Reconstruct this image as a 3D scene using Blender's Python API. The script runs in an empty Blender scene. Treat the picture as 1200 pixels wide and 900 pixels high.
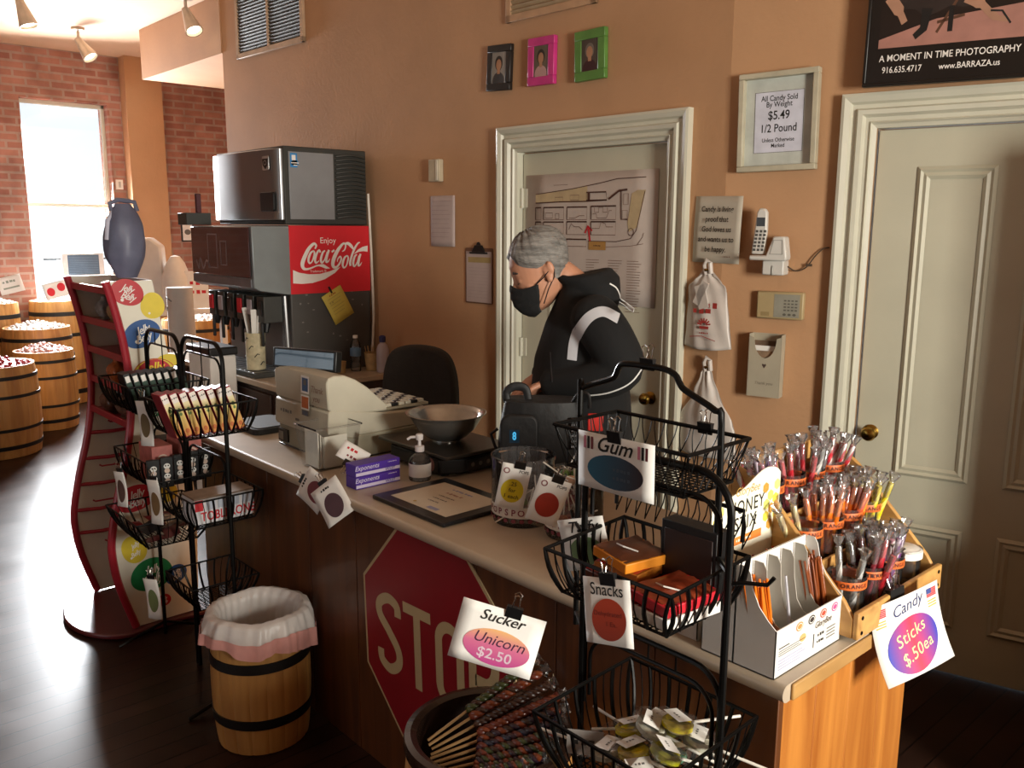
import bpy, math, random
from math import sin, cos, pi, radians, sqrt, atan2
from mathutils import Vector, Matrix, Euler
random.seed(11)
scene = bpy.context.scene
COL = scene.collection

# ---------------------------------------------------------------- camera
cam_d = bpy.data.cameras.new('camera'); cam = bpy.data.objects.new('camera', cam_d); COL.objects.link(cam)
EYE = Vector((0, 0, 1.75))
PITCH, ROLL, AZ = 0.17759, -0.005427, 0.735492
FPX = 1022.3
_cp, _sp, _cr, _sr = cos(PITCH), sin(PITCH), cos(ROLL), sin(ROLL)
_right = Vector((1, 0, 0)); _fwd = Vector((0, _cp, -_sp)); _down = Vector((0, -_sp, -_cp))
def _to_world(v):
    return Vector((sin(AZ) * v.x - cos(AZ) * v.y, cos(AZ) * v.x + sin(AZ) * v.y, v.z))
_r = _to_world(_cr * _right + _sr * _down); _d = _to_world(-_sr * _right + _cr * _down); _f = _to_world(_fwd)
cam.matrix_world = Matrix(((_r.x, -_d.x, -_f.x, EYE.x), (_r.y, -_d.y, -_f.y, EYE.y), (_r.z, -_d.z, -_f.z, EYE.z), (0, 0, 0, 1)))
cam_d.sensor_width = 36; cam_d.lens = FPX / 1200 * 36; cam_d.clip_start = .02
scene.camera = cam
scene.cycles.transparent_max_bounces = 40

# ---------------------------------------------------------------- light and exposure
scene.view_settings.view_transform = 'Standard'; scene.view_settings.look = 'None'
scene.view_settings.exposure = -0.36; scene.view_settings.gamma = 1; scene.view_settings.use_curve_mapping = False
world = bpy.data.worlds.new('sky'); scene.world = world; world.use_nodes = True
_bg = world.node_tree.nodes['Background']; _bg.inputs['Color'].default_value = (.86, .93, 1, 1); _bg.inputs['Strength'].default_value = 1.6

def area(name, loc, aim, sx, sy, power, col, spread=180):
    l = bpy.data.lights.new(name, 'AREA'); l.shape = 'RECTANGLE'; l.size = sx; l.size_y = sy
    l.energy = power; l.color = col; l.spread = radians(spread)
    o = bpy.data.objects.new(name, l); COL.objects.link(o); o.location = loc
    o.rotation_euler = (Vector(aim) - Vector(loc)).to_track_quat('-Z', 'Y').to_euler()
    return o
# daylight coming in at the shop's three windows
area('window_daylight_side', (2.85, 1.30, 1.80), (-2.4, 1.85, 1.35), .95, 1.25, 240, (1, .935, .83), 130)
area('window_daylight_far', (-9.95, 2.8, 1.95), (-6.8, 1.6, .8), .85, 1.7, 850, (.95, .97, 1), 150)
area('window_daylight_front', (-3.4, -3.85, 1.7), (-4.2, 2.2, 1.2), 2.4, 1.5, 6, (1, .93, .84))

# ---------------------------------------------------------------- materials
def lin(h):
    h = h.lstrip('#'); o = []
    for i in (0, 2, 4):
        c = int(h[i:i + 2], 16) / 255
        o.append(c / 12.92 if c <= .04045 else ((c + .055) / 1.055) ** 2.4)
    return o
_M = {}
def mat(name, col, rough=.55, metal=0, noise=.12, nscale=14, bump=0, bscale=60, emis=0, coat=0, alpha=1, stretch=None):
    if name in _M: return _M[name]
    m = bpy.data.materials.new(name); _M[name] = m; m.use_nodes = True
    nt = m.node_tree; b = nt.nodes['Principled BSDF']; N = nt.nodes.new; L = nt.links.new
    c = lin(col) if isinstance(col, str) else list(col)
    b.inputs['Roughness'].default_value = rough; b.inputs['Metallic'].default_value = metal
    b.inputs['Base Color'].default_value = (*c, 1); b.inputs['Coat Weight'].default_value = coat
    b.inputs['Alpha'].default_value = alpha
    tc = N('ShaderNodeTexCoord'); src = tc.outputs['Object']
    if stretch:
        mp = N('ShaderNodeMapping'); mp.inputs['Scale'].default_value = stretch; L(src, mp.inputs['Vector']); src = mp.outputs['Vector']
    if noise:
        n = N('ShaderNodeTexNoise'); n.inputs['Scale'].default_value = nscale; n.inputs['Detail'].default_value = 5; L(src, n.inputs['Vector'])
        r = N('ShaderNodeValToRGB'); r.color_ramp.elements[0].position = .3; r.color_ramp.elements[1].position = .7
        r.color_ramp.elements[0].color = (*[x * (1 - noise) for x in c], 1); r.color_ramp.elements[1].color = (*[min(1, x * (1 + noise)) for x in c], 1)
        L(n.outputs['Fac'], r.inputs['Fac']); L(r.outputs['Color'], b.inputs['Base Color'])
        if emis: L(r.outputs['Color'], b.inputs['Emission Color'])
    if emis:
        b.inputs['Emission Color'].default_value = (*c, 1); b.inputs['Emission Strength'].default_value = emis
    if bump:
        n2 = N('ShaderNodeTexNoise'); n2.inputs['Scale'].default_value = bscale; n2.inputs['Detail'].default_value = 4; L(src, n2.inputs['Vector'])
        bp = N('ShaderNodeBump'); bp.inputs['Strength'].default_value = bump; bp.inputs['Distance'].default_value = .01
        L(n2.outputs['Fac'], bp.inputs['Height']); L(bp.outputs['Normal'], b.inputs['Normal'])
    return m
def clear(name, tint=(.93, .94, .95), gloss=.12, body=.06, rough=.05):
    """thin clear plastic: mostly see-through, a little sheen and a little milky body"""
    if name in _M: return _M[name]
    m = bpy.data.materials.new(name); _M[name] = m; m.use_nodes = True
    nt = m.node_tree; N = nt.nodes.new; L = nt.links.new; out = nt.nodes['Material Output']; nt.nodes.remove(nt.nodes['Principled BSDF'])
    t = N('ShaderNodeBsdfTransparent'); t.inputs['Color'].default_value = (*tint, 1)
    g = N('ShaderNodeBsdfGlossy'); g.inputs['Roughness'].default_value = rough
    d = N('ShaderNodeBsdfDiffuse'); d.inputs['Color'].default_value = (.8, .8, .8, 1)
    f = N('ShaderNodeFresnel'); f.inputs['IOR'].default_value = 1.35
    ad = N('ShaderNodeMath'); ad.operation = 'ADD'; ad.inputs[1].default_value = gloss * .3; L(f.outputs[0], ad.inputs[0])
    m1 = N('ShaderNodeMixShader'); m1.inputs['Fac'].default_value = body; L(t.outputs[0], m1.inputs[1]); L(d.outputs[0], m1.inputs[2])
    m2 = N('ShaderNodeMixShader'); L(ad.outputs[0], m2.inputs['Fac']); L(m1.outputs[0], m2.inputs[1]); L(g.outputs[0], m2.inputs[2])
    L(m2.outputs[0], out.inputs['Surface'])
    return m
def wood(name, c1, c2, axis='z', scale=3, rough=.45, coat=0, dist=3, knots=True):
    if name in _M: return _M[name]
    m = bpy.data.materials.new(name); _M[name] = m; m.use_nodes = True
    nt = m.node_tree; N = nt.nodes.new; L = nt.links.new; b = nt.nodes['Principled BSDF']
    b.inputs['Roughness'].default_value = rough; b.inputs['Coat Weight'].default_value = coat
    tc = N('ShaderNodeTexCoord'); mp = N('ShaderNodeMapping'); s = [scale * 6] * 3; s['xyz'.index(axis)] = scale * .5
    mp.inputs['Scale'].default_value = s; L(tc.outputs['Object'], mp.inputs['Vector'])
    n = N('ShaderNodeTexNoise'); n.inputs['Scale'].default_value = 1.2; n.inputs['Detail'].default_value = 6; n.inputs['Distortion'].default_value = dist * .3; L(mp.outputs[0], n.inputs['Vector'])
    r = N('ShaderNodeValToRGB'); e = r.color_ramp.elements; e[0].position = .32; e[1].position = .68
    e[0].color = (*lin(c1), 1); e[1].color = (*lin(c2), 1); L(n.outputs['Fac'], r.inputs['Fac'])
    L(r.outputs['Color'], b.inputs['Base Color'])
    bp = N('ShaderNodeBump'); bp.inputs['Strength'].default_value = .08; L(n.outputs['Fac'], bp.inputs['Height']); L(bp.outputs['Normal'], b.inputs['Normal'])
    return m
def brickmat(name, c1, c2, mortar, plane='yz', w=.22, h=.075, rough=.85, msize=.012, offset=.5, bump=.5, scuff=0, coat=0, spec=.5):
    if name in _M: return _M[name]
    m = bpy.data.materials.new(name); _M[name] = m; m.use_nodes = True
    nt = m.node_tree; N = nt.nodes.new; L = nt.links.new; b = nt.nodes['Principled BSDF']; b.inputs['Roughness'].default_value = rough
    b.inputs['Coat Weight'].default_value = coat; b.inputs['Specular IOR Level'].default_value = spec
    tc = N('ShaderNodeTexCoord'); sp = N('ShaderNodeSeparateXYZ'); cb = N('ShaderNodeCombineXYZ'); L(tc.outputs['Object'], sp.inputs[0])
    L(sp.outputs['XYZ'.index(plane[0].upper())], cb.inputs[0]); L(sp.outputs['XYZ'.index(plane[1].upper())], cb.inputs[1])
    br = N('ShaderNodeTexBrick'); br.offset = offset; L(cb.outputs[0], br.inputs['Vector'])
    br.inputs['Scale'].default_value = 1; br.inputs['Brick Width'].default_value = w; br.inputs['Row Height'].default_value = h
    br.inputs['Mortar Size'].default_value = msize; br.inputs['Bias'].default_value = 0
    br.inputs['Color1'].default_value = (*lin(c1), 1); br.inputs['Color2'].default_value = (*lin(c2), 1); br.inputs['Mortar'].default_value = (*lin(mortar), 1)
    n = N('ShaderNodeTexNoise'); n.inputs['Scale'].default_value = 5; n.inputs['Detail'].default_value = 6; L(tc.outputs['Object'], n.inputs['Vector'])
    mx = N('ShaderNodeMix'); mx.data_type = 'RGBA'; mx.blend_type = 'MULTIPLY'; mx.inputs['Factor'].default_value = .7
    rr = N('ShaderNodeValToRGB'); rr.color_ramp.elements[0].color = (.5, .48, .46, 1); rr.color_ramp.elements[1].color = (1, 1, 1, 1)
    rr.color_ramp.elements[0].position = .3; rr.color_ramp.elements[1].position = .6
    L(n.outputs['Fac'], rr.inputs['Fac']); L(br.outputs['Color'], mx.inputs[6]); L(rr.outputs['Color'], mx.inputs[7]); L(mx.outputs[2], b.inputs['Base Color'])
    if scuff:
        rg = N('ShaderNodeMapRange'); rg.inputs['To Min'].default_value = rough - scuff; rg.inputs['To Max'].default_value = rough + scuff
        L(n.outputs['Fac'], rg.inputs['Value']); L(rg.outputs[0], b.inputs['Roughness'])
    bp = N('ShaderNodeBump'); bp.inputs['Strength'].default_value = bump; bp.inputs['Distance'].default_value = .006; bp.invert = True
    L(br.outputs['Fac'], bp.inputs['Height']); L(bp.outputs['Normal'], b.inputs['Normal'])
    return m

# ---------------------------------------------------------------- mesh helpers
ID = Matrix.Identity(4)
def T(x=0, y=0, z=0): return Matrix.Translation((x, y, z))
def R(ax, deg): return Matrix.Rotation(radians(deg), 4, ax)
def SC(x, y=None, z=None):
    y = x if y is None else y; z = x if z is None else z
    return Matrix.Diagonal((x, y, z, 1))
XZ = R('X', 90)       # a drawing's (x, y) turned upright, facing -Y
_txt = {}
def text_geo(s, shear=0, bold=0, space=1, align='CENTER'):
    k = (s, shear, bold, space, align)
    if k not in _txt:
        cu = bpy.data.curves.new('t', 'FONT'); cu.body = s; cu.size = 1; cu.shear = shear; cu.offset = bold; cu.space_character = space
        cu.align_x = align; cu.align_y = 'CENTER'; cu.resolution_u = 3
        o = bpy.data.objects.new('t', cu); COL.objects.link(o)
        bpy.context.view_layer.update()
        me = o.to_mesh(); vs = [v.co.copy() for v in me.vertices]; fs = [tuple(p.vertices) for p in me.polygons]
        o.to_mesh_clear(); bpy.data.objects.remove(o); bpy.data.curves.remove(cu)
        _txt[k] = (vs, fs)
    return _txt[k]
class G:
    """collects shapes and becomes ONE mesh object"""
    def __init__(s): s.v = []; s.f = []; s.m = []; s.mats = []
    def mi(s, m):
        if m not in s.mats: s.mats.append(m)
        return s.mats.index(m)
    def add(s, vs, fs, m, M=ID):
        k = len(s.v); i = s.mi(m); flip = M.determinant() < 0
        s.v += [M @ Vector(v) for v in vs]
        for f in fs:
            f = [k + a for a in f]
            s.f.append(f[::-1] if flip else f); s.m.append(i)
        return s
    def box(s, x0, x1, y0, y1, z0, z1, m, M=ID):
        x0, x1 = min(x0, x1), max(x0, x1); y0, y1 = min(y0, y1), max(y0, y1); z0, z1 = min(z0, z1), max(z0, z1)
        return s.add([(x0, y0, z0), (x1, y0, z0), (x1, y1, z0), (x0, y1, z0), (x0, y0, z1), (x1, y0, z1), (x1, y1, z1), (x0, y1, z1)],
                     [(0, 3, 2, 1), (4, 5, 6, 7), (0, 1, 5, 4), (1, 2, 6, 5), (2, 3, 7, 6), (3, 0, 4, 7)], m, M)
    def tube(s, pts, r, m, n=8, closed=False, M=ID, cap=True, flat=1):
        pts = [Vector(p) for p in pts]; N = len(pts)
        rs = r if isinstance(r, (list, tuple)) else [r] * N
        vs = []; up = None
        for i, p in enumerate(pts):
            a = pts[(i - 1) % N] if (closed or i) else p; b = pts[(i + 1) % N] if (closed or i < N - 1) else p
            t = (b - a).normalized() if (b - a).length > 1e-9 else Vector((0, 0, 1))
            if up is None: up = Vector((0, 0, 1)) if abs(t.z) < .9 else Vector((1, 0, 0))
            x = up - t * up.dot(t)
            if x.length < 1e-6: x = t.orthogonal()
            x.normalize(); y = t.cross(x); up = x
            for j in range(n):
                q = 2 * pi * j / n
                vs.append(p + x * cos(q) * rs[i] + y * sin(q) * rs[i] * flat)
        fs = []
        for i in range(N if closed else N - 1):
            for j in range(n):
                a, b = i * n + j, i * n + (j + 1) % n; c, d = ((i + 1) % N) * n + (j + 1) % n, ((i + 1) % N) * n + j
                fs.append((a, b, c, d))
        if cap and not closed:
            fs.append(tuple(range(n))[::-1]); fs.append(tuple((N - 1) * n + j for j in range(n)))
        return s.add(vs, fs, m, M)
    def lathe(s, prof, m, n=32, M=ID, rfun=None, arc=2 * pi):
        vs = []; full = abs(arc - 2 * pi) < 1e-6; nn = n if full else n + 1
        for (r, z) in prof:
            for j in range(nn):
                a = arc * j / n; k = rfun(a, z) if rfun else 1
                vs.append((r * k * cos(a), r * k * sin(a), z))
        fs = []
        for i in range(len(prof) - 1):
            for j in range(n):
                j2 = (j + 1) % nn
                fs.append((i * nn + j, i * nn + j2, (i + 1) * nn + j2, (i + 1) * nn + j))
        return s.add(vs, fs, m, M)
    def prism(s, poly, z0, z1, m, M=ID):
        n = len(poly)
        a = sum(poly[i][0] * poly[(i + 1) % n][1] - poly[(i + 1) % n][0] * poly[i][1] for i in range(n))
        if a < 0: poly = poly[::-1]
        vs = [(x, y, z0) for x, y in poly] + [(x, y, z1) for x, y in poly]
        fs = [tuple(range(n))[::-1], tuple(range(n, 2 * n))] + [(i, (i + 1) % n, n + (i + 1) % n, n + i) for i in range(n)]
        return s.add(vs, fs, m, M)
    def flat(s, poly, m, M=ID, z=0):
        n = len(poly)
        a = sum(poly[i][0] * poly[(i + 1) % n][1] - poly[(i + 1) % n][0] * poly[i][1] for i in range(n))
        if a < 0: poly = poly[::-1]
        return s.add([(x, y, z) for x, y in poly], [tuple(range(n))], m, M)
    def disc(s, cx, cy, rx, ry, m, M=ID, z=0, n=32, rot=0):
        c, k = cos(radians(rot)), sin(radians(rot))
        if n >= 30:
            P = lambda q, t: (cx + q * (rx * cos(t) * c - ry * sin(t) * k), cy + q * (rx * cos(t) * k + ry * sin(t) * c), z)
            vs = [P(q, 2 * pi * i / n) for q in (1, .75, .5, .25) for i in range(n)] + [(cx, cy, z)]
            fs = [(a * n + i, a * n + (i + 1) % n, (a + 1) * n + (i + 1) % n, (a + 1) * n + i) for a in range(3) for i in range(n)] + [(3 * n + i, 3 * n + (i + 1) % n, 4 * n) for i in range(n)]
            return s.add(vs, fs, m, M)
        return s.flat([(cx + rx * cos(t) * c - ry * sin(t) * k, cy + rx * cos(t) * k + ry * sin(t) * c) for t in [2 * pi * i / n for i in range(n)]], m, M, z)
    def ring(s, cx, cy, rx, ry, w, m, M=ID, z=0, n=32):
        vs = []
        for i in range(n):
            t = 2 * pi * i / n; vs += [(cx + (rx - w) * cos(t), cy + (ry - w) * sin(t), z), (cx + rx * cos(t), cy + ry * sin(t), z)]
        return s.add(vs, [(2 * i, 2 * i + 1, (2 * i + 3) % (2 * n), (2 * i + 2) % (2 * n)) for i in range(n)], m, M)
    def rect(s, x0, x1, y0, y1, m, M=ID, z=0): return s.flat([(x0, y0), (x1, y0), (x1, y1), (x0, y1)], m, M, z)
    def line(s, pts, w, m, M=ID, z=0, closed=False):
        """flat stroke; w may be a list of widths"""
        pts = [Vector((p[0], p[1])) for p in pts]; N = len(pts); ws = w if isinstance(w, (list, tuple)) else [w] * N
        vs = []
        for i, p in enumerate(pts):
            a = pts[(i - 1) % N] if (closed or i) else p; b = pts[(i + 1) % N] if (closed or i < N - 1) else p
            t = (b - a); t = t.normalized() if t.length > 1e-9 else Vector((1, 0)); nrm = Vector((-t.y, t.x)) * ws[i] * .5
            vs += [(p.x - nrm.x, p.y - nrm.y, z), (p.x + nrm.x, p.y + nrm.y, z)]
        K = N if closed else N - 1
        return s.add(vs, [(2 * i, 2 * ((i + 1) % N), 2 * ((i + 1) % N) + 1, 2 * i + 1) for i in range(K)], m, M)
    def text(s, t, size, x, y, m, M=ID, z=0, shear=0, bold=0, sx=1, space=1, align='CENTER', rot=0):
        vs, fs = text_geo(t, shear, bold, space, align)
        return s.add(vs, fs, m, M @ T(x, y, z) @ R('Z', rot) @ SC(size * sx, size, size))
    def scrib(s, n, size, x, y, m, M=ID, z=0, *a, **k):
        """print too small to read: n short word-like dashes on one line"""
        w = size * .62; x0 = x - n * w / 2
        for i in range(n): s.rect(x0 + i * w, x0 + i * w + w * (.55 + .3 * ((i * 7) % 3) / 2), y - size * (.17 + .06 * (i % 2)), y + size * (.17 + .08 * ((i * 5) % 3) / 2), m, M, z)
        return s
    def grid(s, nu, nv, fn, m, M=ID, cu=False, cv=False):
        vs = [fn(i / (nu if cu else nu - 1), j / (nv if cv else nv - 1)) for i in range(nu) for j in range(nv)]
        fs = []
        for i in range(nu if cu else nu - 1):
            for j in range(nv if cv else nv - 1):
                fs.append((i * nv + j, ((i + 1) % nu) * nv + j, ((i + 1) % nu) * nv + (j + 1) % nv, i * nv + (j + 1) % nv))
        return s.add(vs, fs, m, M)
    def ball(s, cx, cy, cz, rx, ry, rz, m, n=12, k=8, M=ID):
        prof = [(sin(pi * i / k), -cos(pi * i / k)) for i in range(k + 1)]
        return s.lathe([(max(r, 1e-4), z) for r, z in prof], m, n, M @ T(cx, cy, cz) @ SC(rx, ry, rz))
    def build(s, name, parent=None, M=None, bevel=0, smooth=35, seg=2, solid=0, sub=0):
        me = bpy.data.meshes.new(name); me.from_pydata([tuple(v) for v in s.v], [], s.f)
        for m in s.mats: me.materials.append(m)
        me.polygons.foreach_set('material_index', s.m)
        if smooth:
            me.polygons.foreach_set('use_smooth', [True] * len(me.polygons)); me.set_sharp_from_angle(angle=radians(smooth))
        me.update()
        o = bpy.data.objects.new(name, me); COL.objects.link(o)
        if parent: o.parent = parent
        if M is not None: o.matrix_local = M
        if solid:
            md = o.modifiers.new('solid', 'SOLIDIFY'); md.thickness = solid; md.offset = 0
        if bevel:
            md = o.modifiers.new('bevel', 'BEVEL'); md.width = bevel; md.segments = seg; md.limit_method = 'ANGLE'; md.angle_limit = radians(50)
        if sub:
            md = o.modifiers.new('sub', 'SUBSURF'); md.levels = sub; md.render_levels = sub
        return o
def tag(o, label, cat, group=None, kind=None):
    if label: o['label'] = label
    if cat: o['category'] = cat
    if group: o['group'] = group
    if kind: o['kind'] = kind
    return o
def thing(name, label, cat, M=ID, group=None):
    o = bpy.data.objects.new(name, None); o.empty_display_size = .05; COL.objects.link(o); o.matrix_world = M
    return tag(o, label, cat, group)
def struct(o):
    o['kind'] = 'structure'; return o
def dup(o, M=None, label=None, group=None):
    r = o.copy(); COL.objects.link(r)
    if M is not None: r.matrix_world = M
    if label: r['label'] = label
    if group: r['group'] = group
    for ch in list(o.children):
        c = ch.copy(); COL.objects.link(c); c.parent = r
        for g in list(ch.children):
            d = g.copy(); COL.objects.link(d); d.parent = c
    return r
def arc(cx, cy, r, a0, a1, n=8, ry=None):
    ry = r if ry is None else ry
    return [(cx + r * cos(radians(a0 + (a1 - a0) * i / n)), cy + ry * sin(radians(a0 + (a1 - a0) * i / n))) for i in range(n + 1)]
def rrect(x0, x1, y0, y1, r, n=5):
    return arc(x1 - r, y0 + r, r, -90, 0, n) + arc(x1 - r, y1 - r, r, 0, 90, n) + arc(x0 + r, y1 - r, r, 90, 180, n) + arc(x0 + r, y0 + r, r, 180, 270, n)
def spline(P, n=6, closed=False):
    """Catmull-Rom through the points P (any dimension)"""
    P = [Vector(p) for p in P]; N = len(P); o = []
    rng = range(N if closed else N - 1)
    for i in rng:
        g = (lambda k: P[k % N]) if closed else (lambda k: P[min(max(k, 0), N - 1)])
        a, b, c, d = g(i - 1), g(i), g(i + 1), g(i + 2)
        for k in range(n):
            t = k / n
            o.append(.5 * ((2 * b) + (c - a) * t + (2 * a - 5 * b + 4 * c - d) * t * t + (3 * b - a - 3 * c + d) * t ** 3))
    if not closed: o.append(P[-1])
    return o
WHITE = mat('white_paper', '#e9e7e2', .7, noise=.03); INK = mat('black_ink', '#15120f', .7, noise=0); GREYINK = mat('grey_ink', '#6d6a66', .7, noise=0)
BLACKM = mat('black_metal', '#0d0c0b', .38, .6, noise=.1); CHROME = mat('chrome', '#c9c7c2', .18, 1, noise=.03); BRASS = mat('brass', '#a8853e', .22, 1, noise=.1)
BLACKP = mat('black_plastic', '#0b0b0c', .42, noise=.1); RED = mat('red_print', '#c3202c', .55, noise=.04)
CLEAR = clear('clear_plastic', (.975, .98, .985), .12, .025); GLASS = clear('glass', (.96, .97, .97), .1, .01, .02)
def clip_part(parent, M=ID, s=1.0):
    """small binder clip: black spring body with two wire levers, jaws at the origin, levers up"""
    g = G(); w = .016 * s
    g.prism([(-.006 * s, .013 * s), (.006 * s, .013 * s), (.0012 * s, -.010 * s), (-.0012 * s, -.010 * s)], -w, w, BLACKP, R('Z', 90) @ R('X', 90))
    o = g.build('binder_clip', parent, M)
    h = G()
    for sgn in (-1, 1):
        h.tube([(-.007 * s, sgn * .003 * s, .010 * s), (-.005 * s, sgn * .008 * s, .030 * s), (-.0075 * s, sgn * .009 * s, .035 * s), (0, sgn * .0095 * s, .040 * s), (.0075 * s, sgn * .009 * s, .035 * s), (.005 * s, sgn * .008 * s, .030 * s), (.007 * s, sgn * .003 * s, .010 * s)], .0012 * s, CHROME, 5)
    h.build('clip_lever', o)
    return o
# ---------------------------------------------------------------- the room
WALLC = mat('orange_plaster', '#b78c66', .8, noise=.08, nscale=2.2, bump=.15, bscale=40)
CEILC = mat('ceiling_plaster', '#d3ac8c', .85, noise=.06, nscale=2, bump=.1)
BRICK = brickmat('brick', '#9a6454', '#b07a68', '#a88c7e')
BOARDS = brickmat('floor_boards', '#2c1b15', '#38231b', '#120a07', 'yx', 2.4, .085, .33, .003, .37, .25, .08, 0, .14)
DOORP = mat('cream_door_paint', '#bdb9a4', .42, noise=.06, nscale=3, bump=.04)
TRIMP = mat('cream_trim_paint', '#c9c6b4', .4, noise=.05, nscale=5)
AW, AR = 0.03849, 0.262613
CORNER = Vector((-2.183, 3.179, 0))
ZC = 3.45
MW = T(*CORNER) @ Matrix.Rotation(AW, 4, 'Z')     # back wall: x along it (0 at the corner, negative to the left), -y into the room
MR = T(*CORNER) @ Matrix.Rotation(AR, 4, 'Z')     # door wall to the right of the corner
def slab(name, boxes, m, M=ID):
    g = G()
    for b in boxes: g.box(*b, m)
    return struct(g.build(name, None, M, smooth=0))
slab('floor', [(-10.2, 4.0, -3.9, 6.0, -.08, 0)], BOARDS)
slab('ceiling', [(-10.2, 4.0, -3.9, 6.0, ZC, ZC + .08)], CEILC)
slab('wall_back', [(-4.42, -1.30, 0, .16, 0, ZC), (-.24, 0, 0, .16, 0, ZC), (-1.30, -.24, 0, .16, 2.135, ZC), (-4.42, -4.30, .16, 2.3, 0, ZC)], WALLC, MW)
slab('wall_right', [(0, .583, 0, .16, 0, ZC), (1.47, 6.6, 0, .16, 0, ZC), (.583, 1.47, 0, .16, 2.132, ZC)], WALLC, MR)
slab('shade_blocker', [(-.72, -.55, 3.16, 3.57, 0, 2.05), (-.72, -.55, 2.72, 3.16, 0, .72)], WALLC)  # unseen blocker, added out of frame to throw shade on the right door
slab('wall_soffit', [(-8.25, -6.60, 3.0, 5.2, 3.03, ZC - .002)], WALLC)
# far brick wall with its bright window, and the plaster pier beside it
XF = -9.72
slab('wall_far', [(XF - .3, XF, -3.9, 2.345, 0, ZC), (XF - .3, XF, 3.16, 6.0, 0, ZC), (XF - .3, XF, 2.345, 3.16, 2.97, ZC), (XF - .3, XF, 2.345, 3.16, 0, .95)], BRICK)
slab('wall_pier', [(XF, XF + .16, 3.30, 3.67, 0, ZC)], WALLC)
slab('wall_front', [(-10, -5.2, -3.7, -3.54, 0, ZC), (-1.6, 4, -3.7, -3.54, 0, ZC), (-5.2, -1.6, -3.7, -3.54, 2.7, ZC), (-5.2, -1.6, -3.7, -3.54, 0, .7)], WALLC)
slab('wall_side', [(2.5, 2.66, -3.6, .7, 0, ZC), (2.5, 2.66, 1.9, 5.0, 0, ZC), (2.5, 2.66, .7, 1.9, 2.5, ZC), (2.5, 2.66, .7, 1.9, 0, .92)], WALLC)
slab('wall_rear_nook', [(XF, -4.2, 5.2, 5.3, 0, ZC)], BRICK)
# window in the brick wall: sash frame, glass and sill
g = G()
for a in ((2.345, 2.375, .95, 2.97), (3.13, 3.16, .95, 2.97), (2.345, 3.16, .95, .99), (2.345, 3.16, 2.93, 2.97), (2.345, 3.16, 1.93, 1.97)):
    g.box(XF - .16, XF - .11, *a, TRIMP)
win = struct(g.build('window_1', bevel=.004))
g = G(); g.box(XF - .14, XF - .135, 2.37, 3.135, .98, 2.94, GLASS); g.build('window_pane', win)
g = G(); g.box(XF - .25, XF + .06, 2.30, 3.2, .91, .95, TRIMP); struct(g.build('trim_sill', bevel=.006))
def door_unit(name, M, u0, u1, zt, off, panels, knob_u, knob_z, hinge_u, cas_w):
    """slab door with raised moulded panels, hinges and knob; off = how far the face sits behind the wall plane"""
    g = G(); g.box(u0 + .006, u1 - .006, off, off + .04, .008, zt - .006, DOORP)
    d = struct(g.build(name, None, M, bevel=.002))
    for (a, b, c, e) in panels:
        p = G()
        for i, (w, h) in enumerate(((0, .004), (.012, .014), (.022, .006), (.034, .012), (.046, .003))):
            if i == 4: break
            w2, h2 = ((.012, .014), (.022, .006), (.034, .012), (.046, .003))[i]
            v = [(a + w, off - h, c + w), (b - w, off - h, c + w), (b - w, off - h, e - w), (a + w, off - h, e - w),
                 (a + w2, off - h2, c + w2), (b - w2, off - h2, c + w2), (b - w2, off - h2, e - w2), (a + w2, off - h2, e - w2)]
            p.add(v, [(k, (k + 1) % 4, 4 + (k + 1) % 4, 4 + k) for k in range(4)], DOORP)
        p.build('panel_moulding', d, smooth=20)
    k = G(); MK = T(knob_u, off, knob_z) @ R('X', 90)
    k.lathe([(.001, 0), (.030, 0), (.030, .004), (.022, .008), (.010, .012), (.010, .030), (.016, .034), (.027, .042), (.029, .052), (.024, .062), (.012, .067), (.001, .068)], BRASS, 28, MK)
    k.build('door_knob', d)
    for hz in (.28, 1.12, 1.90) if hinge_u is not None else ():
        h = G(); h.tube([(hinge_u, off - .012, hz - .05), (hinge_u, off - .012, hz + .05)], .008, TRIMP, 8)
        h.box(hinge_u - .03, hinge_u + .03, off - .006, off - .001, hz - .048, hz + .048, TRIMP)
        for q in range(5): h.tube([(hinge_u, off - .012, hz - .05 + q * .022), (hinge_u, off - .012, hz - .038 + q * .022)], .0092, TRIMP, 8)
        h.build('hinge', d)
    # casing: a moulded profile swept round three sides, mitred
    prof = [(0, .05), (0, -.004), (.014, -.010), (.020, -.020), (.026, -.012), (.040, -.012), (.050, -.030), (.066, -.034), (.074, -.018), (.088, -.018), (.096, -.032), (cas_w - .012, -.040), (cas_w, -.036), (cas_w, .0)]
    path = lambda w: [(u0 - w, 0), (u0 - w, zt + w), (u1 + w, zt + w), (u1 + w, 0)]
    vs = []; n = len(prof)
    for (w, y) in prof: vs += [(x, y, z) for x, z in path(w)]
    fs = [(i * 4 + j, i * 4 + j + 1, (i + 1) * 4 + j + 1, (i + 1) * 4 + j) for i in range(n - 1) for j in range(3)]
    c = G(); c.add(vs, [f[::-1] for f in fs], TRIMP)
    return d, c
d1, c1 = door_unit('door_1', MW, -1.242, -.303, 2.130, .035, [], -.375, .962, -1.232, .128)
struct(c1.build('trim_1', None, MW, smooth=25))
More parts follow.
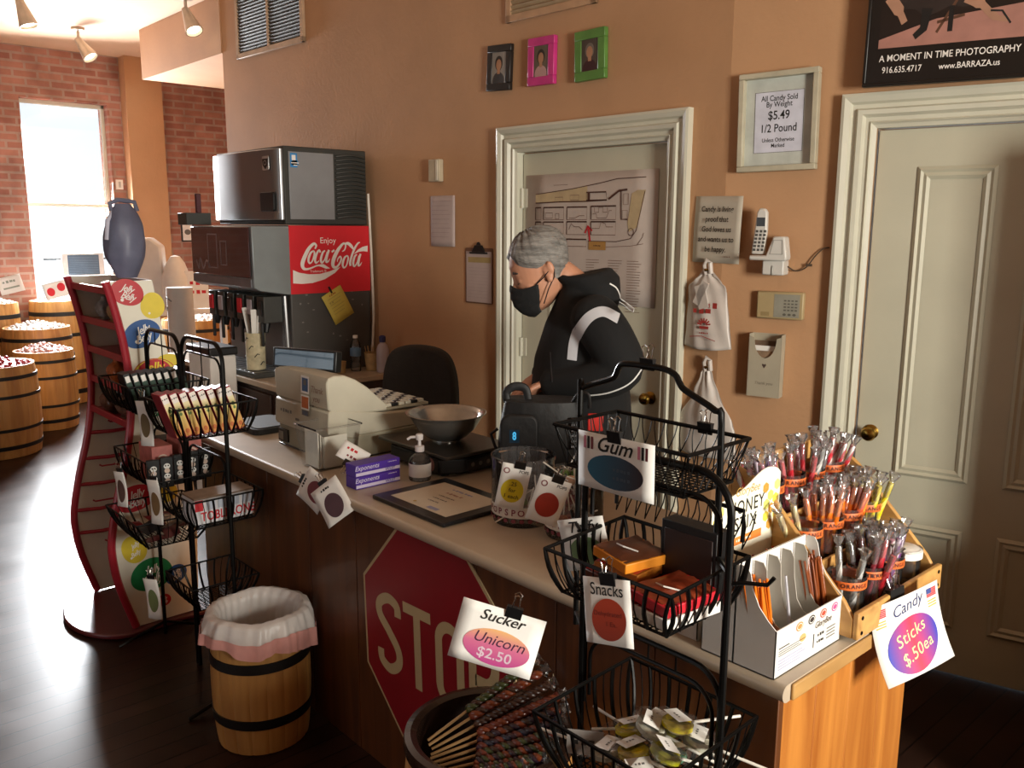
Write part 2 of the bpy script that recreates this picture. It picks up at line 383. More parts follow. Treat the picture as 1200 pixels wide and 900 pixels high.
# the stiles show below the map as a vertical line on the middle door
g = G(); g.box(-.86, -.846, .031, .036, .05, 1.36, DOORP); g.box(-1.04, -1.026, .031, .036, .05, 1.36, DOORP); g.build('panel_moulding', d1)
d2, c2 = door_unit('door_2', MR, .583, 1.47, 2.128, .022, [(.735, 1.003, .79, 1.982), (.735, 1.003, .20, .60), (1.12, 1.388, .79, 1.982), (1.12, 1.388, .20, .60)], .642, .949, None, .128)
struct(c2.build('trim_2', None, MR, smooth=25))
for nm, M, a, b in (('baseboard_back', MW, -4.4, -1.375), ('baseboard_right', MR, 0, .45)):
    g = G(); g.box(a, b, -.018, -.001, .002, .16, TRIMP); g.box(a, b, -.024, -.001, .002, .03, TRIMP); struct(g.build(nm, None, M, bevel=.003))
# the other two windows the light comes through
for nm, M, w, z0, z1 in (('window_2', T(2.58, 1.30, 0) @ R('Z', 90), 1.2, .92, 2.5), ('window_3', T(-3.4, -3.62, 0), 3.6, .7, 2.7)):
    g = G()
    for a in ((-w / 2, -w / 2 + .05, z0, z1), (w / 2 - .05, w / 2, z0, z1), (-w / 2, w / 2, z0, z0 + .05), (-w / 2, w / 2, z1 - .05, z1)): g.box(a[0], a[1], -.03, .03, a[2], a[3], TRIMP)
    wd = struct(g.build(nm, None, M)); g = G(); g.box(-w / 2 + .04, w / 2 - .04, -.003, .003, z0 + .04, z1 - .04, GLASS); g.build('window_pane', wd)
# ---------------------------------------------------------------- the sales counter
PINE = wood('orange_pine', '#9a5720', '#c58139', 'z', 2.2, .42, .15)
PINE_SHADED = wood('shaded_front_pine', '#4a2812', '#6b3d1c', 'z', 2.2, .42, .15); PINEX = wood('pine_edge', '#8a6334', '#b48a50', 'y', 3, .6)  # front panel: end-panel pine darkened, its shade put into the colour
LAMIN = mat('beige_laminate', '#b3a38e', .35, noise=.07, nscale=9)
t = thing('sales_counter', 'long orange pine sales counter with a worn beige top, stop sign on its front', 'counter', T(-2.2, 1.75, 0))
def loc(g): return g
O = T(2.2, -1.75, 0)
g = G()
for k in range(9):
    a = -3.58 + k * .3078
    g.box(a + .0012, a + .3078 - .0012, 1.442, 1.462, .0, .862, PINE_SHADED, O)
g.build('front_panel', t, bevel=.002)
g = G()
for k in range(4): g.box(-.832, -.812, 1.4425 + k * .1475, 1.4425 + (k + 1) * .1475 - .001, 0, .862, PINE, O)
g.build('end_panel', t, bevel=.0015)
g = G(); g.box(-3.58, -3.56, 1.464, 2.03, 0, .862, PINE, O); g.box(-3.56, -.834, 1.47, 2.0, .40, .42, PINE, O); g.build('inner_shelf', t)
g = G()
nose = [(1.43, .864)] + [(1.397 + .017 + .017 * cos(radians(a)), .8815 + .0185 * sin(radians(a))) for a in range(270, 89, -20)] + [(2.075, .9), (2.075, .864)]
g.prism(nose, -3.62, -.779, LAMIN, O @ Matrix(((0, 0, 1, 0), (1, 0, 0, 0), (0, 1, 0, 0), (0, 0, 0, 1))))
g.build('countertop', t, smooth=40)
g = G(); g.box(-.779, -.772, 1.425, 2.07, .8645, .898, PINEX, O); g.build('worn_edge_strip', t, bevel=.003)

# stop sign on the counter front
SRED = mat('dull_sign_red', '#8e1220', .4, noise=.08, nscale=6); SCREAM = mat('aged_sign_white', '#c2ae85', .5, noise=.05)
t = thing('stop_sign', 'red octagonal stop sign fixed to the front of the wooden counter', 'sign', T(-1.93, 1.442, .509) @ R('Y', -2.2))
def octa(r): return [(r * cos(radians(22.5 + 45 * k)), r * sin(radians(22.5 + 45 * k))) for k in range(8)]
g = G(); g.prism(octa(.395), 0.001, .005, SCREAM, XZ); g.build('border', t)
g = G(); g.prism(octa(.384), .0052, .0060, SRED, XZ); g.build('sign_face', t)
g = G()
def thick_arc(g, cx, cy, rx, ry, a0, a1, w, m, z, n=14):
    g.line([(cx + rx * cos(radians(a0 + (a1 - a0) * i / n)), cy + ry * sin(radians(a0 + (a1 - a0) * i / n))) for i in range(n + 1)], w, m, XZ, z)
z = .0066; H = .265; w = .034; y0 = -H / 2 - .01
def stroke(p): g.line(p, w, SCREAM, XZ, z)
x = -.225   # S
stroke(spline([(x + .05, y0 + .20), (x + .045, y0 + .235), (x, y0 + .25), (x - .048, y0 + .225), (x - .048, y0 + .185), (x, y0 + .14), (x + .046, y0 + .09), (x + .046, y0 + .045), (x, y0 + .016), (x - .046, y0 + .034), (x - .052, y0 + .07)], 6))
x = -.075   # T
g.rect(x - .07, x + .07, y0 + H - w, y0 + H, SCREAM, XZ, z); g.rect(x - w / 2, x + w / 2, y0, y0 + H - w, SCREAM, XZ, z)
x = .082    # O
g.line([(x + .05 * cos(a), y0 + H / 2 + (.066 if sin(a) > 0 else -.066) + .05 * sin(a)) for a in [radians(k * 12 + 6) for k in range(30)]], w, SCREAM, XZ, z, True)
x = .228    # P
g.rect(x - .058, x - .058 + w, y0, y0 + H, SCREAM, XZ, z)
g.line([(x - .03, y0 + H - w / 2), (x + .01, y0 + H - w / 2)] + [(x + .012 + .045 * cos(radians(a)), y0 + H - w / 2 - .056 + .056 * sin(radians(a))) for a in range(80, -91, -17)] + [(x - .03, y0 + H - w / 2 - .112)], w, SCREAM, XZ, z)
g.build('lettering', t)

# ---------------------------------------------------------------- cash register
BEIGE = mat('register_beige', '#b9b3a0', .5, noise=.04); BEIGED = mat('register_drawer', '#98937f', .5, noise=.05); SCRN = mat('dark_screen', '#4f6274', .08, noise=.05, coat=.8)
XN = Matrix(((0, 0, 1, 0), (1, 0, 0, 0), (0, 1, 0, 0), (0, 0, 0, 1)))      # profile (y, z) pushed along x
t = thing('cash_register', 'beige cash register with rounded hood and stickers on the customer side', 'cash register', T(-2.92, 1.8, .9))
def RG(g_x0, g_x1): return (g_x0 + 2.92, g_x1 + 2.92)
P = T(0, -1.8, -.9)
hood = [(1.60, 1.075), (1.572, 1.10), (1.568, 1.195), (1.578, 1.213), (1.60, 1.22), (1.645, 1.217), (1.69, 1.197), (1.74, 1.163), (1.785, 1.122), (1.825, 1.088), (1.825, 1.062)]
g = G(); g.prism(hood, -.20, .198, BEIGE, P @ XN); g.build('hood', t, bevel=.006)
body = [(1.575, .985), (1.566, 1.0), (1.572, 1.088), (1.585, 1.096), (1.83, 1.055), (2.05, 1.042), (2.055, .99)]
g = G(); g.prism(body, -.205, .2, BEIGE, P @ XN); g.build('body', t, bevel=.005)
g = G(); g.box(-.205, .205, 1.585, 2.07, .903, .988, BEIGED, P); g.box(-.209, .209, 1.58, 2.072, .90, .906, BLACKP, P); g.build('cash_drawer', t, bevel=.004)
g = G(); g.box(-.205, -.13, 1.578, 1.5845, .915, .965, BLACKP, P); g.box(-.196, -.165, 1.576, 1.5785, .922, .955, mat('sticker_grey', '#7b7468', .6), P); g.build('side_port', t)
kb = G(); kb.box(-.17, .17, 1.83, 2.04, 1.056, 1.066, BEIGED, P @ T(0, 0, 0)); o = kb.build('keyboard', t, bevel=.002)
g = G()
for i in range(12):
    for j in range(6): g.box(-.155 + i * .0265, -.133 + i * .0265, 1.845 + j * .031, 1.871 + j * .031, 1.066, 1.079, BEIGE if (i + j) % 3 else BLACKP, P)
g.build('keys', o, bevel=.002)
# stickers on the sloping customer side
M = P @ T(0, 1.5665, 1.15) @ R('X', 88)
g = G(); z0 = .0012
BLU = mat('sticker_blue', '#3d5a86', .5); ORG = mat('sticker_orange', '#b5673a', .5)
def tilt(cx, cy, w, h, m, z=0): g.rect(cx - w / 2, cx + w / 2, cy - h / 2, cy + h / 2, m, M, z0 + z)
tilt(.045, .022, .062, .066, WHITE); tilt(.045, .022, .044, .05, BLU, .0004); tilt(.045, .03, .02, .02, GREYINK, .0007)
tilt(.045, -.045, .062, .055, WHITE); tilt(.045, -.045, .05, .043, ORG, .0004)
tilt(.045, -.085, .05, .02, GREYINK); 
g.text('Thank', .034, .128, .012, mat('faded_red', '#8d6a5e', .6), M, z0, .2); g.text('you', .034, .125, -.022, mat('faded_red', '#8d6a5e', .6), M, z0, .2); g.text('VISA', .02, .045, -.086, BLU, M, z0 + .0006, .2, .01); g.scrib(2, .018, .10, -.05, GREYINK, M, z0)
g.build('stickers', t, smooth=0)
g = G(); g.scrib(5, .03, -.10, -.10, GREYINK, M, z0, .1); g.rect(-.03, 0, -.125, -.115, GREYINK, M, z0); g.build('nameplate', t, smooth=0)
# pole display
d = G(); d.box(-.165, .165, -.02, .016, -.04, .04, BLACKP, R('X', -8))
do = d.build('customer_display', t, T(-.075, -.155, .345) @ R('Z', 22) @ SC(.92, 1, 1), bevel=.004)
g = G(); g.box(-.152, .152, -.0215, -.0202, -.030, .032, SCRN, R('X', -8)); g.build('screen', do, smooth=0)
g = G(); g.tube([(-.09, -.135, .20), (-.09, -.14, .31)], .016, BEIGE, 14); g.tube([(-.06, -.135, .20), (-.06, -.14, .31)], .013, BEIGED, 14); g.build('display_pole', t)

# dark cash tray at the far end of the counter
g = G(); g.prism(rrect(-.13, .13, -.10, .10, .03), 0, .024, BLACKP); g.prism(rrect(-.115, .115, -.085, .085, .025), .0242, .027, mat('slate_mat', '#24282b', .6))
tag(g.build('counter_mat', None, T(-3.42, 1.66, .9004), bevel=.004), 'flat black rounded tray on the counter behind the chocolate bars', 'tray')

# ---------------------------------------------------------------- scale and bowl
STEEL = mat('brushed_steel', '#b4b2ac', .22, .85, noise=.08, nscale=30); DSTEEL = mat('dark_steel_plate', '#4d4943', .32, .8, noise=.08)
t = thing('weighing_scale', 'low black weighing scale with a flat steel plate beside the register', 'scale', T(-2.46, 1.895, .9))
g = G(); g.prism([(-.185, -.02), (-.185, .15), (.185, .15), (.185, -.08), (.15, -.135), (-.15, -.135)], .012, .066, BLACKP); g.build('base', t, bevel=.006)
g = G(); g.box(-.14, .14, -.1365, -.1355, .02, .055, mat('scale_panel', '#1d2023', .3)); g.disc(.10, .038, .02, .024, mat('scale_sticker', '#9b6a62', .6), T(0, -.137, 0) @ R('X', 90)); g.build('display_panel', t, smooth=0)
g = G(); g.box(.1855, .187, -.05, .13, .02, .055, mat('scale_panel', '#1d2023', .3))
for i in range(4): g.disc(-.02 + i * .035, .036, .008, .008, GREYINK, T(.1875, 0, 0) @ R('Z', 90) @ R('X', 90))
g.build('button_panel', t, smooth=0)
for x, y in ((-.15, .12), (.15, .12), (-.13, -.10), (.13, -.10)):
    g = G(); g.lathe([(.001, 0), (.014, 0), (.014, .012), (.001, .012)], BLACKP, 14, T(x, y, 0)); g.build('foot', t)
g = G(); g.prism(rrect(-.21, .21, -.152, .15, .012), .075, .087, DSTEEL); g.prism(rrect(-.08, .08, -.06, .06, .012), .066, .075, BLACKP); g.build('weighing_plate', t, bevel=.003)
g = G(); g.lathe([(.001, .003), (.05, .003), (.075, .016), (.105, .045), (.130, .085), (.137, .096), (.146, .1), (.147, .1025), (.144, .1035), (.134, .1), (.126, .086), (.100, .046), (.072, .02), (.049, .0065), (.001, .0065)], STEEL, 48)
g.lathe([(.052, 0), (.052, .004), (.047, .004), (.047, 0), (.052, 0)], STEEL, 40)
tag(g.build('steel_bowl', None, T(-2.455, 1.90, .9873), smooth=50), 'wide shiny stainless steel bowl resting on the weighing scale', 'bowl')

# ---------------------------------------------------------------- small things on the counter
t = thing('plastic_bin', 'clear plastic bin with white paper slips inside, in front of the register', 'bin', T(-2.71, 1.56, .9))
g = G(); a, b = (.062, .072), (.078, .09); h = .155
def quadring(w1, z1, w2, z2, m):
    v = [(sx * w1[0], sy * w1[1], z1) for sx, sy in ((-1, -1), (1, -1), (1, 1), (-1, 1))] + [(sx * w2[0], sy * w2[1], z2) for sx, sy in ((-1, -1), (1, -1), (1, 1), (-1, 1))]
    g.add(v, [(k, (k + 1) % 4, 4 + (k + 1) % 4, 4 + k) for k in range(4)], m)
quadring(a, .002, b, h, CLEAR); g.add([(-a[0], -a[1], .002), (a[0], -a[1], .002), (a[0], a[1], .002), (-a[0], a[1], .002)], [(0, 1, 2, 3)], CLEAR)
g.build('tub', t, bevel=0)
g = G(); g.tube([(-.08, -.092, h), (.08, -.092, h), (.08, .092, h), (-.08, .092, h)], .0035, CLEAR, 6, True); g.build('rim', t)
g = G(); RECM = mat('receipt_paper', '#d8d2c2', .7, noise=.06)
for i in range(5): g.box(-.055 + i * .002, .05 - i * .001, -.064 + i * .006, -.060 + i * .006, .006, .135 - i * .008, RECM, R('Z', i * 3 - 4))
for i in range(4): g.box(.052 - i * .008, .055 - i * .008, -.05, .045, .006, .12 - i * .006, RECM, R('Z', 2 - i))
tag(g.build('paper_slips', None, T(-2.71, 1.56, .9005), smooth=0), 'stack of off-white paper slips standing inside the clear bin', 'paper')
PURP = mat('purple_card', '#4b2a9c', .5, noise=.05); LILAC = mat('lilac_white', '#cfc8df', .5, noise=.03)
def sachet_box(z, lab):
    t = thing('purple_box', lab, 'box', T(-2.42, 1.555, z), 'purple boxes stacked on the counter')
    g = G(); g.box(-.020, .042, -.088, .086, 0, .0405, PURP); g.build('carton', t, bevel=.0015)
    g = G(); MX = T(.0426, 0, 0) @ R('Z', 90) @ XZ
    g.rect(-.0875, .0855, .004, .0145, LILAC, MX); g.text('Exponents', .022, -.045, .029, LILAC, MX, .0002, .25, .01, 1.0)
    g.text('VIOLET', .012, .045, .0095, PURP, MX, .0003, .2, .02); g.scrib(8, .007, .055, .033, LILAC, MX, .0002)
    g.build('printing', t, smooth=0)
sachet_box(.9004, 'lower purple and white box on the counter, another purple box on it')
sachet_box(.9416, 'upper purple and white box, stacked on another purple box')
t = thing('sanitizer_bottle', 'clear pump bottle of hand sanitizer beside the purple boxes', 'bottle', T(-2.345, 1.70, .9))
g = G(); g.lathe([(.001, .001), (.036, .001), (.038, .006), (.038, .062), (.033, .078), (.018, .092), (.014, .094), (.014, .106)], CLEAR, 28); g.build('bottle_body', t)
g = G(); g.lathe([(.001, .003), (.035, .003), (.036, .03), (.001, .03)], clear('gel', (.93, .93, .95), .05, .12), 28); g.build('gel', t)
g = G(); g.lathe([(.0383, .016), (.0385, .017), (.0385, .06), (.0383, .061)], mat('label_paper', '#d7d3cd', .6), 28, R('Z', -120), None, radians(220)); g.build('paper_label', t)
g = G(); g.lathe([(.016, .100), (.016, .118), (.006, .120), (.005, .138), (.012, .140), (.013, .156), (.010, .160), (.001, .160)], mat('pump_plastic', '#d9d5d4', .35, noise=.02), 20)
g.tube([(0, 0, .150), (-.02, -.022, .148), (-.028, -.030, .140)], .0045, mat('pump_plastic', '#d9d5d4'), 8); g.build('pump', t)
# black-framed paper lying on the counter
t = thing('framed_notice', 'black framed printed notice lying flat on the counter', 'frame', T(-2.085, 1.605, .9))
FRB = mat('black_frame', '#14161a', .3, noise=.1)
g = G(); W, H2 = .185, .148
g.prism(rrect(-W, W, -H2, H2, .006), .0005, .014, FRB); g.build('frame', t, bevel=.004)
g = G(); g.rect(-W + .046, W - .04, -H2 + .04, H2 - .04, mat('notice_paper', '#cfc5b2', .4, noise=.04), T(0, 0, .0146))
MM = T(0, 0, .0152) @ R('Z', 0)
blu = mat('faint_blue', '#8f93b3', .6); rd = mat('faint_red', '#b08a7c', .6)
g.scrib(7, .024, 0, .075, blu, MM, 0, 0, .01); g.scrib(5, .026, 0, .04, rd, MM, 0, 0, .01)
for i, s in enumerate((9, 8, 6)): g.scrib(s, .014, 0, .008 - i * .026, GREYINK, MM)
g.rect(.03, .08, -.095, -.078, blu, MM); g.disc(-.04, -.085, .006, .006, mat('gold', '#b99a3c'), MM)
g.build('notice', t, smooth=0)

# ---------------------------------------------------------------- price cards (each a sheet held by a binder clip)
def card(name, label, M, w, h, draw, clipat=None, clip_rot=0, group=None, paper=WHITE, bend=.0, cs=1.0, cat='sign'):
    """sheet hanging with its centre at the origin of M, printed side facing -y"""
    t = thing(name, label, cat, M, group)
    g = G()
    fn = lambda off: (lambda u, v: ((u - .5) * w, off - bend * (4 * (v - .5) ** 2) - bend * .6 * sin(u * 3), (v - .5) * h))
    g.grid(7, 7, fn(0), paper); g.build('sheet', t, solid=.0006)
    g = G(); draw(g, XZ @ T(0, 0, .0009 + bend * .0))
    if bend:
        g.v = [Vector((v.x, v.y - bend * (4 * (v.z / h) ** 2) - bend * .6 * sin((v.x / w + .5) * 3), v.z)) for v in g.v]
    g.build('printing', t, smooth=0)
    if clipat: clip_part(t, T(clipat[0], 0, clipat[1]) @ R('Y', clip_rot), cs)
    return t
def oval(c): return lambda g, M, x=0, y=0, rx=.03, ry=.035, rot=0: g.disc(x, y, rx, ry, c, M, .0003, 36, rot)
def gradmat(name, c1, c2, axis='Z', a=-.05, b=.05, mid=None):
    """two inks running into each other across a printed oval"""
    if name in _M: return _M[name]
    m = bpy.data.materials.new(name); _M[name] = m; m.use_nodes = True
    nt = m.node_tree; N = nt.nodes.new; L = nt.links.new; bs = nt.nodes['Principled BSDF']; bs.inputs['Roughness'].default_value = .6
    tc = N('ShaderNodeTexCoord'); sp = N('ShaderNodeSeparateXYZ'); L(tc.outputs['Object'], sp.inputs[0])
    mr = N('ShaderNodeMapRange'); mr.inputs['From Min'].default_value = a; mr.inputs['From Max'].default_value = b; L(sp.outputs[axis], mr.inputs['Value'])
    r = N('ShaderNodeValToRGB'); r.color_ramp.elements[0].color = (*lin(c1), 1); r.color_ramp.elements[1].color = (*lin(c2), 1)
    if mid: e = r.color_ramp.elements.new(.5); e.color = (*lin(mid), 1)
    L(mr.outputs[0], r.inputs['Fac']); L(r.outputs['Color'], bs.inputs['Base Color'])
    return m
MAROON = mat('maroon_print', '#7a3038', .6, noise=.15); PLUM = mat('plum_print', '#4c2f36', .6, noise=.15); DRED = mat('dark_red_print', '#a3301f', .6, noise=.2)
YEL = mat('yellow_print', '#d8c21f', .6, noise=.1)
def dr_marker(col, word, sub):
    def f(g, M):
        g.disc(0, -.012, .036, .040, col, M, .0003); g.scrib(4, .016, 0, .048, INK, M, .0003)
    return f
card('price_card', 'white price card with a dark plum oval hanging at the counter edge, in front', T(-2.365, 1.372, .885) @ R('Z', 33) @ R('Y', -38) @ R('X', -14), .115, .13, dr_marker(PLUM, 'Mints', '1.50'), (.0, .066), 0, 'cards clipped by the counter edge', bend=.004)
card('price_card', 'white price card with a pink-red oval half behind the plum one', T(-2.470, 1.366, .90) @ R('Z', 33) @ R('Y', -62) @ R('X', -20), .115, .115, dr_marker(MAROON, 'Drops', '1.25'), (.0, .058), 0, 'cards clipped by the counter edge', bend=.004)
card('price_card', 'small folded white card standing by the clear bin', T(-2.50, 1.535, .985) @ R('Z', 45) @ R('Y', 30) @ R('X', -35), .10, .065, lambda g, M: (g.scrib(3, .022, -.01, .012, RED, M, 0, .2), g.scrib(3, .02, .0, -.012, MAROON, M, 0, .2)), (.0, -.035), 180)
# ---------------------------------------------------------------- the two pop jars
def pop_jar(label, x, y, r, h, fillm, z=.9):
    t = thing('candy_jar', label, 'jar', T(x, y, z), 'round clear jars of pops on the counter')
    g = G(); g.lathe([(.001, .002), (r * .93, .002), (r * .97, .010), (r * .97, .02), (r, .03), (r, h - .03), (r * 1.0, h - .012), (r * 1.03, h - .010), (r * 1.03, h), (r * .985, h), (r * .985, .03), (r * .94, .016), (.001, .012)], CLEAR, 48); g.build('jar_body', t, smooth=50)
    g = G(); g.lathe([(r * 1.004, .032), (r * 1.006, .033), (r * 1.006, .064), (r * 1.004, .065)], mat('jar_label', '#d9d2c6', .5, noise=.04), 48)
    for i in range(24):
        a = 2 * pi * i / 24; g.disc(0, .024, .007, .006, MAROON, T(r * 1.0 * cos(a), r * 1.0 * sin(a), 0) @ R('Z', degrees(a) + 90) @ XZ, .0012, 10)
    for k, a0 in enumerate((-115, -60, 20, 110, 190)):
        for i, ch in enumerate('POPS'):
            a = radians(a0 + i * 14); g.text(ch, .026, 0, .048, MAROON, T(r * 1.0 * cos(a), r * 1.0 * sin(a), 0) @ R('Z', a0 + i * 14 + 90) @ XZ, .0016, 0, .02)
    g.build('jar_band', t, smooth=50)
    return t
def degrees(a): return a * 180 / pi
J1 = (-1.808, 1.682, .0925, .20); J2 = (-1.622, 1.705, .083, .185)
pop_jar('clear round jar with a yellow price card on its rim, few pops inside', *J1, None)
pop_jar('clear round jar full of dark red pops behind the red price card', *J2, None)
# pops lying in the jars
POPC = [mat('pop_' + n, c, .4, noise=.1) for n, c in (('red', '#7a1626'), ('brown', '#5b2a1c'), ('orange', '#b4561f'), ('purple', '#4b1d3f'), ('green', '#4a6b2c'), ('tan', '#b78c6a'))]
STICK = mat('white_stick', '#dcd7cc', .6, noise=.03)
def pop_mesh(c, r=.016, stick=.075):
    g = G(); g.ball(0, 0, 0, r, r, r * .92, c, 12, 8); g.lathe([(r * .9, -.004), (r * 1.06, -.003), (r * 1.06, .003), (r * .9, .004)], c, 14)
    g.tube([(0, 0, r * .8), (0, 0, r + stick)], .0021, STICK, 6)
    g.lathe([(r * .35, r * .85), (r * .75, r * 1.35), (r * .5, r * 1.3)], CLEAR, 10)
    return g
pops = [tag(pop_mesh(c).build('lollipop', None, smooth=60), 'x', 'lollipop') for c in POPC]
random.seed(5)
first = [True] * 6
def put_pops(n, cx, cy, r, z0, z1, cols, label, group, stick_up=.5):
    for i in range(n):
        k = cols[i % len(cols)]; a = 2.399 * i; rr = r * sqrt((i + .5) / n) * .98; zz = z0 + (z1 - z0) * ((i * .618) % 1)
        tilt_ = R('Z', random.uniform(0, 360)) @ R('X', random.uniform(30, 100) if random.random() > stick_up else random.uniform(0, 28))
        M = T(cx + rr * cos(a), cy + rr * sin(a), zz) @ tilt_
        if first[k]: o = pops[k]; first[k] = False; o.matrix_world = M; o['label'] = label; o['group'] = group
        else: dup(pops[k], M, label, group)
put_pops(7, J1[0], J1[1], .06, .93, .95, [1, 4, 0], 'dark wrapped pop lying at the bottom of the nearly empty jar', 'pops in the nearly empty jar', 0)
put_pops(26, J2[0], J2[1], .06, .935, 1.035, [0, 0, 3, 1, 0, 2], 'dark pop heaped in the full round jar', 'pops in the full jar', .6)
put_pops(5, J2[0], J2[1] + .01, .045, 1.055, 1.075, [5, 4, 5], 'pale pop on top of the heap in the full round jar', 'pale pops on the full jar', .3)
for k, o in enumerate(pops):
    if first[k]: bpy.data.objects.remove(o)
def dr_tag(col, head, body):
    def f(g, M):
        g.disc(0, -.012, .032, .036, col, M, .0003)
        for i, s in enumerate(body): g.text(s, .017, 0, .008 - i * .019, INK, M, .0006, 0, .01)
        g.text(head, .012, .022, .048, INK, M, .0003, .1, .01); g.ring(-.026, .046, .009, .009, .003, MAROON, M, .0003, 16)
    return f
card('price_card', 'white card with a yellow oval clipped to the rim of the first jar', T(-1.748, 1.587, 1.033) @ R('Z', 47) @ R('Y', 11) @ R('X', 6), .082, .135, dr_tag(YEL, 'POPS', ('.25', 'for', '1 each')), (.008, .066), 0, 'cards on the pop jars')
card('price_card', 'white card with a red oval leaning between the jars', T(-1.602, 1.583, 1.028) @ R('Z', 47) @ R('Y', 18) @ R('X', 6), .088, .135, dr_tag(DRED, 'POPS', ('', '', '')), (.006, .066), 0, 'cards on the pop jars')
# ---------------------------------------------------------------- wire racks
def basket(parent, x0, x1, y0, y1, zt, zb, inset=.025, lattice=False, slat=False, nx=9, ny=7, rr=.0042, lift=0):
    """open wire basket: rim, side wires and a fine mesh floor; lattice = crossed wires, slat = flat bowed strips"""
    g = G(); g.tube([(x0, y0, zt), (x1, y0, zt), (x1, y1, zt + lift), (x0, y1, zt + lift)], rr, BLACKM, 8, True)
    g.tube([(x0 + inset, y0 + inset, zb), (x1 - inset, y0 + inset, zb), (x1 - inset, y1 - inset, zb), (x0 + inset, y1 - inset, zb)], rr * .8, BLACKM, 6, True)
    b = g.build('basket', parent)
    w = G()
    def P(side, u, v):
        k = inset * (1 - v) ; z = zb + (zt - zb) * v
        bulge = (.010 * sin(pi * v)) if slat else 0
        a0, a1, c0, c1 = x0 + k, x1 - k, y0 + k, y1 - k
        if side == 0: return (a0 + (a1 - a0) * u, c0 - bulge, z)
        if side == 1: return (a1 + bulge, c0 + (c1 - c0) * u, z + lift * v * u)
        if side == 2: return (a1 - (a1 - a0) * u, c1 + bulge, z + lift * v)
        return (a0 - bulge, c1 - (c1 - c0) * u, z + lift * v * (1 - u))
    for s in range(4):
        n = nx if s % 2 == 0 else ny
        for i in range(n + 1):
            u = i / n
            if lattice:
                for du in (-.9 / n, .9 / n):
                    pts = [P(s, min(1, max(0, u + du * (sin(pi / 2 * v)))), v) for v in (0, .25, .5, .75, 1)]
                    w.tube(pts, .0013, BLACKM, 5)
            else:
                wide = slat and i % 2 == 0
                w.tube([P(s, u, v) for v in (0, .2, .4, .6, .8, 1)], .0042 if wide else .0015, BLACKM, 6)
    w.build('side_wires', b)
    f = G()
    n1 = int((x1 - x0 - 2 * inset) / .013); n2 = int((y1 - y0 - 2 * inset) / .013)
    for i in range(n1 + 1):
        a = x0 + inset + (x1 - x0 - 2 * inset) * i / n1
        f.box(a - .0011, a + .0011, y0 + inset, y1 - inset, zb - .001, zb + .001, BLACKM)
    for i in range(n2 + 1):
        a = y0 + inset + (y1 - y0 - 2 * inset) * i / n2
        f.box(x0 + inset, x1 - inset, a - .0011, a + .0011, zb - .001, zb + .001, BLACKM)
    f.build('mesh_floor', b)
    return b
def archpts(x0, x1, y, z0, zt, r, zs=None):
    return [(x0, y, z0)] + [(a, y, b) for a, b in arc(x0 + r, zt - r, r, 180, 90, 6)] + [(a, y, b) for a, b in arc(x1 - r, zt - r, r, 90, 0, 6)] + [(x1, y, z0 if zs is None else zs)]
rack = thing('wire_display_rack', 'black three-tier wire basket rack standing at the near end of the counter', 'rack', T(-.97, 1.24, 0))
O = T(.97, -1.24, 0)
fr = G()
fr.tube(archpts(-1.145, -.805, 1.235, .004, 1.335, .07), .0068, BLACKM, 10, M=O)
fr.tube(archpts(-1.125, -.825, 1.235, 1.19, 1.288, .055), .0045, BLACKM, 8, M=O)
fr.tube(archpts(-1.140, -.810, 1.238, .78, .972, .06), .0055, BLACKM, 8, M=O); fr.tube(archpts(-1.125, -.825, 1.238, .80, .935, .055), .004, BLACKM, 8, M=O)
for x in (-1.04, -.975, -.91): fr.tube([(x, 1.235, 1.288), (x, 1.235, 1.335)], .0022, BLACKM, 6, M=O); fr.tube([(x, 1.238, .935), (x, 1.238, .972)], .0022, BLACKM, 6, M=O)
fr.tube([(-1.145, 1.235, .10), (-1.145, 1.345, .10), (-.805, 1.345, .10), (-.805, 1.235, .10)], .005, BLACKM, 8, M=O)
for x in (-1.145, -.805):
    fr.tube([(x, 1.05, .005), (x, 1.235, .05), (x, 1.345, .005)], .006, BLACKM, 8, M=O)
fr.build('frame', rack)
f2 = G()   # taller stepped arch carrying the top basket
step = [(-1.225, 1.30, .9), (-1.225, 1.30, 1.40), (-1.215, 1.30, 1.425), (-1.145, 1.30, 1.452), (-1.13, 1.30, 1.462), (-1.122, 1.30, 1.478), (-1.105, 1.30, 1.488), (-1.02, 1.30, 1.490), (-.985, 1.30, 1.482), (-.972, 1.30, 1.466), (-.958, 1.30, 1.455), (-.892, 1.30, 1.428), (-.878, 1.30, 1.405), (-.876, 1.30, 1.15)]
f2.tube([(p[0], 1.30, p[2]) for p in spline(step, 4)], .0062, BLACKM, 10, M=O)
f2.tube([(-1.225, 1.30, .93), (-1.145, 1.24, .93)], .005, BLACKM, 8, M=O); f2.tube([(-.876, 1.30, 1.16), (-.808, 1.24, 1.16)], .005, BLACKM, 8, M=O)
f2.build('top_arch', rack)
for x, s in ((-1.16, -1), (-.80, 1)):   # curled hooks at the sides of the middle tier
    cl = G(); cl.tube([(x, 1.24, 1.145), (x + s * .02, 1.25, 1.15), (x + s * .05, 1.27, 1.15), (x + s * .06, 1.275, 1.165)], .004, BLACKM, 6, M=O)
    cl.build('side_hook', rack)
def rk(f, *a, **k):
    b = f(rack, *a, **k); b.matrix_local = O; return b
rk(basket, -1.20, -.875, 1.20, 1.39, 1.365, 1.282, .02, lattice=True, nx=10, ny=7)
rk(basket, -1.135, -.835, 1.115, 1.345, 1.145, 1.058, .025, lattice=False, slat=True, nx=12, ny=10, lift=.012)
rk(basket, -1.105, -.800, 1.06, 1.345, .84, .715, .04, slat=True, nx=12, ny=10, lift=.012)
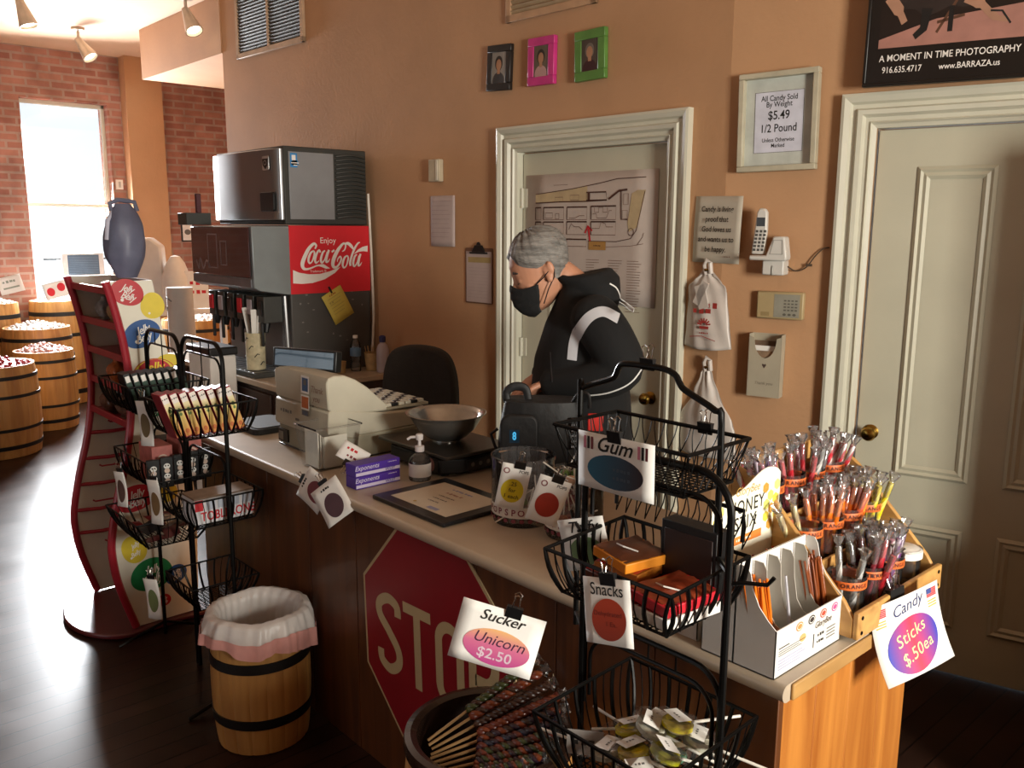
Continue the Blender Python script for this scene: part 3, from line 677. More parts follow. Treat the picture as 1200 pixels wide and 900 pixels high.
# grid of crossed wires on the back of the middle tier
g = G()
g.tube([(-1.17, 1.36, 1.175), (-1.17, 1.36, 1.235), (-.86, 1.36, 1.235), (-.86, 1.36, 1.175)], .0045, BLACKM, 8, M=O)
for i in range(13):
    a = -1.17 + i * .0258
    g.tube([(a, 1.36, 1.16), (a + .02, 1.36, 1.205), (a + .0258, 1.36, 1.235)], .0014, BLACKM, 5, M=O); g.tube([(a, 1.36, 1.16), (a - .0 + .006, 1.36, 1.205), (a, 1.36, 1.235)], .0014, BLACKM, 5, M=O)
g.build('back_grid', rack)
# dark gum tray standing at the back of the middle basket
g = G(); g.box(-.99, -.865, 1.285, 1.325, 1.062, 1.205, BLACKP); g.box(-.982, -.873, 1.283, 1.285, 1.08, 1.19, mat('deep_brown', '#2a1712', .5)); 
tag(g.build('dark_carton', None, bevel=.003), 'black carton standing at the back of the middle wire basket', 'carton')

# cards on the front rack
TEAL = gradmat('gum_oval', '#1d5f7d', '#2a1c24', 'X', -.07, .06); PINKP = mat('pink_print', '#c57a93', .6); 
def dr_gum(g, M):
    g.disc(.0, -.014, .068, .032, TEAL, M, .0003); g.text('Gum', .040, -.004, .034, INK, M, .0003, .35, .012, 1.1)
    for k, c in enumerate((PINKP, INK, MAROON)):
        for s in (-1, 1): g.rect(s * .066 - .012 + k * .009, s * .066 - .006 + k * .009, .022, .046, c, M, .0003)
    g.scrib(5, .014, .018, -.008, mat('gum_text', '#3d4a58', .6), M, .0006, .2); g.scrib(5, .014, .018, -.024, mat('gum_text', '#3d4a58', .6), M, .0006, .2)
card('price_card', 'white Gum price card with a blue-black oval on the top wire basket', T(-1.03, 1.190, 1.317) @ R('Y', -1), .185, .108, dr_gum, (-.002, .052), 0, 'cards on the front wire rack')
def dr_snack(g, M):
    g.disc(.002, -.014, .036, .038, gradmat('snack_oval', '#8f2f18', '#c4431f'), M, .0003, 36, -30); g.text('Snacks', .031, 0, .038, INK, M, .0003, 0, .006, .85)
    g.text('Dehydrated', .0125, 0, -.004, mat('snack_text', '#6d2010', .6), M, .0006); g.text('1 Ea.', .0125, .006, -.022, mat('snack_text', '#6d2010', .6), M, .0006)
card('price_card', 'white Snacks price card with an orange-red oval on the middle basket', T(-.955, 1.095, 1.084) @ R('Z', 8) @ R('Y', -10) @ R('X', -6), .10, .118, dr_snack, (.004, .056), 0, 'cards on the front wire rack')
def dr_sucker(g, M):
    g.disc(.004, -.018, .066, .036, gradmat('sucker_oval', '#b24183', '#e4b26f', 'Z', -.05, .02, '#c9688c'), M, .0003, 36)
    g.text('Sucker', .030, .0, .040, INK, M, .0003, .3, .008, 1.05); g.text('Unicorn', .031, .006, -.005, mat('dark_plum', '#43203c', .6), M, .0006, .25, 0, 1)
    g.text('$2.50', .028, .004, -.034, mat('silver_print', '#cdb8c4', .5), M, .0006, 0, .012, 1.1)
card('price_card', 'white Unicorn Sucker price card with a pink oval hung by the dark barrel', T(*(-1.176, 1.028, .973)) @ R('Z', 42) @ R('Y', 15) @ R('X', -4), .165, .122, dr_sucker, (.018, .058), 0, 'cards on the front wire rack')
def dr_taffy(g, M):
    g.disc(.0, -.015, .036, .030, mat('taffy_green', '#6f8a5c', .6, noise=.15), M, .0003); g.text('Taffy', .034, 0, .036, INK, M, .0003, .3, .006)
card('price_card', 'white Taffy card with a green oval inside the middle basket', T(-1.165, 1.26, 1.11) @ R('Z', 25) @ R('Y', -14), .10, .11, dr_taffy, None, 0, 'cards on the front wire rack')
clip_part(rack, O @ T(-1.05, 1.30, 1.492)).name = 'binder_clip'; clip_part(rack, O @ T(-.975, 1.39, 1.366))

# snack packs in the middle basket
SN = [mat('snack_' + n, c, .35, noise=.25, nscale=40) for n, c in (('brown', '#5a2f1c'), ('rust', '#8a3a20'), ('red', '#b3202b'), ('amber', '#a8651f'))]
ORANGE = mat('bright_orange', '#e08a1c', .5, noise=.05); BRED = mat('bright_red', '#c71f2d', .45, noise=.04)
def snack(label, x, y, z, sx, sy, sz, top, edge, rz, tilt=0):
    t = thing('snack_box', label, 'box', T(x, y, z) @ R('Z', rz) @ R('Y', tilt), 'snack packs in the middle basket')
    g = G(); g.box(-sx, sx, -sy, sy, 0, sz, edge); g.build('tray', t, bevel=.002)
    g = G(); g.grid(9, 9, lambda u, v: ((u - .5) * 1.92 * sx, (v - .5) * 1.92 * sy, sz + .001 + .006 * sin(pi * u) * sin(pi * v) + .002 * sin(u * 19 + v * 7)), top); g.build('window_film', t)
    g = G(); g.tube([(-sx * .5, -sy * .3, sz + .006), (0, -sy * .4, sz + .011), (sx * .5, -sy * .1, sz + .007)], .0016, WHITE, 6); g.build('white_band', t)
snack('snack box with a bright orange end, on top in the middle basket', -1.035, 1.25, 1.118, .05, .055, .020, SN[0], ORANGE, -10, 4)
snack('red ended snack box at the right of the middle basket', -.905, 1.215, 1.090, .05, .068, .020, SN[1], BRED, -6, 3)
snack('red and white snack box lowest at the right of the middle basket', -.905, 1.215, 1.064, .052, .07, .022, SN[2], mat('white_red_edge', '#d8d2cc', .5), -6, 0)
snack('rust brown snack box at the front of the middle basket', -1.0, 1.17, 1.064, .045, .04, .026, SN[1], SN[1], 8)
snack('amber ended snack box under the orange one', -1.035, 1.255, 1.094, .052, .055, .020, SN[2], SN[3], 4)
snack('dark red snack box at the left of the middle basket', -1.055, 1.255, 1.064, .052, .06, .026, SN[2], SN[0], -4)

# lollipops in the bottom basket
LC = [clear('lolly_yellow', (.85, .78, .12), .2, .25), clear('lolly_green', (.35, .62, .45), .2, .3), clear('lolly_clear', (.85, .85, .8), .3, .2), mat('lolly_olive', '#8d8a1e', .2, noise=.3, coat=.5)]
random.seed(21)
def lolly(k, label, M):
    t = thing('wrapped_lollipop', label, 'lollipop', M, 'lollipops in the bottom wire basket')
    g = G(); c = LC[k]
    core = (mat('candy_yellow', '#dcc81c', .2, noise=.15, coat=.6), mat('candy_green', '#4f8a66', .2, noise=.15, coat=.6), mat('candy_white', '#b9b7a4', .25, noise=.15, coat=.6), LC[3])[k]
    g.lathe([(.001, -.009), (.020, -.009), (.026, -.004), (.026, .004), (.020, .009), (.001, .009)], core, 20); g.build('candy', t)
    g = G(); g.grid(11, 11, lambda u, v: ((u - .5) * .078, (v - .5) * .072, .0105 + .004 * sin(9 * u + 3 * v) * sin(7 * v) - .02 * max(0, abs(u - .5) + abs(v - .5) - .5)), CLEAR); g.build('wrapper', t)
    g = G(); g.rect(-.022, .020, -.014, .014, WHITE, T(0, .004, .0165)); g.scrib(3, .009, 0, .006, GREYINK, T(0, 0, .0168)); g.build('paper_label', t, smooth=0)
    g = G(); g.tube([(0, -.02, 0), (0, -.135, .002)], .0026, STICK, 8); g.build('stick', t)
ZL = .035
spots = [(-.99, 1.21, .760, 0, 250, 14), (-.935, 1.265, .765, 3, 305, 10), (-.885, 1.20, .758, 1, 240, 18), (-.94, 1.16, .757, 0, 80, -8), (-.885, 1.285, .752, 2, 115, 12), (-.98, 1.28, .745, 1, 95, 5), (-.99, 1.14, .742, 2, 280, 5), (-.90, 1.13, .745, 0, 60, 20), (-.94, 1.21, .785, 2, 120, 22), (-.905, 1.245, .795, 0, 165, 10), (-.87, 1.165, .785, 3, 150, 25)]
nm = ('yellow', 'green', 'clear', 'olive yellow')
cnt = {}
where = ('left of the heap', 'back of the heap', 'right of the heap', 'front of the heap', 'back right corner', 'back left corner', 'front left corner', 'front right corner', 'topmost in the middle', 'topmost towards the back', 'topmost at the right')
for (x, y, z, k, rz, rx), w in zip(spots, where):
    lolly(k, nm[k] + ' wrapped lollipop in the bottom wire basket, ' + w, T(x, y, z + ZL) @ R('Z', rz) @ R('X', rx) @ SC(1.15))
tag((lambda g: g.build('folded_label', None, T(-1.035, 1.13, .778) @ R('Z', 38) @ R('X', -28), smooth=0))(G().rect(-.035, .035, -.022, .022, mat('grey_card', '#8f8a86', .6), XZ).scrib(3, .022, 0, 0, INK, XZ, .0008, .2).box(-.035, .035, .0002, .0012, -.022, .022, WHITE)), 'small grey card lying among the lollipops', 'card')

# ---------------------------------------------------------------- barrels
STAVE = wood('barrel_wood', '#a4703a', '#c79553', 'z', 2.0, .5); DSTAVE = wood('dark_barrel_wood', '#33231a', '#4a3424', 'z', 2, .35, .3)
def barrel(name, label, x, y, r0, rm, h, m, hoops, hoopm, open_in=.06, group=None, n=18, rimm=None, parts=True):
    t = thing(name, label, 'barrel', T(x, y, 0), group)
    rad = lambda z: r0 + (rm - r0) * sin(pi * min(max(z / h, 0), 1)) ** .8
    def rf(a, z):
        q = (a * n / (2 * pi)) % 1
        return 1 - .012 * max(0, 1 - min(q, 1 - q) * 14)
    g = G(); prof = [(.001, .004), (r0 * .97, .004)] + [(rad(h * k / 14), max(.004, h * k / 14)) for k in range(15)] + [(r0 - .016, h), (r0 - .018, h - .05), (rad(h - open_in - .02) - .02, h - open_in - .02)]
    g.lathe(prof, m, n * 8, ID, rf); g.build('staves', t, smooth=25)
    g = G(); g.lathe([(rad(h - open_in - .03) - .016, h - open_in - .02), (.001, h - open_in - .02)], m, 36); g.build('inner_floor', t)
    for a, b in hoops:
        g = G(); g.lathe([(rad(a) + .0005, a), (rad(a) + .004, a + .001), (rad(b) + .004, b - .001), (rad(b) + .0005, b)], hoopm, 64); g.build('hoop', t)
    if rimm:
        g = G(); g.lathe([(r0 + .001, h - .035), (r0 + .010, h - .030), (r0 + .013, h - .010), (r0 + .010, h + .003), (r0 - .004, h + .006), (r0 - .018, h), (r0 - .022, h - .02), (r0 - .03, h - .09), (r0 - .045, h - .15), (.001, h - .155)], rimm, 64); g.build('rim', t)
    return t
HOOP = mat('black_hoop', '#171413', .5, .3, noise=.2)
wb = barrel('waste_barrel', 'small wooden barrel used as a waste bin, lined with a white bag', -2.662, 1.242, .152, .167, .455, STAVE, [(.10, .135), (.30, .335)], HOOP, .36)
LINER = mat('white_bin_liner', '#cfcac6', .38, noise=.06, bump=.35, bscale=14); LINP = mat('pink_drawstring', '#d59a92', .45, noise=.15)
def lfold(a): return .005 * sin(a * 7 + .6 + 2 * sin(a * 2)) + .004 * sin(a * 13 + 1.9 + 3 * sin(a)) + .003 * sin(a * 31 + 4 * sin(a * 3))
t = thing('bin_liner', 'white plastic bag with a pink drawstring hem folded over the barrel rim', 'bag', T(-2.662, 1.242, .055) @ SC(.962, .962, 1))
g = G()
def linerf(u, v):
    a = 2 * pi * u; f = lfold(a)
    P = [(.118, .10), (.124, .22), (.128, .33), (.134, .395), (.152, .420), (.176, .412), (.190, .378), (.197, .325 + .028 * sin(a + 2.6) + .012 * sin(a * 3 + 1))]
    q = v * (len(P) - 1); i = min(int(q), len(P) - 2); k = q - i; r = P[i][0] * (1 - k) + P[i + 1][0] * k; z = P[i][1] * (1 - k) + P[i + 1][1] * k
    r += f * max(0, v - .55) * 2.2 + .0025 * sin(a * 23 + v * 9 + 2 * sin(a * 2))
    r = max(r, .17 if v > .72 else 0)
    return (r * cos(a), r * sin(a), z + .005 * sin(a * 5 + 1) * v)
g.grid(140, 26, linerf, LINER, cu=True); g.build('bag', t, smooth=80)
g = G()
def hemf(u, v):
    x, y, z = linerf(u, .93 + .07 * v); a = 2 * pi * u; d = v * (.034 + .012 * sin(a * 2 + 1) + .005 * sin(a * 7)); k = .0028 + .002 * sin(a * 13) * v
    r = sqrt(x * x + y * y); return (x * (r + k + .002) / r, y * (r + k + .002) / r, z + .006 - d)
g.grid(140, 5, hemf, LINP, cu=True); g.build('drawstring_hem', t, smooth=80)
g = G(); g.lathe([(.1195, .099), (.001, .10)], LINER, 24); g.build('bag_bottom', t)

dbx, dby, dbz = -1.405, 1.205, .60
db = barrel('candy_barrel', 'wooden barrel with a glossy dark brown rim in front of the stop sign', dbx, dby, .185, .205, dbz, STAVE, [(.10, .13), (.40, .43)], HOOP, .16, rimm=mat('glossy_brown', '#2b1d16', .25, noise=.2, coat=.4))
# rainbow twist suckers leaning in it
WOODST = mat('wooden_stick', '#b08d5f', .6, noise=.1)
TW = [mat('twist_' + n, c, .3, noise=.3, nscale=50, coat=.3) for n, c in (('brown', '#3a2218'), ('orange', '#7d3a1c'), ('purple', '#2f1d2c'), ('green', '#3d4624'), ('rust', '#6a2f22'), ('navy', '#232a3d'))]
def sucker(label, p, q, seed, L=.20):
    p, q = Vector(p), Vector(q); d = (q - p); M = T(*p) @ d.to_track_quat('Z', 'Y').to_matrix().to_4x4()
    t = thing('twist_sucker', label, 'sucker', M, 'twist suckers in the dark-rimmed barrel')
    Ltot = d.length; g = G(); g.tube([(0, 0, 0), (0, 0, Ltot * .5)], .0034, WOODST, 8); g.build('stick', t)
    g = G(); n = 46; a0 = Ltot * .36
    rr = random.Random(seed); order = [rr.randrange(6) for _ in range(4)]
    for k in range(3):
        pts = []
        for i in range(n + 1):
            z = a0 + (Ltot - a0 - .012) * i / n; a = i * .62 + k * 2 * pi / 3
            pts.append((.0062 * cos(a), .0062 * sin(a), z))
        g.tube(pts, .0062, TW[order[k]], 6)
    g.build('twisted_candy', t, smooth=60)
    g = G(); g.lathe([(.004, Ltot - .016), (.016, Ltot - .004), (.010, Ltot + .004), (.015, Ltot + .012), (.006, Ltot + .010)], CLEAR, 9, ID, lambda a, z: 1 + .25 * sin(a * 5 + z * 300)); g.build('wrapper_twist', t)
random.seed(4)
cx, cy = dbx, dby
ss = [((-1.50, 1.10, .575), (-1.395, 1.345, .735)), ((-1.49, 1.095, .57), (-1.365, 1.345, .72)), ((-1.485, 1.10, .560), (-1.335, 1.34, .70)), ((-1.475, 1.09, .555), (-1.30, 1.34, .685)), ((-1.47, 1.085, .550), (-1.28, 1.325, .665)), ((-1.46, 1.08, .545), (-1.265, 1.30, .65)), ((-1.45, 1.075, .54), (-1.25, 1.28, .64)), ((-1.44, 1.07, .535), (-1.24, 1.25, .625)), ((-1.43, 1.065, .53), (-1.23, 1.22, .615)), ((-1.42, 1.065, .525), (-1.25, 1.18, .605)), ((-1.47, 1.11, .53), (-1.29, 1.29, .64))]
for i, (p, q) in enumerate(ss):
    w = ('topmost and farthest back', 'second from the back', 'third from the back', 'fourth from the back', 'fifth from the back', 'middle of the fan', 'below the middle of the fan', 'third from the front', 'second from the front', 'lowest, nearest the front', 'half hidden under the fan')[i]
    sucker('twisted sucker in the dark-rimmed barrel, ' + w, p, q, i)
# ---------------------------------------------------------------- stepped wooden candy tray on the counter end
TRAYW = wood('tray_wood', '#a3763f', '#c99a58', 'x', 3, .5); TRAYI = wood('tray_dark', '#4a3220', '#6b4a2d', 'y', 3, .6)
t = thing('stepped_candy_tray', 'stepped wooden display tray full of candy stick jars at the counter end', 'display tray', T(-.96, 1.86, .9005))
O = T(.96, -1.86, -.9005)
side = [(-.778, .912), (-.778, .955), (-.80, .988), (-.905, 1.095), (-.985, 1.175), (-1.045, 1.215), (-1.085, 1.225), (-1.085, .912)]
XZP = Matrix(((1, 0, 0, 0), (0, 0, 1, 0), (0, 1, 0, 0), (0, 0, 0, 1)))
for y in (1.658, 2.058):
    g = G(); g.prism(side, y, y + .012, TRAYW, O @ XZP); g.build('side_board', t, bevel=.003)
g = G(); g.box(-.778, -.766, 1.658, 2.07, .912, .972, TRAYW, O); o = g.build('front_rail', t, bevel=.003)
g = G()
for y in (1.675, 2.05): 
    for z in (.925, .958): g.lathe([(.001, 0), (.0045, 0), (.0045, .0015), (.001, .002)], BLACKM, 10, O @ T(-.766, y, z) @ R('Y', 90))
g.build('screws', o)
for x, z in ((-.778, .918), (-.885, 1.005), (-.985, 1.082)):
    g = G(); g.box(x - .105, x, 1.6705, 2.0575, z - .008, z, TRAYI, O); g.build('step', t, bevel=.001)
    if z > .95: g = G(); g.box(x - .008, x - .0005, 1.6705, 2.0575, z, z + .03, TRAYW, O); g.build('step_rail', t, bevel=.002)
g = G(); g.box(-1.085, -1.095, 1.658, 2.07, .912, 1.225, TRAYW, O); g.build('back_board', t, bevel=.002)
ORB = mat('orange_jar_band', '#d2662a', .5, noise=.06); BAND_INK = mat('band_ink', '#3d1608', .6)
def jar(label, x, y, z, r=.0395, h=.105, band=True, word='ORANGE', lid=False):
    t = thing('candy_stick_jar', label, 'jar', T(x, y, z), 'jars in the stepped candy tray')
    g = G(); g.lathe([(.001, .001), (r * .92, .001), (r * .96, .005), (r * .98, h * .9), (r * 1.05, h * .93), (r * 1.05, h), (r * .98, h), (r * .93, h * .93), (r * .93, .006), (.001, .004)], CLEAR, 32); g.build('jar_body', t, smooth=50)
    if band:
        g = G(); g.lathe([(r * 1.056, h * .76), (r * 1.06, h * .765), (r * 1.06, h * .925), (r * 1.056, h * .93)], ORB, 32)
        for a0 in (-72, 20, 110, 200):
            for i, ch in enumerate(word):
                a = radians(a0 + i * 14); g.text(ch, .0125, 0, h * .845, BAND_INK, T(r * 1.06 * cos(a), r * 1.06 * sin(a), 0) @ R('Z', a0 + i * 14 + 90) @ XZ, .0006, 0, .02)
        g.build('name_band', t, smooth=50)
    if lid:
        g = G(); g.lathe([(r * 1.0, h * .78), (r * 1.06, h * .78), (r * 1.06, h * .95), (r * .9, h * .99), (.001, h)], mat('white_lid', '#e8e4dc', .5, noise=.03), 32); g.build('lid_band', t)
    return t
CELLO = clear('cellophane', (.97, .97, .98), .35, .10, .10)
def stick_obj(c1, c2, r=.0068, L=.135):
    """twisted hard candy stick in a clear sleeve with a crimped frill on top"""
    g = G(); a = mat('stick_' + c1, c1, .25, noise=.08, coat=.5); b = mat('stick_' + c2, c2, .25, noise=.08, coat=.5)
    n, K = 8, 22; vs = []; 
    for i in range(K + 1):
        for j in range(n):
            q = 2 * pi * j / n + i * .33; vs.append((r * cos(q), r * sin(q), L * i / K))
    for j in range(n):
        fs = [(i * n + j, i * n + (j + 1) % n, (i + 1) * n + (j + 1) % n, (i + 1) * n + j) for i in range(K)]
        g.add(vs, fs, a if j % 4 < 2 else b)
    g.lathe([(.0005, 0), (r, 0)], a, 8); g.lathe([(r, L), (.0005, L + .001)], a, 8)
    o = g.build('candy_stick', None, smooth=50)
    w = G(); w.lathe([(r * 1.12, L * .72), (r * 1.15, L), (r * .75, L + .004), (r * 1.5, L + .016), (r * 1.9, L + .026), (r * 1.2, L + .024)], CELLO, 10, ID, lambda a, z: 1 + (.30 * sin(a * 4 + z * 260) if z > L else 0))
    w.build('wrapper', o, smooth=60)
    return o
SK = {}
random.seed(9)
def fill(jx, jy, jz, r, n, kinds, label, group, L=.135, lean=None, tall=1.0, jit=.012):
    for i in range(n):
        k = kinds[i % len(kinds)]
        a = 2.399 * i + random.random() * .3; rr = r * sqrt((i + .5) / n) * .80
        b = Vector((jx + rr * .7 * cos(a), jy + rr * .7 * sin(a), jz + .008 + random.uniform(0, .004)))
        d = Vector((rr * 1.0 * cos(a) + random.uniform(-jit, jit), rr * 1.0 * sin(a) + random.uniform(-jit, jit), L))
        if lean: d += Vector(lean)
        M = T(*b) @ d.to_track_quat('Z', 'Y').to_matrix().to_4x4() @ R('Z', random.uniform(0, 360)) @ T(0, 0, random.uniform(-.002, .012) * tall)
        if k not in SK: o = stick_obj(*k); SK[k] = o; o.matrix_world = M; tag(o, label, 'candy stick', group)
        else: dup(SK[k], M, label, group)
RW = ('#c2313a', '#d9c8c2'); RR = ('#b3242f', '#c94a50'); OR = ('#e06a14', '#e98a34'); YL = ('#d9c41c', '#e6dc6a'); PW = ('#7c4a86', '#d8c6d6'); MRN = ('#5a1a26', '#7a2a36'); BW = ('#5067b0', '#e0d4dc'); PKW = ('#c8788e', '#e2d2d2'); BK = ('#2a2022', '#5a4a4c'); TN = ('#b29a6a', '#d6cc9a'); GY = ('#8a8a86', '#cfcdc8')
B0, B1, B2 = 1.0825, 1.0055, .9185
xb, xm, xf = -1.036, -.936, -.832
def J(label, x, y, z, kinds, n, sl, grp, **k):
    jk = {q: k.pop(q) for q in ('band', 'word', 'lid', 'h') if q in k}
    jar(label, x, y, z, **jk)
    if n: fill(x, y, z, .040, n, kinds, sl, grp, **k)
J('leftmost jar of the back row in the wooden candy tray', xb, 1.722, B0, [PW, RW, PKW], 9, 'pale striped candy stick in the leftmost back jar', 'sticks in the leftmost back jar', lean=(-.02, -.03, 0))
J('second jar of the back row, holding red candy sticks', xb, 1.815, B0, [RR, RR, MRN], 5, 'red twisted candy stick leaning in the second back jar', 'red sticks in the second back jar', lean=(-.01, -.045, 0))
J('third jar of the back row, holding dark and pale sticks', xb, 1.905, B0, [BK, GY, RR, PKW], 11, 'dark or pale candy stick in the third back jar', 'sticks in the third back jar', tall=1.6)
J('right jar of the back row, holding red and white sticks', xb, 2.0, B0, [RW, PKW, RW], 10, 'red and white candy stick in the right back jar', 'red and white sticks in the right back jar', lean=(0, .02, 0))
J('left jar of the middle row, nearly empty', xm, 1.722, B1, [TN, YL], 3, 'pale yellow candy stick leaning in the nearly empty middle jar', 'pale yellow sticks in the middle row', lean=(-.03, -.05, 0))
J('second jar of the middle row, with orange sticks above it', xm, 1.815, B1, [OR], 8, 'orange candy stick in the second middle jar', 'orange sticks in the second middle jar')
J('third jar of the middle row, with bright orange sticks', xm, 1.905, B1, [OR, ('#d9552a', '#e07a48')], 9, 'bright orange candy stick in the third middle jar', 'orange sticks in the third middle jar', lean=(0, .02, 0))
J('right jar of the middle row, holding yellow sticks', xm, 2.0, B1, [YL], 10, 'yellow candy stick in the right middle jar', 'yellow sticks in the right middle jar')
J('left jar of the front row, nearly empty, with an orange band', xf, 1.728, B2, [GY], 2, 'grey candy stick in the left front jar', 'sticks in the left front jar', word='ORANGE')
J('second jar of the front row, packed with maroon sticks', xf, 1.818, B2, [MRN, MRN, BK, RR, MRN], 15, 'maroon candy stick in the second front jar', 'maroon sticks in the second front jar', word='STRAWBERRY')
J('third jar of the front row, with pink and blue striped sticks', xf, 1.908, B2, [BW, PKW, PW], 13, 'pink and blue striped candy stick in the third front jar', 'striped sticks in the third front jar')
J('right jar of the front row, empty with a white lid band', xf, 2.005, B2, [], 0, '', '', band=False, lid=True, h=.095)
# candy sticks price card hanging on the front rail
COVAL = gradmat('candy_oval', '#2a3aa8', '#2a3aa8', 'X', -.075, .075, '#c8324a')
FLAGB = mat('flag_blue', '#3a4a8a', .6); FLAGY = mat('flag_olive', '#b8a94e', .6); PALEY = mat('pale_yellow', '#e6dc9a', .6)
def dr_candy(g, M):
    g.disc(.0, -.022, .078, .058, COVAL, M, .0003, 40, 14)
    g.text('Candy', .036, .0, .062, mat('candy_ink', '#3a3f6a', .6), M, .0004, .3, 0, 1, 1, 'CENTER', 8)
    g.text('Sticks', .038, -.004, .0, PALEY, M, .0008, .2, 0, 1.0, 1.05, 'CENTER', 14); g.text('$.50ea', .036, .004, -.040, PALEY, M, .0008, .2, 0, 1.0, 1.05, 'CENTER', 14)
    for s in (-1, 1):
        for k in range(5): g.rect(s * .078 - .016, s * .078 + .016, .058 + k * .004, .061 + k * .004, RED, M, .0004)
        g.rect(s * .078 - .016, s * .078, .066, .078, FLAGB, M, .0006)
        for k in range(3): g.rect(s * .078 - .014, s * .078 + .014, .036 + k * .006, .039 + k * .006, FLAGY, M, .0004)
card('price_card', 'white Candy Sticks price card with a blue and red oval on the tray front', T(-.735, 1.838, .885) @ R('Z', 72) @ R('X', -14) @ R('Y', -9), .205, .175, dr_candy, (-.012, .088), 0, None, bend=.010, cs=1.3)

# ---------------------------------------------------------------- honey straw boxes
CARDB = mat('white_card', '#d8d5d0', .55, noise=.03); GREYC = mat('grey_card_inner', '#a9a49a', .6, noise=.04)
prof_side = [(0, 0), (0, .098), (-.018, .112), (-.040, .135), (-.055, .165), (-.062, .195), (-.07, .207), (-.088, .207), (-.092, .16), (-.105, .140), (-.168, .075), (-.168, 0)]
def straw_box(M, label, card_on=False):
    t = thing('straw_display_box', label, 'box', M)
    W = .254
    g = G()
    for y in (0, W - .002): g.prism(prof_side, y, y + .002, CARDB, XZP)
    g.box(-.002, 0, 0, W, 0, .099, CARDB); g.box(-.168, 0, 0, W, 0, .002, CARDB); g.box(-.094, -.090, 0, W, 0, .207, CARDB); g.box(-.168, -.166, 0, W, 0, .075, CARDB)
    g.build('carton', t)
    dv = [(-.004, .02), (-.01, .075), (-.032, .085), (-.046, .105), (-.055, .15), (-.058, .19), (-.066, .203), (-.086, .203), (-.089, .02)]
    for k in range(1, 5):
        d = G(); y = W * k / 5; d.prism(dv, y - .001, y + .001, GREYC, XZP); d.build('divider', t)
    return t
HX, HY = -.806, 1.408
hb = straw_box(T(HX, HY, .9005), 'white honey straw box with grey dividers and HONEY STIX header card')
g = G(); MX = T(.0006, 0, 0) @ R('Z', 90) @ XZ
for k, c in enumerate(('#d98a4a', '#3a3230', '#b8503a', '#b84a86')):
    y = .085 + k * .046; g.disc(y, .083, .013, .0095, mat('flavour_' + str(k), c, .5), MX); g.ring(y, .083, .010, .007, .0015, WHITE, MX, .0003, 20)
g.disc(.10, .055, .012, .008, mat('gold_line', '#c9a46a', .5), MX); g.text('GloryBee', .019, .178, .064, mat('brown_ink', '#5a4630', .6), MX, .0003, .3, 0, .9)
for i, wd in enumerate((.10, .075, .085)): g.rect(.012, .012 + wd, .052 - i * .0045, .0535 - i * .0045, GREYINK, MX)
for i, wd in enumerate((.09, .10, .08, .085)): g.rect(.012, .012 + wd, .032 - i * .006, .0345 - i * .006, mat('blue_grey_ink', '#a7a9c4', .6), MX)
g.rect(.012, .05, .058, .060, INK, MX)
g.scrib(3, .014, .172, .040, INK, MX, 0, 0, .012); g.scrib(4, .012, .172, .026, INK, MX, 0, 0, .012); g.rect(.142, .145, .018, .048, INK, MX)
for i in range(4): g.rect(.195, .23, .042 - i * .007, .0445 - i * .007, GREYINK, MX)
g.build('printing', hb, smooth=0)
# header card with a wavy top
HC = mat('header_cream', '#e9e4cf', .5, noise=.03)
g = G(); top = spline([(0, .300), (.05, .303), (.11, .315), (.165, .338), (.20, .345), (.235, .338), (.252, .325)], 5)
poly = [(0, .03)] + [(p.x, p.y) for p in top] + [(.252, .03)]
MH = T(-.1715, .02, 0) @ R('Z', 90) @ XZ
g.prism(poly, 0, .0018, HC, MH)
o = g.build('header_card', hb)
g = G(); Mh = MH @ T(0, 0, .0022); HON = [mat('hex_' + n, c, .5) for n, c in (('gold', '#e0c84a'), ('amber', '#c98f3a'), ('lime', '#cfd06a'), ('pale', '#e6d27a'))]
g.text('HONEY', .042, .125, .275, INK, Mh, 0, 0, .008, .85, 1.12); g.text('STIX', .042, .122, .239, INK, Mh, 0, 0, .008, .9, 1.12)
g.text('GloryBee', .026, .125, .310, mat('gold_ink', '#a8843a', .6), Mh, 0, .3, 0, .9); g.rect(.05, .185, .195, .213, mat('orange_bar', '#d07a35', .5), Mh); g.scrib(8, .011, .118, .204, HC, Mh, .0003, 0, .01)
hx = [(.015, .26, 0), (.02, .235, 1), (.03, .215, 0), (.012, .21, 3), (.195, .30, 1), (.215, .28, 2), (.235, .27, 0), (.20, .262, 2), (.22, .25, 1), (.238, .235, 2), (.20, .235, 0), (.215, .215, 1), (.235, .205, 3), (.03, .28, 3), (.24, .30, 3)]
for x, y, k in hx: g.flat([(x + .0125 * cos(radians(60 * q + 30)), y + .0125 * sin(radians(60 * q + 30))) for q in range(6)], HON[k], Mh)
g.build('card_printing', o, smooth=0)
# the straws: thin flexible tubes of coloured honey
def straw(c, name):
    g = G(); m = mat(name, c, .18, noise=.1, coat=.7)
    g.tube([(0, 0, 0), (.002, 0, .05), (.008, 0, .10), (.014, 0, .165)], [.0026, .0036, .0036, .0028], m, 7); return g.build('honey_straw', None, smooth=60)
STR = {}
random.seed(3)
def straws(M0, slot, n, c, nm, label, group, zoff=0, L=1.0):
    for i in range(n):
        y = .254 * (slot + .5) / 5 + random.uniform(-.02, .02); x = -.012 - .0048 * (i % 9) - random.uniform(0, .006); z = .006 + .003 * (i % 3) + zoff
        M = M0 @ T(x, y, z) @ R('Y', -17 + random.uniform(-3, 3)) @ R('X', random.uniform(-4, 4)) @ SC(1, 1, L * random.uniform(.97, 1.03))
        if nm not in STR: STR[nm] = straw(c, nm); o = STR[nm]; o.matrix_world = M; tag(o, label, 'honey straw', group)
        else: dup(STR[nm], M, label, group)
MB1 = T(HX, HY, .9005)
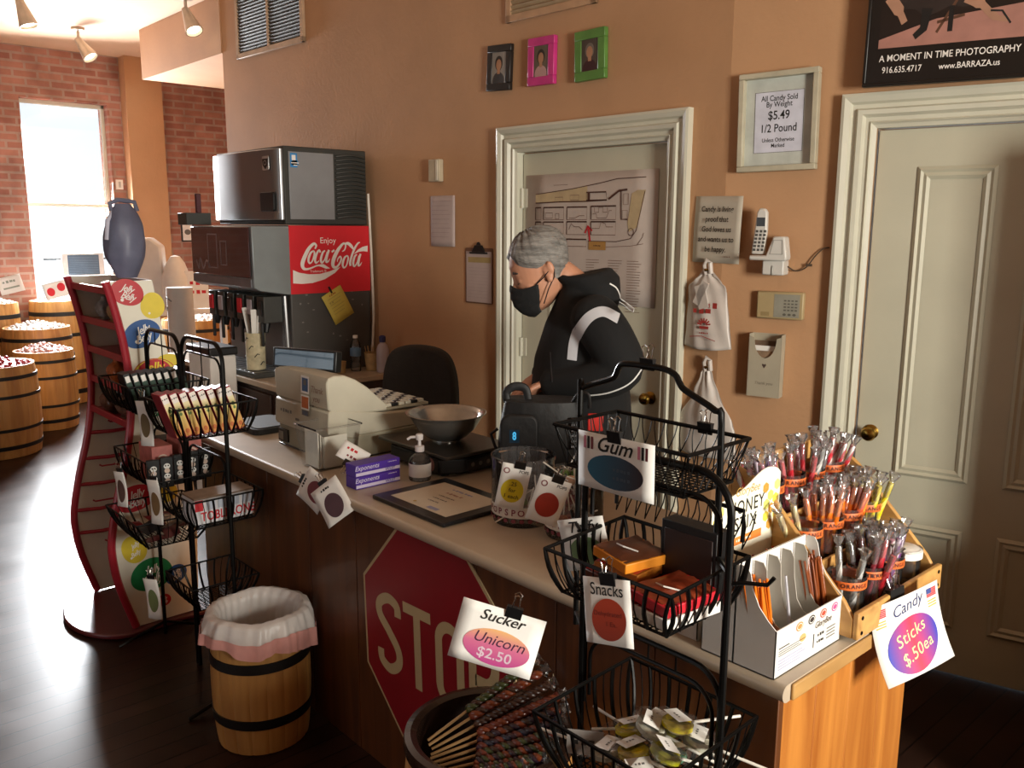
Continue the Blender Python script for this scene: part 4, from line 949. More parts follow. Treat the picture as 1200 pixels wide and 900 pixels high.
straws(MB1, 0, 22, '#e0741a', 'honey_orange', 'bright orange honey straw in the first slot of the straw box', 'orange honey straws')
straws(MB1, 1, 1, '#a9a9b0', 'honey_clear', 'single pale honey straw in the second slot of the straw box', None)
straws(MB1, 4, 40, '#7a3a14', 'honey_brown', 'brown honey straw in the last slot of the straw box', 'brown honey straws')
def back_straws(M0, y0, y1, x0, x1, n, c, nm, label, group, z=.006, L=.98):
    for i in range(n):
        M = M0 @ T(x0 + (x1 - x0) * ((i * .618) % 1), y0 + (y1 - y0) * (i + .5) / n, z) @ R('Z', random.uniform(-30, 30)) @ R('Y', random.uniform(-9, 3)) @ R('X', random.uniform(-5, 5)) @ SC(1, 1, L * random.uniform(.92, 1.04))
        if nm not in STR: STR[nm] = straw(c, nm); o = STR[nm]; o.matrix_world = M; tag(o, label, 'honey straw', group)
        else: dup(STR[nm], M, label, group)
for s, n, c, nm, w in ((0, 16, '#8a4a22', 'honey_amber', 'far left'), (1, 14, '#9a5a2a', 'honey_caramel', 'left'), (2, 14, '#8c3a20', 'honey_rust', 'middle'), (3, 12, '#b8601e', 'honey_dark_orange', 'right'), (4, 14, '#a83a22', 'honey_red', 'far right')):
    back_straws(MB1, .006 + s * .049, .052 + s * .049, -.10, -.158, n, c, nm, 'amber to red honey straw below the header card, ' + w + ' of the row', 'straws at the ' + w + ' of the row below the header card')
# low carton of brown straws behind the middle wire basket
g = G(); XA, XB, YA, YB = -1.10, -1.0, 1.43, 1.63
g.box(XA, XB, YA, YB, .9006, .903, CARDB); g.box(XA, XA + .002, YA, YB, .903, .975, CARDB); g.box(XB - .002, XB, YA, YB, .903, .975, CARDB); g.box(XA, XB, YA, YA + .002, .903, .975, CARDB); g.box(XA, XB, YB - .002, YB, .903, .975, CARDB)
tag(g.build('straw_carton'), 'low white carton of brown straws behind the middle wire basket', 'box')
back_straws(T(-1.05, 1.43, .903), .015, .185, -.035, .035, 34, '#6a3418', 'honey_dark', 'brown straw in the low carton behind the wire rack', 'brown straws in the low carton', .003, .95)
# ---------------------------------------------------------------- red display stand with the bean logos
REDM = mat('red_metal', '#9c1f2e', .35, noise=.08, coat=.2); STANDB = mat('dark_red_base', '#5a1e22', .3, noise=.1, coat=.3); PANELW = mat('panel_white', '#dcd8c8', .45, noise=.03); LINERG = mat('grey_panel', '#a9a49e', .6, noise=.06)
t = thing('red_candy_stand', 'tall red display stand with curved sides and a white bean-covered side panel', 'display stand', T(-3.98, 1.2, 0))
O = T(3.98, -1.2, 0)
pf = lambda z: None
PROF = spline([(1.155, 1.525), (1.185, 1.40), (1.21, 1.25), (1.222, 1.10), (1.215, .95), (1.185, .78), (1.14, .62), (1.105, .46), (1.10, .36), (1.12, .22), (1.175, .03)], 4)    # (y, z) of the front edge
XL, XRR, YB_ = -4.25, -3.73, 1.47
g = G(); base = [(XL - .02, 1.40)] + [(-3.99 + .31 * cos(radians(a)), 1.17 + .205 * sin(radians(a))) for a in range(190, 351, 8)] + [(XRR + .03, 1.40)]
g.prism(base + [(XRR + .03, 1.50), (XL - .02, 1.50)], .004, .026, STANDB, O); g.build('base_plate', t, bevel=.006)
for x in (XL, XRR):
    g = G(); g.tube([(x, p.x, p.y) for p in PROF], .0165, REDM, 10, M=O); g.build('curved_post', t)
g = G(); side = [(p.x + .012, p.y) for p in PROF] + [(YB_ - .02, .03), (YB_, .5), (YB_ - .03, .9), (YB_ - .09, 1.25), (YB_ - .13, 1.525)]
g.prism(side, XRR - .012, XRR + .004, PANELW, O @ XN); g.build('side_panel', t)
g = G(); g.prism(side, XL - .004, XL + .008, PANELW, O @ XN); g.build('side_panel', t)
g = G(); bk = [(YB_ - .02, .03), (YB_, .5), (YB_ - .03, .9), (YB_ - .09, 1.25), (YB_ - .13, 1.525)]
g.prism(bk + [(y + .006, z) for y, z in bk[::-1]], XL, XRR - .012, LINERG, O @ XN); g.build('back_panel', t)
def yf(z):
    b = min(PROF, key=lambda p: abs(p.y - z)); return b.x
def yb(z):
    for (a, za), (b, zb) in zip(bk, bk[1:]):
        if za <= z <= zb: return a + (b - a) * (z - za) / (zb - za)
    return YB_ - .02
SHZ = [1.49, 1.36, 1.285, 1.15, 1.03, .90, .70, .53]
for z in (1.485, 1.335, 1.20, 1.06, .92):
    g = G(); g.box(XL, XRR, yf(z) + .01, yb(z) - .002, z - .012, z, REDM, O); g.box(XL, XRR, yf(z) - .004, yf(z) + .01, z - .016, z + .014, REDM, O); g.build('shelf', t, bevel=.002)
for z in (.80, .68, .56, .44, .33):
    g = G(); g.tube([(XL, yf(z) + .005, z), (XL + .05, yf(z) + .10, z + .004), (XL + .07, yb(z) - .07, z + .01), (XL + .10, yb(z) - .05, z + .002)], .009, REDM, 8, M=O); g.build('side_rail', t)
for i, z in enumerate((.86, .70, .66, .52, .50, .36, .28)):
    g = G(); x = -4.12 + (i * .17) % .34; g.tube([(x, yb(z) - .002, z), (x, yf(z) + .05, z + .006), (x, yf(z) + .04, z + .014)], .004, REDM, 6, M=O); g.build('peg_hook', t)
# beans and wordmark printed on the side panel, drawn in (y, z)
MP = O @ T(XRR + .0046, 0, 0) @ R('Z', 90) @ XZ
def bean(g, y, z, rx, ry, m, rot=0, txt=True, k=0):
    P = []
    for i in range(40):
        a = 2 * pi * i / 40; r = 1 - .16 * max(0, cos(a + pi / 2)) ** 2
        x_, y_ = rx * cos(a) * r, ry * sin(a) * r; c, s = cos(radians(rot)), sin(radians(rot)); P.append((y + x_ * c - y_ * s, z + x_ * s + y_ * c))
    g.flat(P, m, MP, .0002 + k)
    g.disc(y - .3 * rx, z - .45 * ry, .10 * rx, .10 * rx, WHITE, MP, .0004 + k, 12)
    if txt:
        for j, s in enumerate(('Jelly', 'Belly')): g.text(s, rx * .62, y + rx * .05, z + ry * (.32 - .55 * j), WHITE, MP, .0006 + k, .35, .012, .8, .9, 'CENTER', rot)
BRD = mat('bean_red', '#b8232e', .35, noise=.05); BBL = mat('bean_blue', '#1f4f8c', .35, noise=.05); BYL = mat('bean_yellow', '#d8c23a', .35, noise=.08); BGR = mat('bean_green', '#1f7a45', .35, noise=.05); BNV = mat('bean_navy', '#2c3a78', .35)
for a in ((1.235, 1.475, .068, .058, BRD, -20), (1.285, 1.30, .078, .062, BBL, 20), (1.30, .99, .07, .055, BGR, 0), (1.375, 1.0, .04, .04, BRD, 0), (1.31, .80, .055, .04, BNV, 10), (1.21, .60, .085, .062, BRD, 10), (1.19, .375, .05, .07, BYL, 25), (1.255, .245, .09, .08, BGR, 5), (1.36, .22, .05, .045, BBL, 30), (1.30, .115, .03, .03, BRD, 0)): g = G(); bean(g, *a); g.build('bean_logo', t, smooth=0)
for a in ((1.335, 1.415, .05, .06, BYL, 0, False), (1.33, .60, .06, .05, BYL, 0, False), (1.385, 1.18, .05, .03, BYL, 0, False)): g = G(); bean(g, *a); g.build('bean_logo', t, smooth=0)
g = G()
g.disc(1.325, 1.135, .088, .062, BYL, MP, .001); g.disc(1.325, 1.135, .072, .058, BRD, MP, .0013); g.ring(1.325, 1.135, .088, .062, .003, BRD, MP, .0014)
for j, s in enumerate(('Jelly', 'Belly')): g.text(s, .056, 1.325, 1.158 - j * .042, mat('wordmark_yellow', '#ead02c', .5), MP, .0018, .15, .02, .9)
g.build('wordmark', t, smooth=0)
# bags of candy on the shelves
BAGB = mat('bag_brown', '#4a2f22', .3, noise=.4, nscale=60); BAGT = mat('bag_tan', '#a8825a', .35, noise=.35, nscale=60); BAGC = mat('bag_clear', '#8f8a86', .25, noise=.3, nscale=50); BAGO = mat('bag_amber', '#a8592a', .3, noise=.4, nscale=50)
def candy_bag(label, M, w, h, d, m, tie=True, group='candy bags on the red stand'):
    t = thing('candy_bag', label, 'bag', M, group)
    g = G()
    def f(u, v):
        a = 2 * pi * u; k = sin(pi * min(1, v * 1.15)) ** .5 if v < .87 else .35; k = max(k, .18) if v > .05 else .8
        x, y = cos(a), sin(a); e = .6; x = abs(x) ** e * (1 if x > 0 else -1); y = abs(y) ** e * (1 if y > 0 else -1)
        n = 1 + .06 * sin(a * 5 + v * 11) + .04 * sin(a * 9 + v * 23)
        return (x * w / 2 * max(k, .55 if v < .9 else .3) * n, y * d / 2 * k * n, h * v)
    g.grid(24, 14, f, m, cu=True); g.build('pouch', t, smooth=70)
    if tie:
        g = G(); g.tube([(.02 * cos(a), .012 * sin(a), h * .88) for a in [2 * pi * i / 12 for i in range(12)]], .004, RED, 6, True)
        g.tube([(0, -.012, h * .88), (.018, -.02, h * .80)], .003, RED, 6); g.build('ribbon', t)
    return t
candy_bag('clear bag with white labels on the second shelf of the red stand', T(-4.13, 1.27, 1.337), .10, .10, .07, BAGC, False)
candy_bag('tan bag tied with a red ribbon on the second shelf of the red stand', T(-3.99, 1.265, 1.337) @ SC(.9), .085, .105, .06, BAGT)
candy_bag('dark bag at the right of the second shelf of the red stand', T(-3.87, 1.28, 1.337), .09, .09, .07, BAGB, False)
candy_bag('amber bag on the middle shelf of the red stand', T(-4.02, 1.27, 1.063), .12, .105, .08, BAGO, False)
candy_bag('dark chocolate bag at the right of the middle shelf of the red stand', T(-3.86, 1.29, 1.063), .11, .11, .08, BAGB, False)
candy_bag('dark brown bag heaped on the lowest shelf of the red stand', T(-4.06, 1.245, .923), .14, .11, .08, BAGB, False)
candy_bag('speckled brown bag at the right of the lowest shelf of the red stand', T(-3.88, 1.26, .923), .15, .12, .09, mat('bag_speckled', '#5f463a', .35, noise=.6, nscale=70), False)

# ---------------------------------------------------------------- second wire rack, with bars and boxes
rack2 = thing('wire_display_rack', 'black wire basket rack beside the red stand, holding chocolate bars', 'rack', T(-3.25, 1.24, 0))
O = T(3.25, -1.24, 0); Yr = 1.265
g = G()
for (a, b, r_) in ((-2.90, -3.265, .075), (-3.285, -3.635, .07)):
    x0, x1 = b, a; zt = 1.345 if r_ > .07 else 1.338
    g.tube(archpts(x0, x1, Yr, .004, zt, r_), .008, BLACKM, 8, M=O)
    g.tube(archpts(x0 + .02, x1 - .02, Yr, 1.19, zt - .055, .05), .0042, BLACKM, 8, M=O); g.tube(archpts(x0 + .02, x1 - .02, Yr, .70, .93, .05), .005, BLACKM, 8, M=O)
    for k in (.3, .5, .7): x = x0 + (x1 - x0) * k; g.tube([(x, Yr, zt), (x, Yr, 1.17 if k == .5 else zt - .055)], .0022, BLACKM, 6, M=O)
for x in (-2.90, -3.635): g.tube([(x, 1.07, .006), (x, Yr, .06), (x, 1.40, .006)], .007, BLACKM, 8, M=O)
g.build('frame', rack2)
def rk2(*a, **k):
    b = basket(rack2, *a, **k); b.matrix_local = O; return b
rk2(-3.20, -2.895, 1.095, 1.385, 1.135, 1.02, .03, slat=True, nx=9, ny=8, rr=.0035)
rk2(-3.22, -2.895, 1.125, 1.39, .80, .695, .025, slat=True, nx=9, ny=7, rr=.0035)
rk2(-3.66, -3.31, 1.08, 1.385, 1.155, 1.05, .03, slat=True, nx=9, ny=8, rr=.0035)
rk2(-3.66, -3.31, 1.12, 1.385, .86, .75, .03, slat=True, nx=9, ny=7, rr=.0035)
rk2(-3.66, -3.31, 1.07, 1.385, .62, .50, .06, slat=True, nx=9, ny=8, rr=.0035)
rk2(-3.20, -2.95, 1.13, 1.385, .46, .36, .04, slat=True, nx=9, ny=8, rr=.0035)
# chocolate bars leaning in a row, ends towards the camera
BARR = mat('bar_crimson', '#8f2330', .4, noise=.1); BARY = gradmat('bar_face', '#d98a3a', '#e8e4d8', 'Z', .0, .17, '#e3cf7a'); BARL = mat('bar_white', '#e4ddd6', .45, noise=.05)
def choc(label, M, w=.026):
    t = thing('chocolate_bar', label, 'candy bar', M, 'chocolate bars leaning in the wire basket')
    g = G(); g.box(-.085, 0, -w / 2, w / 2, 0, .165, BARR); g.build('carton', t, bevel=.0015)
    g = G(); MX = T(.0006, 0, 0) @ R('Z', 90) @ XZ
    g.rect(-w / 2 + .002, w / 2 - .002, .004, .160, BARY, MX); g.rect(-w / 2 + .003, w / 2 - .003, .128, .160, BARL, MX, .0002); g.scrib(3, .011, 0, .145, GREYINK, MX, .0004, 0, 0, .7, 1, 'CENTER', 90)
    g.disc(0, .10, .006, .008, mat('leaf_green', '#5f7d3a', .5), MX, .0003, 12); g.disc(0, .085, .005, .006, mat('leaf_green', '#5f7d3a', .5), MX, .0003, 12); g.disc(0, .022, .007, .009, mat('bar_orange', '#c96a2c', .5), MX, .0003, 12)
    g.build('end_print', t, smooth=0)
    return t
nth = ('nearest the aisle', 'second from the aisle', 'third from the aisle', 'fourth from the aisle', 'fifth from the aisle', 'sixth from the aisle', 'seventh from the aisle', 'last in the row')
for i in range(8):
    choc('red chocolate bar with a yellow end in the top wire basket, ' + nth[i], T(-2.955, 1.125 + i * .0325, 1.026) @ R('X', 17) @ R('Y', -4))
for i in range(8):
    g = G(); g.box(-.07, 0, -.012, .012, 0, .15, mat('black_wrapper', '#141416', .35, noise=.1)); g.rect(-.009, .009, .02, .135, mat('wrapper_green', '#2c4a3c', .4), T(.0006, 0, 0) @ R('Z', 90) @ XZ); g.rect(-.008, .008, .115, .14, WHITE, T(.0008, 0, 0) @ R('Z', 90) @ XZ)
    tag(g.build('chocolate_bar', None, T(-3.36, 1.125 + i * .029, 1.056) @ R('X', 14), bevel=.001), 'black wrapped chocolate bar in the rear top basket, ' + nth[i], 'candy bar', 'black bars in the rear top basket')
PNKB = mat('pink_box', '#b5665e', .5, noise=.25, nscale=25); DKB = mat('dark_box', '#3a2422', .5, noise=.3, nscale=30)
for i, (x, y, z, w, d, h, m, lb) in enumerate(((-3.42, 1.20, .757, .14, .08, .15, PNKB, 'tall pink candy box at the front of the rear basket'), (-3.41, 1.31, .757, .13, .09, .165, PNKB, 'pink candy box by the panel in the rear basket'), (-3.54, 1.27, .757, .10, .14, .14, DKB, 'dark candy box behind the pink ones'))):
    t = thing('candy_box', lb, 'box', T(x, y, z), 'boxes in the rear middle basket'); g = G(); g.box(-w / 2, w / 2, -d / 2, d / 2, 0, h, m); g.build('carton', t, bevel=.002)
    g = G(); MX = T(w / 2 + .0006, 0, 0) @ R('Z', 90) @ XZ; g.disc(0, h * .62, d * .3, d * .3, mat('box_cream', '#d8bfae', .5), MX); g.ring(0, h * .62, d * .22, d * .22, .004, BARR, MX, .0003); g.scrib(3, d * .3, 0, h * .25, mat('box_cream', '#d8bfae', .5), MX, .0003); g.build('printing', t, smooth=0)
for i, lb in enumerate(('front', 'second', 'third', 'fourth', 'rear')):
    t = thing('licorice_pack', 'black pack with white figures hanging in the rear basket, ' + lb + ' of its row', 'candy pack', T(-3.29 - .012 * i, 1.14 + i * .055, .755) @ R('Z', -8), 'black and white packs in the rear basket')
    g = G(); g.box(-.008, .008, -.024, .024, 0, .12, mat('pack_black', '#121214', .3)); g.build('pouch', t, bevel=.003)
    g = G(); MX = T(.0086, 0, 0) @ R('Z', 90) @ XZ
    for zz in (.085, .045): g.disc(0, zz, .012, .011, WHITE, MX); g.disc(0, zz - .018, .010, .010, mat('box_cream', '#d8bfae', .5), MX); g.disc(-.005, zz + .002, .003, .003, INK, MX, .0003, 10); g.disc(.005, zz + .002, .003, .003, INK, MX, .0003, 10)
    g.build('printing', t, smooth=0)
# long triangular-bar boxes with red lettering
t = thing('triangle_bar_box', 'long white box with large red capital letters in the right lower basket', 'candy box', T(-2.945, 1.265, .70))
g = G(); g.box(-.11, 0, -.112, .112, 0, .092, mat('box_white', '#d5d6da', .4, noise=.05)); g.build('carton', t, bevel=.002)
g = G(); g.box(-.112, .0005, -.112, .112, .0925, .098, mat('tan_lid', '#8f7a66', .5, noise=.2, nscale=30)); g.build('top_row', t)
g = G(); MX = T(.0007, 0, 0) @ R('Z', 90) @ XZ; g.rect(-.11, -.08, .05, .09, RED, MX); g.text('TOBLERONE', .046, .012, .026, RED, MX, .0002, 0, .02, .78)
for k in range(4): g.rect(-.07 + k * .045, -.035 + k * .045, .05, .088, mat('pale_blue_print', '#b3bccb', .5), MX)
g.build('printing', t, smooth=0)
def dr_small(col):
    return lambda g, M: g.disc(0, -.008, .026, .045, col, M, .0003)
for x, y, z, h, col, lb, rz in ((-3.245, 1.11, 1.03, .17, mat('olive_brown_print', '#6a5a3c', .6), 'narrow card with a brown oval hanging under the top baskets of the far rack', 18), (-3.21, 1.115, .735, .17, mat('tan_brown_print', '#7a5f3a', .6), 'narrow card with a tan oval hanging by the lettered box', 14), (-3.235, 1.09, .35, .16, mat('moss_print', '#6c7a4a', .6), 'narrow card with a green oval low on the far rack', 22), (-3.46, 1.075, .735, .14, mat('dim_print', '#5a4038', .6), 'narrow card hanging at the left of the pink boxes', 12)):
    card('price_card', lb, T(x, y, z) @ R('Z', rz) @ R('Y', -6), .075, h, dr_small(col), (0, h / 2), 0, 'cards on the far wire rack', bend=.006)
# packets heaped in the two low baskets
random.seed(8)
PK = [mat('packet_' + n, c, .35, noise=.3, nscale=40) for n, c in (('red', '#8a2a32'), ('white', '#b8aea8'), ('black', '#1c1a1b'), ('maroon', '#5a2a2a'))]
for i in range(12):
    g = G(); g.grid(6, 6, lambda u, v: ((u - .5) * .085, (v - .5) * .06, .012 * sin(pi * u) * sin(pi * v)), PK[i % 4]); g.grid(6, 6, lambda u, v: ((.5 - u) * .085, (v - .5) * .06, -.006 * sin(pi * u) * sin(pi * v)), PK[i % 4])
    c = ('red', 'white', 'black', 'maroon')[i % 4]
    M = T(-3.57 + .06 * (i % 4), 1.17 + .06 * (i // 4), .528 + .016 * (i % 3)) @ Euler((random.uniform(-.4, .4), random.uniform(-.4, .4), random.uniform(0, 3))).to_matrix().to_4x4()
    tag(g.build('candy_packet', None, M), c + ' candy packet in the low left wire basket of the far rack', 'candy packet', c + ' packets in the low wire basket')
# ---------------------------------------------------------------- back counter, drinks machine and ice machine
t = thing('back_counter', 'dark back counter with a beige top under the drinks machine', 'counter', T(-5.3, 2.65, 0))
O = T(5.3, -2.65, 0); DKW = wood('dark_brown_wood', '#2c1a12', '#3f281c', 'x', 2, .45)
g = G(); g.box(-6.1, -4.42, 2.27, 2.99, .04, .835, DKW, O); g.build('cabinet', t, bevel=.004)
g = G(); g.box(-6.13, -4.39, 2.23, 2.995, .836, .87, LAMIN, O); g.build('worktop', t, bevel=.006)
for x in (-5.9, -5.35, -4.8):
    g = G(); g.box(x - .25, x + .25, 2.255, 2.269, .10, .80, DKW, O); d = g.build('cabinet_door', t, bevel=.003); g = G(); g.tube([(x + .18, 2.25, .55), (x + .18, 2.235, .56), (x + .18, 2.235, .64), (x + .18, 2.25, .65)], .006, CHROME, 6, M=O); g.build('handle', d)
SILV = mat('stainless_panel', '#8f9091', .3, .85, noise=.06, nscale=4, stretch=(1, 1, .1)); SIDEG = mat('grey_side_panel', '#8d8f92', .42, .35, noise=.04); CHAR = mat('charcoal_plastic', '#33332f', .5, noise=.08); DGREY = mat('dispenser_grey', '#4a4845', .45, noise=.08, nscale=6)
COKE = mat('drinks_red', '#d4202c', .4, noise=.03); WPRT = mat('white_print', '#efeae4', .5, noise=.02)
XM = -4.70
t = thing('drinks_dispenser', 'soda fountain with a red side panel, ice machine on top of it', 'drinks machine', T(-5.15, 2.75, .87))
O = T(5.15, -2.75, -.87)
g = G(); g.box(-5.55, XM, 2.49, 3.04, .872, 1.755, DGREY, O); g.build('body', t, bevel=.006)
g = G(); hd = [(2.4955, 1.352), (2.475, 1.352), (2.30, 1.380), (2.262, 1.40), (2.258, 1.75), (2.4955, 1.752)]
g.prism(hd, -5.55, XM + .003, mat('head_steel', '#8f9698', .35, .6, noise=.04), O @ XN); g.build('dispensing_head', t, bevel=.004)
g = G(); g.box(-5.53, -4.72, 2.250, 2.2575, 1.455, 1.745, mat('merchandiser', '#3a2528', .12, noise=.35, nscale=5, coat=.6), O); o = g.build('front_panel', t, bevel=.004)
g = G(); pale = mat('ghost_print', '#7d7276', .3)
for a in ((-5.28, -5.15, 1.50, 1.70), (-5.10, -5.02, 1.52, 1.66)):
    g.line([(a[0], a[2]), (a[1], a[2]), (a[1], a[3]), (a[0], a[3])], .012, pale, O @ T(0, 2.2495, 0) @ XZ, 0, True)
g.line(spline([(-5.46, 1.54), (-5.43, 1.49), (-5.40, 1.55), (-5.36, 1.49), (-5.31, 1.54), (-5.26, 1.50)], 6), .014, pale, O @ T(0, 2.2495, 0) @ XZ)
g.build('panel_print', o, smooth=0)
g = G(); g.box(-5.53, -4.72, 2.252, 2.260, 1.403, 1.448, mat('brushed_strip', '#77767a', .35, .5), O); g.build('lower_strip', t)
# red side sign with white script
g = G(); g.box(XM, XM + .006, 2.49, 3.04, 1.354, 1.754, COKE, O); o = g.build('side_sign', t, bevel=.001)
g = G(); MS = O @ T(XM + .0066, 0, 0) @ R('Z', 90) @ XZ
def SP(x, y):
    xl, xr = 95 + (y - 40) * .133, 1105 + (y - 35) * .03; return (2.49 + .55 * (x - xl) / (xr - xl), 1.754 - .40 * (y - 40) / 722)
g.text('Enjoy', .050, *SP(578, 200), WPRT, MS)
_zz = [0.0004]
def ink(pts, ws):
    _zz[0] += .00012; P = spline([(*SP(*p), w * .00054) for p, w in zip(pts, ws)], 6); g.line([(p.x, p.y) for p in P], [max(.002, p.z) for p in P], WPRT, MS, _zz[0])
ink([(425, 285), (437, 250), (405, 232), (350, 285), (308, 370), (288, 440), (303, 488), (345, 500), (400, 487), (450, 468), (490, 462)], [16, 24, 30, 40, 46, 46, 36, 24, 18, 16, 18]); ink([(480, 464), (530, 468), (570, 486), (615, 498)], [14, 36, 30, 4])
def oo(cx, cy): ink([(cx + 25, cy - 62), (cx - 12, cy - 38), (cx - 33, cy + 30), (cx - 18, cy + 70), (cx + 12, cy + 50), (cx + 34, cy - 25), (cx + 25, cy - 62)], [14, 24, 28, 20, 16, 22, 14])
def aa(cx, cy): ink([(cx + 15, cy - 62), (cx - 12, cy - 38), (cx - 30, cy + 30), (cx - 16, cy + 68), (cx + 15, cy + 35), (cx + 42, cy - 48)], [16, 24, 28, 22, 14, 14]); ink([(cx + 62, cy - 68), (cx + 42, cy + 0), (cx + 36, cy + 58), (cx + 60, cy + 55), (cx + 80, cy + 25)], [26, 26, 26, 16, 5])
oo(388, 367); ink([(492, 325), (474, 300), (447, 340), (433, 400), (447, 436), (482, 412)], [22, 20, 26, 28, 20, 8]); aa(532, 367); ink([(628, 322), (662, 302)], [22, 22])
ink([(757, 318), (788, 300), (800, 252), (775, 230), (730, 270), (682, 340), (650, 425), (655, 478), (692, 488), (730, 450), (750, 402), (735, 372), (708, 400), (702, 430)], [8, 16, 20, 22, 34, 44, 46, 38, 26, 22, 22, 18, 14, 8]); ink([(785, 236), (830, 232), (872, 262), (908, 305)], [14, 34, 36, 14])
oo(802, 425); ink([(868, 478), (862, 440), (885, 355), (922, 275), (960, 228), (985, 222)], [26, 28, 28, 26, 18, 6]); aa(930, 415)
_zz[0] += .0001; g.flat([SP(*p) for p in ((185, 505), (260, 535), (370, 555), (500, 555), (620, 530), (745, 485), (680, 550), (560, 615), (420, 650), (300, 655), (200, 645))], WPRT, MS, .0003)
g.flat([SP(*p) for p in ((905, 350), (960, 300), (1020, 270), (1085, 257), (1085, 325), (1030, 318), (970, 325))], WPRT, MS, .0003)
g.text('Trademark \u00ae', .020, *SP(480, 525), WPRT, MS); g.build('script_lettering', o, smooth=0)
# valves under the head, splash panel and drip tray
for i in range(6):
    x = -5.45 + i * .135; g = G(); g.box(x - .045, x + .045, 2.33, 2.45, 1.19, 1.345, CHAR, O); g.box(x - .03, x + .03, 2.322, 2.33, 1.23, 1.32, (RED, mat('valve_label', '#9b8f92', .4), BLACKP)[i % 3], O); g.tube([(x, 2.37, 1.19), (x, 2.36, 1.13)], [.02, .014], BLACKP, 10, M=O); g.box(x - .012, x + .012, 2.33, 2.345, 1.05, 1.19, BLACKP, O); g.build('dispensing_valve', t, bevel=.005)
g = G(); g.box(-5.55, XM - .02, 2.25, 2.49, .872, .90, CHAR, O)
for i in range(14): g.box(-5.52 + i * .058, -5.50 + i * .058, 2.26, 2.47, .90, .904, SILV, O)
g.build('drip_tray', t, bevel=.003)
g = G(); g.tube([(XM - .02, 2.46, 1.345), (XM - .01, 2.47, .90)], .012, SILV, 8, M=O); g.box(XM - .055, XM - .03, 2.455, 2.475, .90, 1.345, CLEAR, O); g.build('front_post', t)
g = G()
random.seed(6)
for i in range(16): g.disc(random.uniform(2.55, 3.0), random.uniform(1.05, 1.42), random.uniform(.004, .011), random.uniform(.003, .008), mat('scuff_grey', '#77736f', .6), MS, -.0062, 9)
g.build('paint_chips', t, T(.0003, 0, 0), smooth=0)
# note taped to the side
t2 = thing('yellow_note', 'yellow paper note taped askew below the red drinks sign', 'note', T(XM + .0075, 2.80, 1.275) @ R('Z', 90) @ R('Y', -28))
g = G(); g.grid(5, 5, lambda u, v: ((u - .5) * .15, -.004 * sin(pi * v) - .001, (v - .5) * .20), mat('note_yellow', '#c9b552', .6, noise=.05)); g.build('sheet', t2, solid=.0005)
g = G(); MN = T(0, -.0062, 0) @ XZ
for i in range(6): g.rect(-.05, .05 - .01 * (i % 3), .06 - i * .02, .063 - i * .02, mat('note_line', '#a3924a', .6), MN)
g.scrib(4, .022, .0, .078, mat('note_orange', '#a8642c', .6), MN); g.scrib(2, .026, -.03, .035, mat('note_line', '#a3924a', .6), MN); g.build('handwriting', t2, smooth=0)
g = G(); g.box(-.006, .006, -.004, -.0015, .085, .13, BLACKP); g.build('tape', t2)
# ice machine
t = thing('ice_machine', 'stainless ice machine with a louvred side on top of the drinks dispenser', 'ice machine', T(-5.1, 2.75, 1.757))
O = T(5.1, -2.75, -1.757)
XI = -5.60
g = G(); g.box(XI, XM, 2.475, 3.03, 1.76, 2.205, CHAR, O); g.build('cabinet', t, bevel=.006)
g = G(); fr = [(XI + .004, 2.475), (XI + .004, 2.455)] + [(XI + .02 + (XM - XI - .03) * k / 10, 2.445 - .022 * sin(pi * k / 10)) for k in range(11)] + [(XM - .002, 2.455), (XM - .002, 2.475)]
g.prism(fr, 1.785, 2.19, SILV, O); o = g.build('front_door', t, bevel=.004, smooth=50)
g = G(); BADG = mat('badge_silver', '#c3c3c1', .3, .6); mb = O @ T(0, 2.4325, 0) @ XZ
g.prism(rrect(-4.87, -4.79, 2.07, 2.15, .01), 0, .004, BADG, mb); g.prism([(-4.865, 2.135), (-4.795, 2.135), (-4.80, 2.10), (-4.83, 2.075), (-4.86, 2.10)], .0042, .006, BLACKP, mb); g.ring(-4.83, 2.112, .018, .014, .004, BADG, mb, .0065, 16); g.build('badge', o)
g = G(); g.prism(rrect(-4.90, -4.735, 1.835, 1.945, .012), 0, .012, BLACKP, mb); g.build('control_grip', o, bevel=.003)
g = G(); g.box(XM, XM + .006, 2.505, 2.80, 1.79, 2.175, SIDEG, O); g.build('side_panel', t, bevel=.002)
g = G(); MS2 = O @ T(XM + .007, 0, 0) @ R('Z', 90) @ XZ; BL2 = mat('sticker_sky', '#2f86c8', .5)
g.rect(2.515, 2.56, 2.085, 2.165, BL2, MS2); g.disc(2.545, 2.11, .025, .016, BL2, MS2); g.rect(2.525, 2.55, 2.125, 2.155, WPRT, MS2, .0004); g.rect(2.52, 2.57, 2.108, 2.113, WPRT, MS2, .0004); g.rect(2.535, 2.56, 2.095, 2.10, WPRT, MS2, .0004); g.build('energy_sticker', t, smooth=0)
g = G()
for k in range(16):
    z = 1.80 + k * .024; pts = [(XM + .004 + .012 * sin(pi * q / 8), 2.815 + .205 * q / 8, z + .012 * sin(pi * q / 8)) for q in range(9)]
    g.tube(pts, .0075, CHAR, 6, M=O, flat=1.0)
g.build('louvres', t)
g = G(); g.tube([(XM + .01, 3.035, 1.95), (XM + .015, 3.045, 1.6), (XM + .02, 3.05, 1.2), (XM + .02, 3.03, .90)], .008, mat('pale_tube', '#d8cfc0', .5), 8); tag(g.build('water_tube'), 'pale water tube running down beside the drinks machine', 'tube')
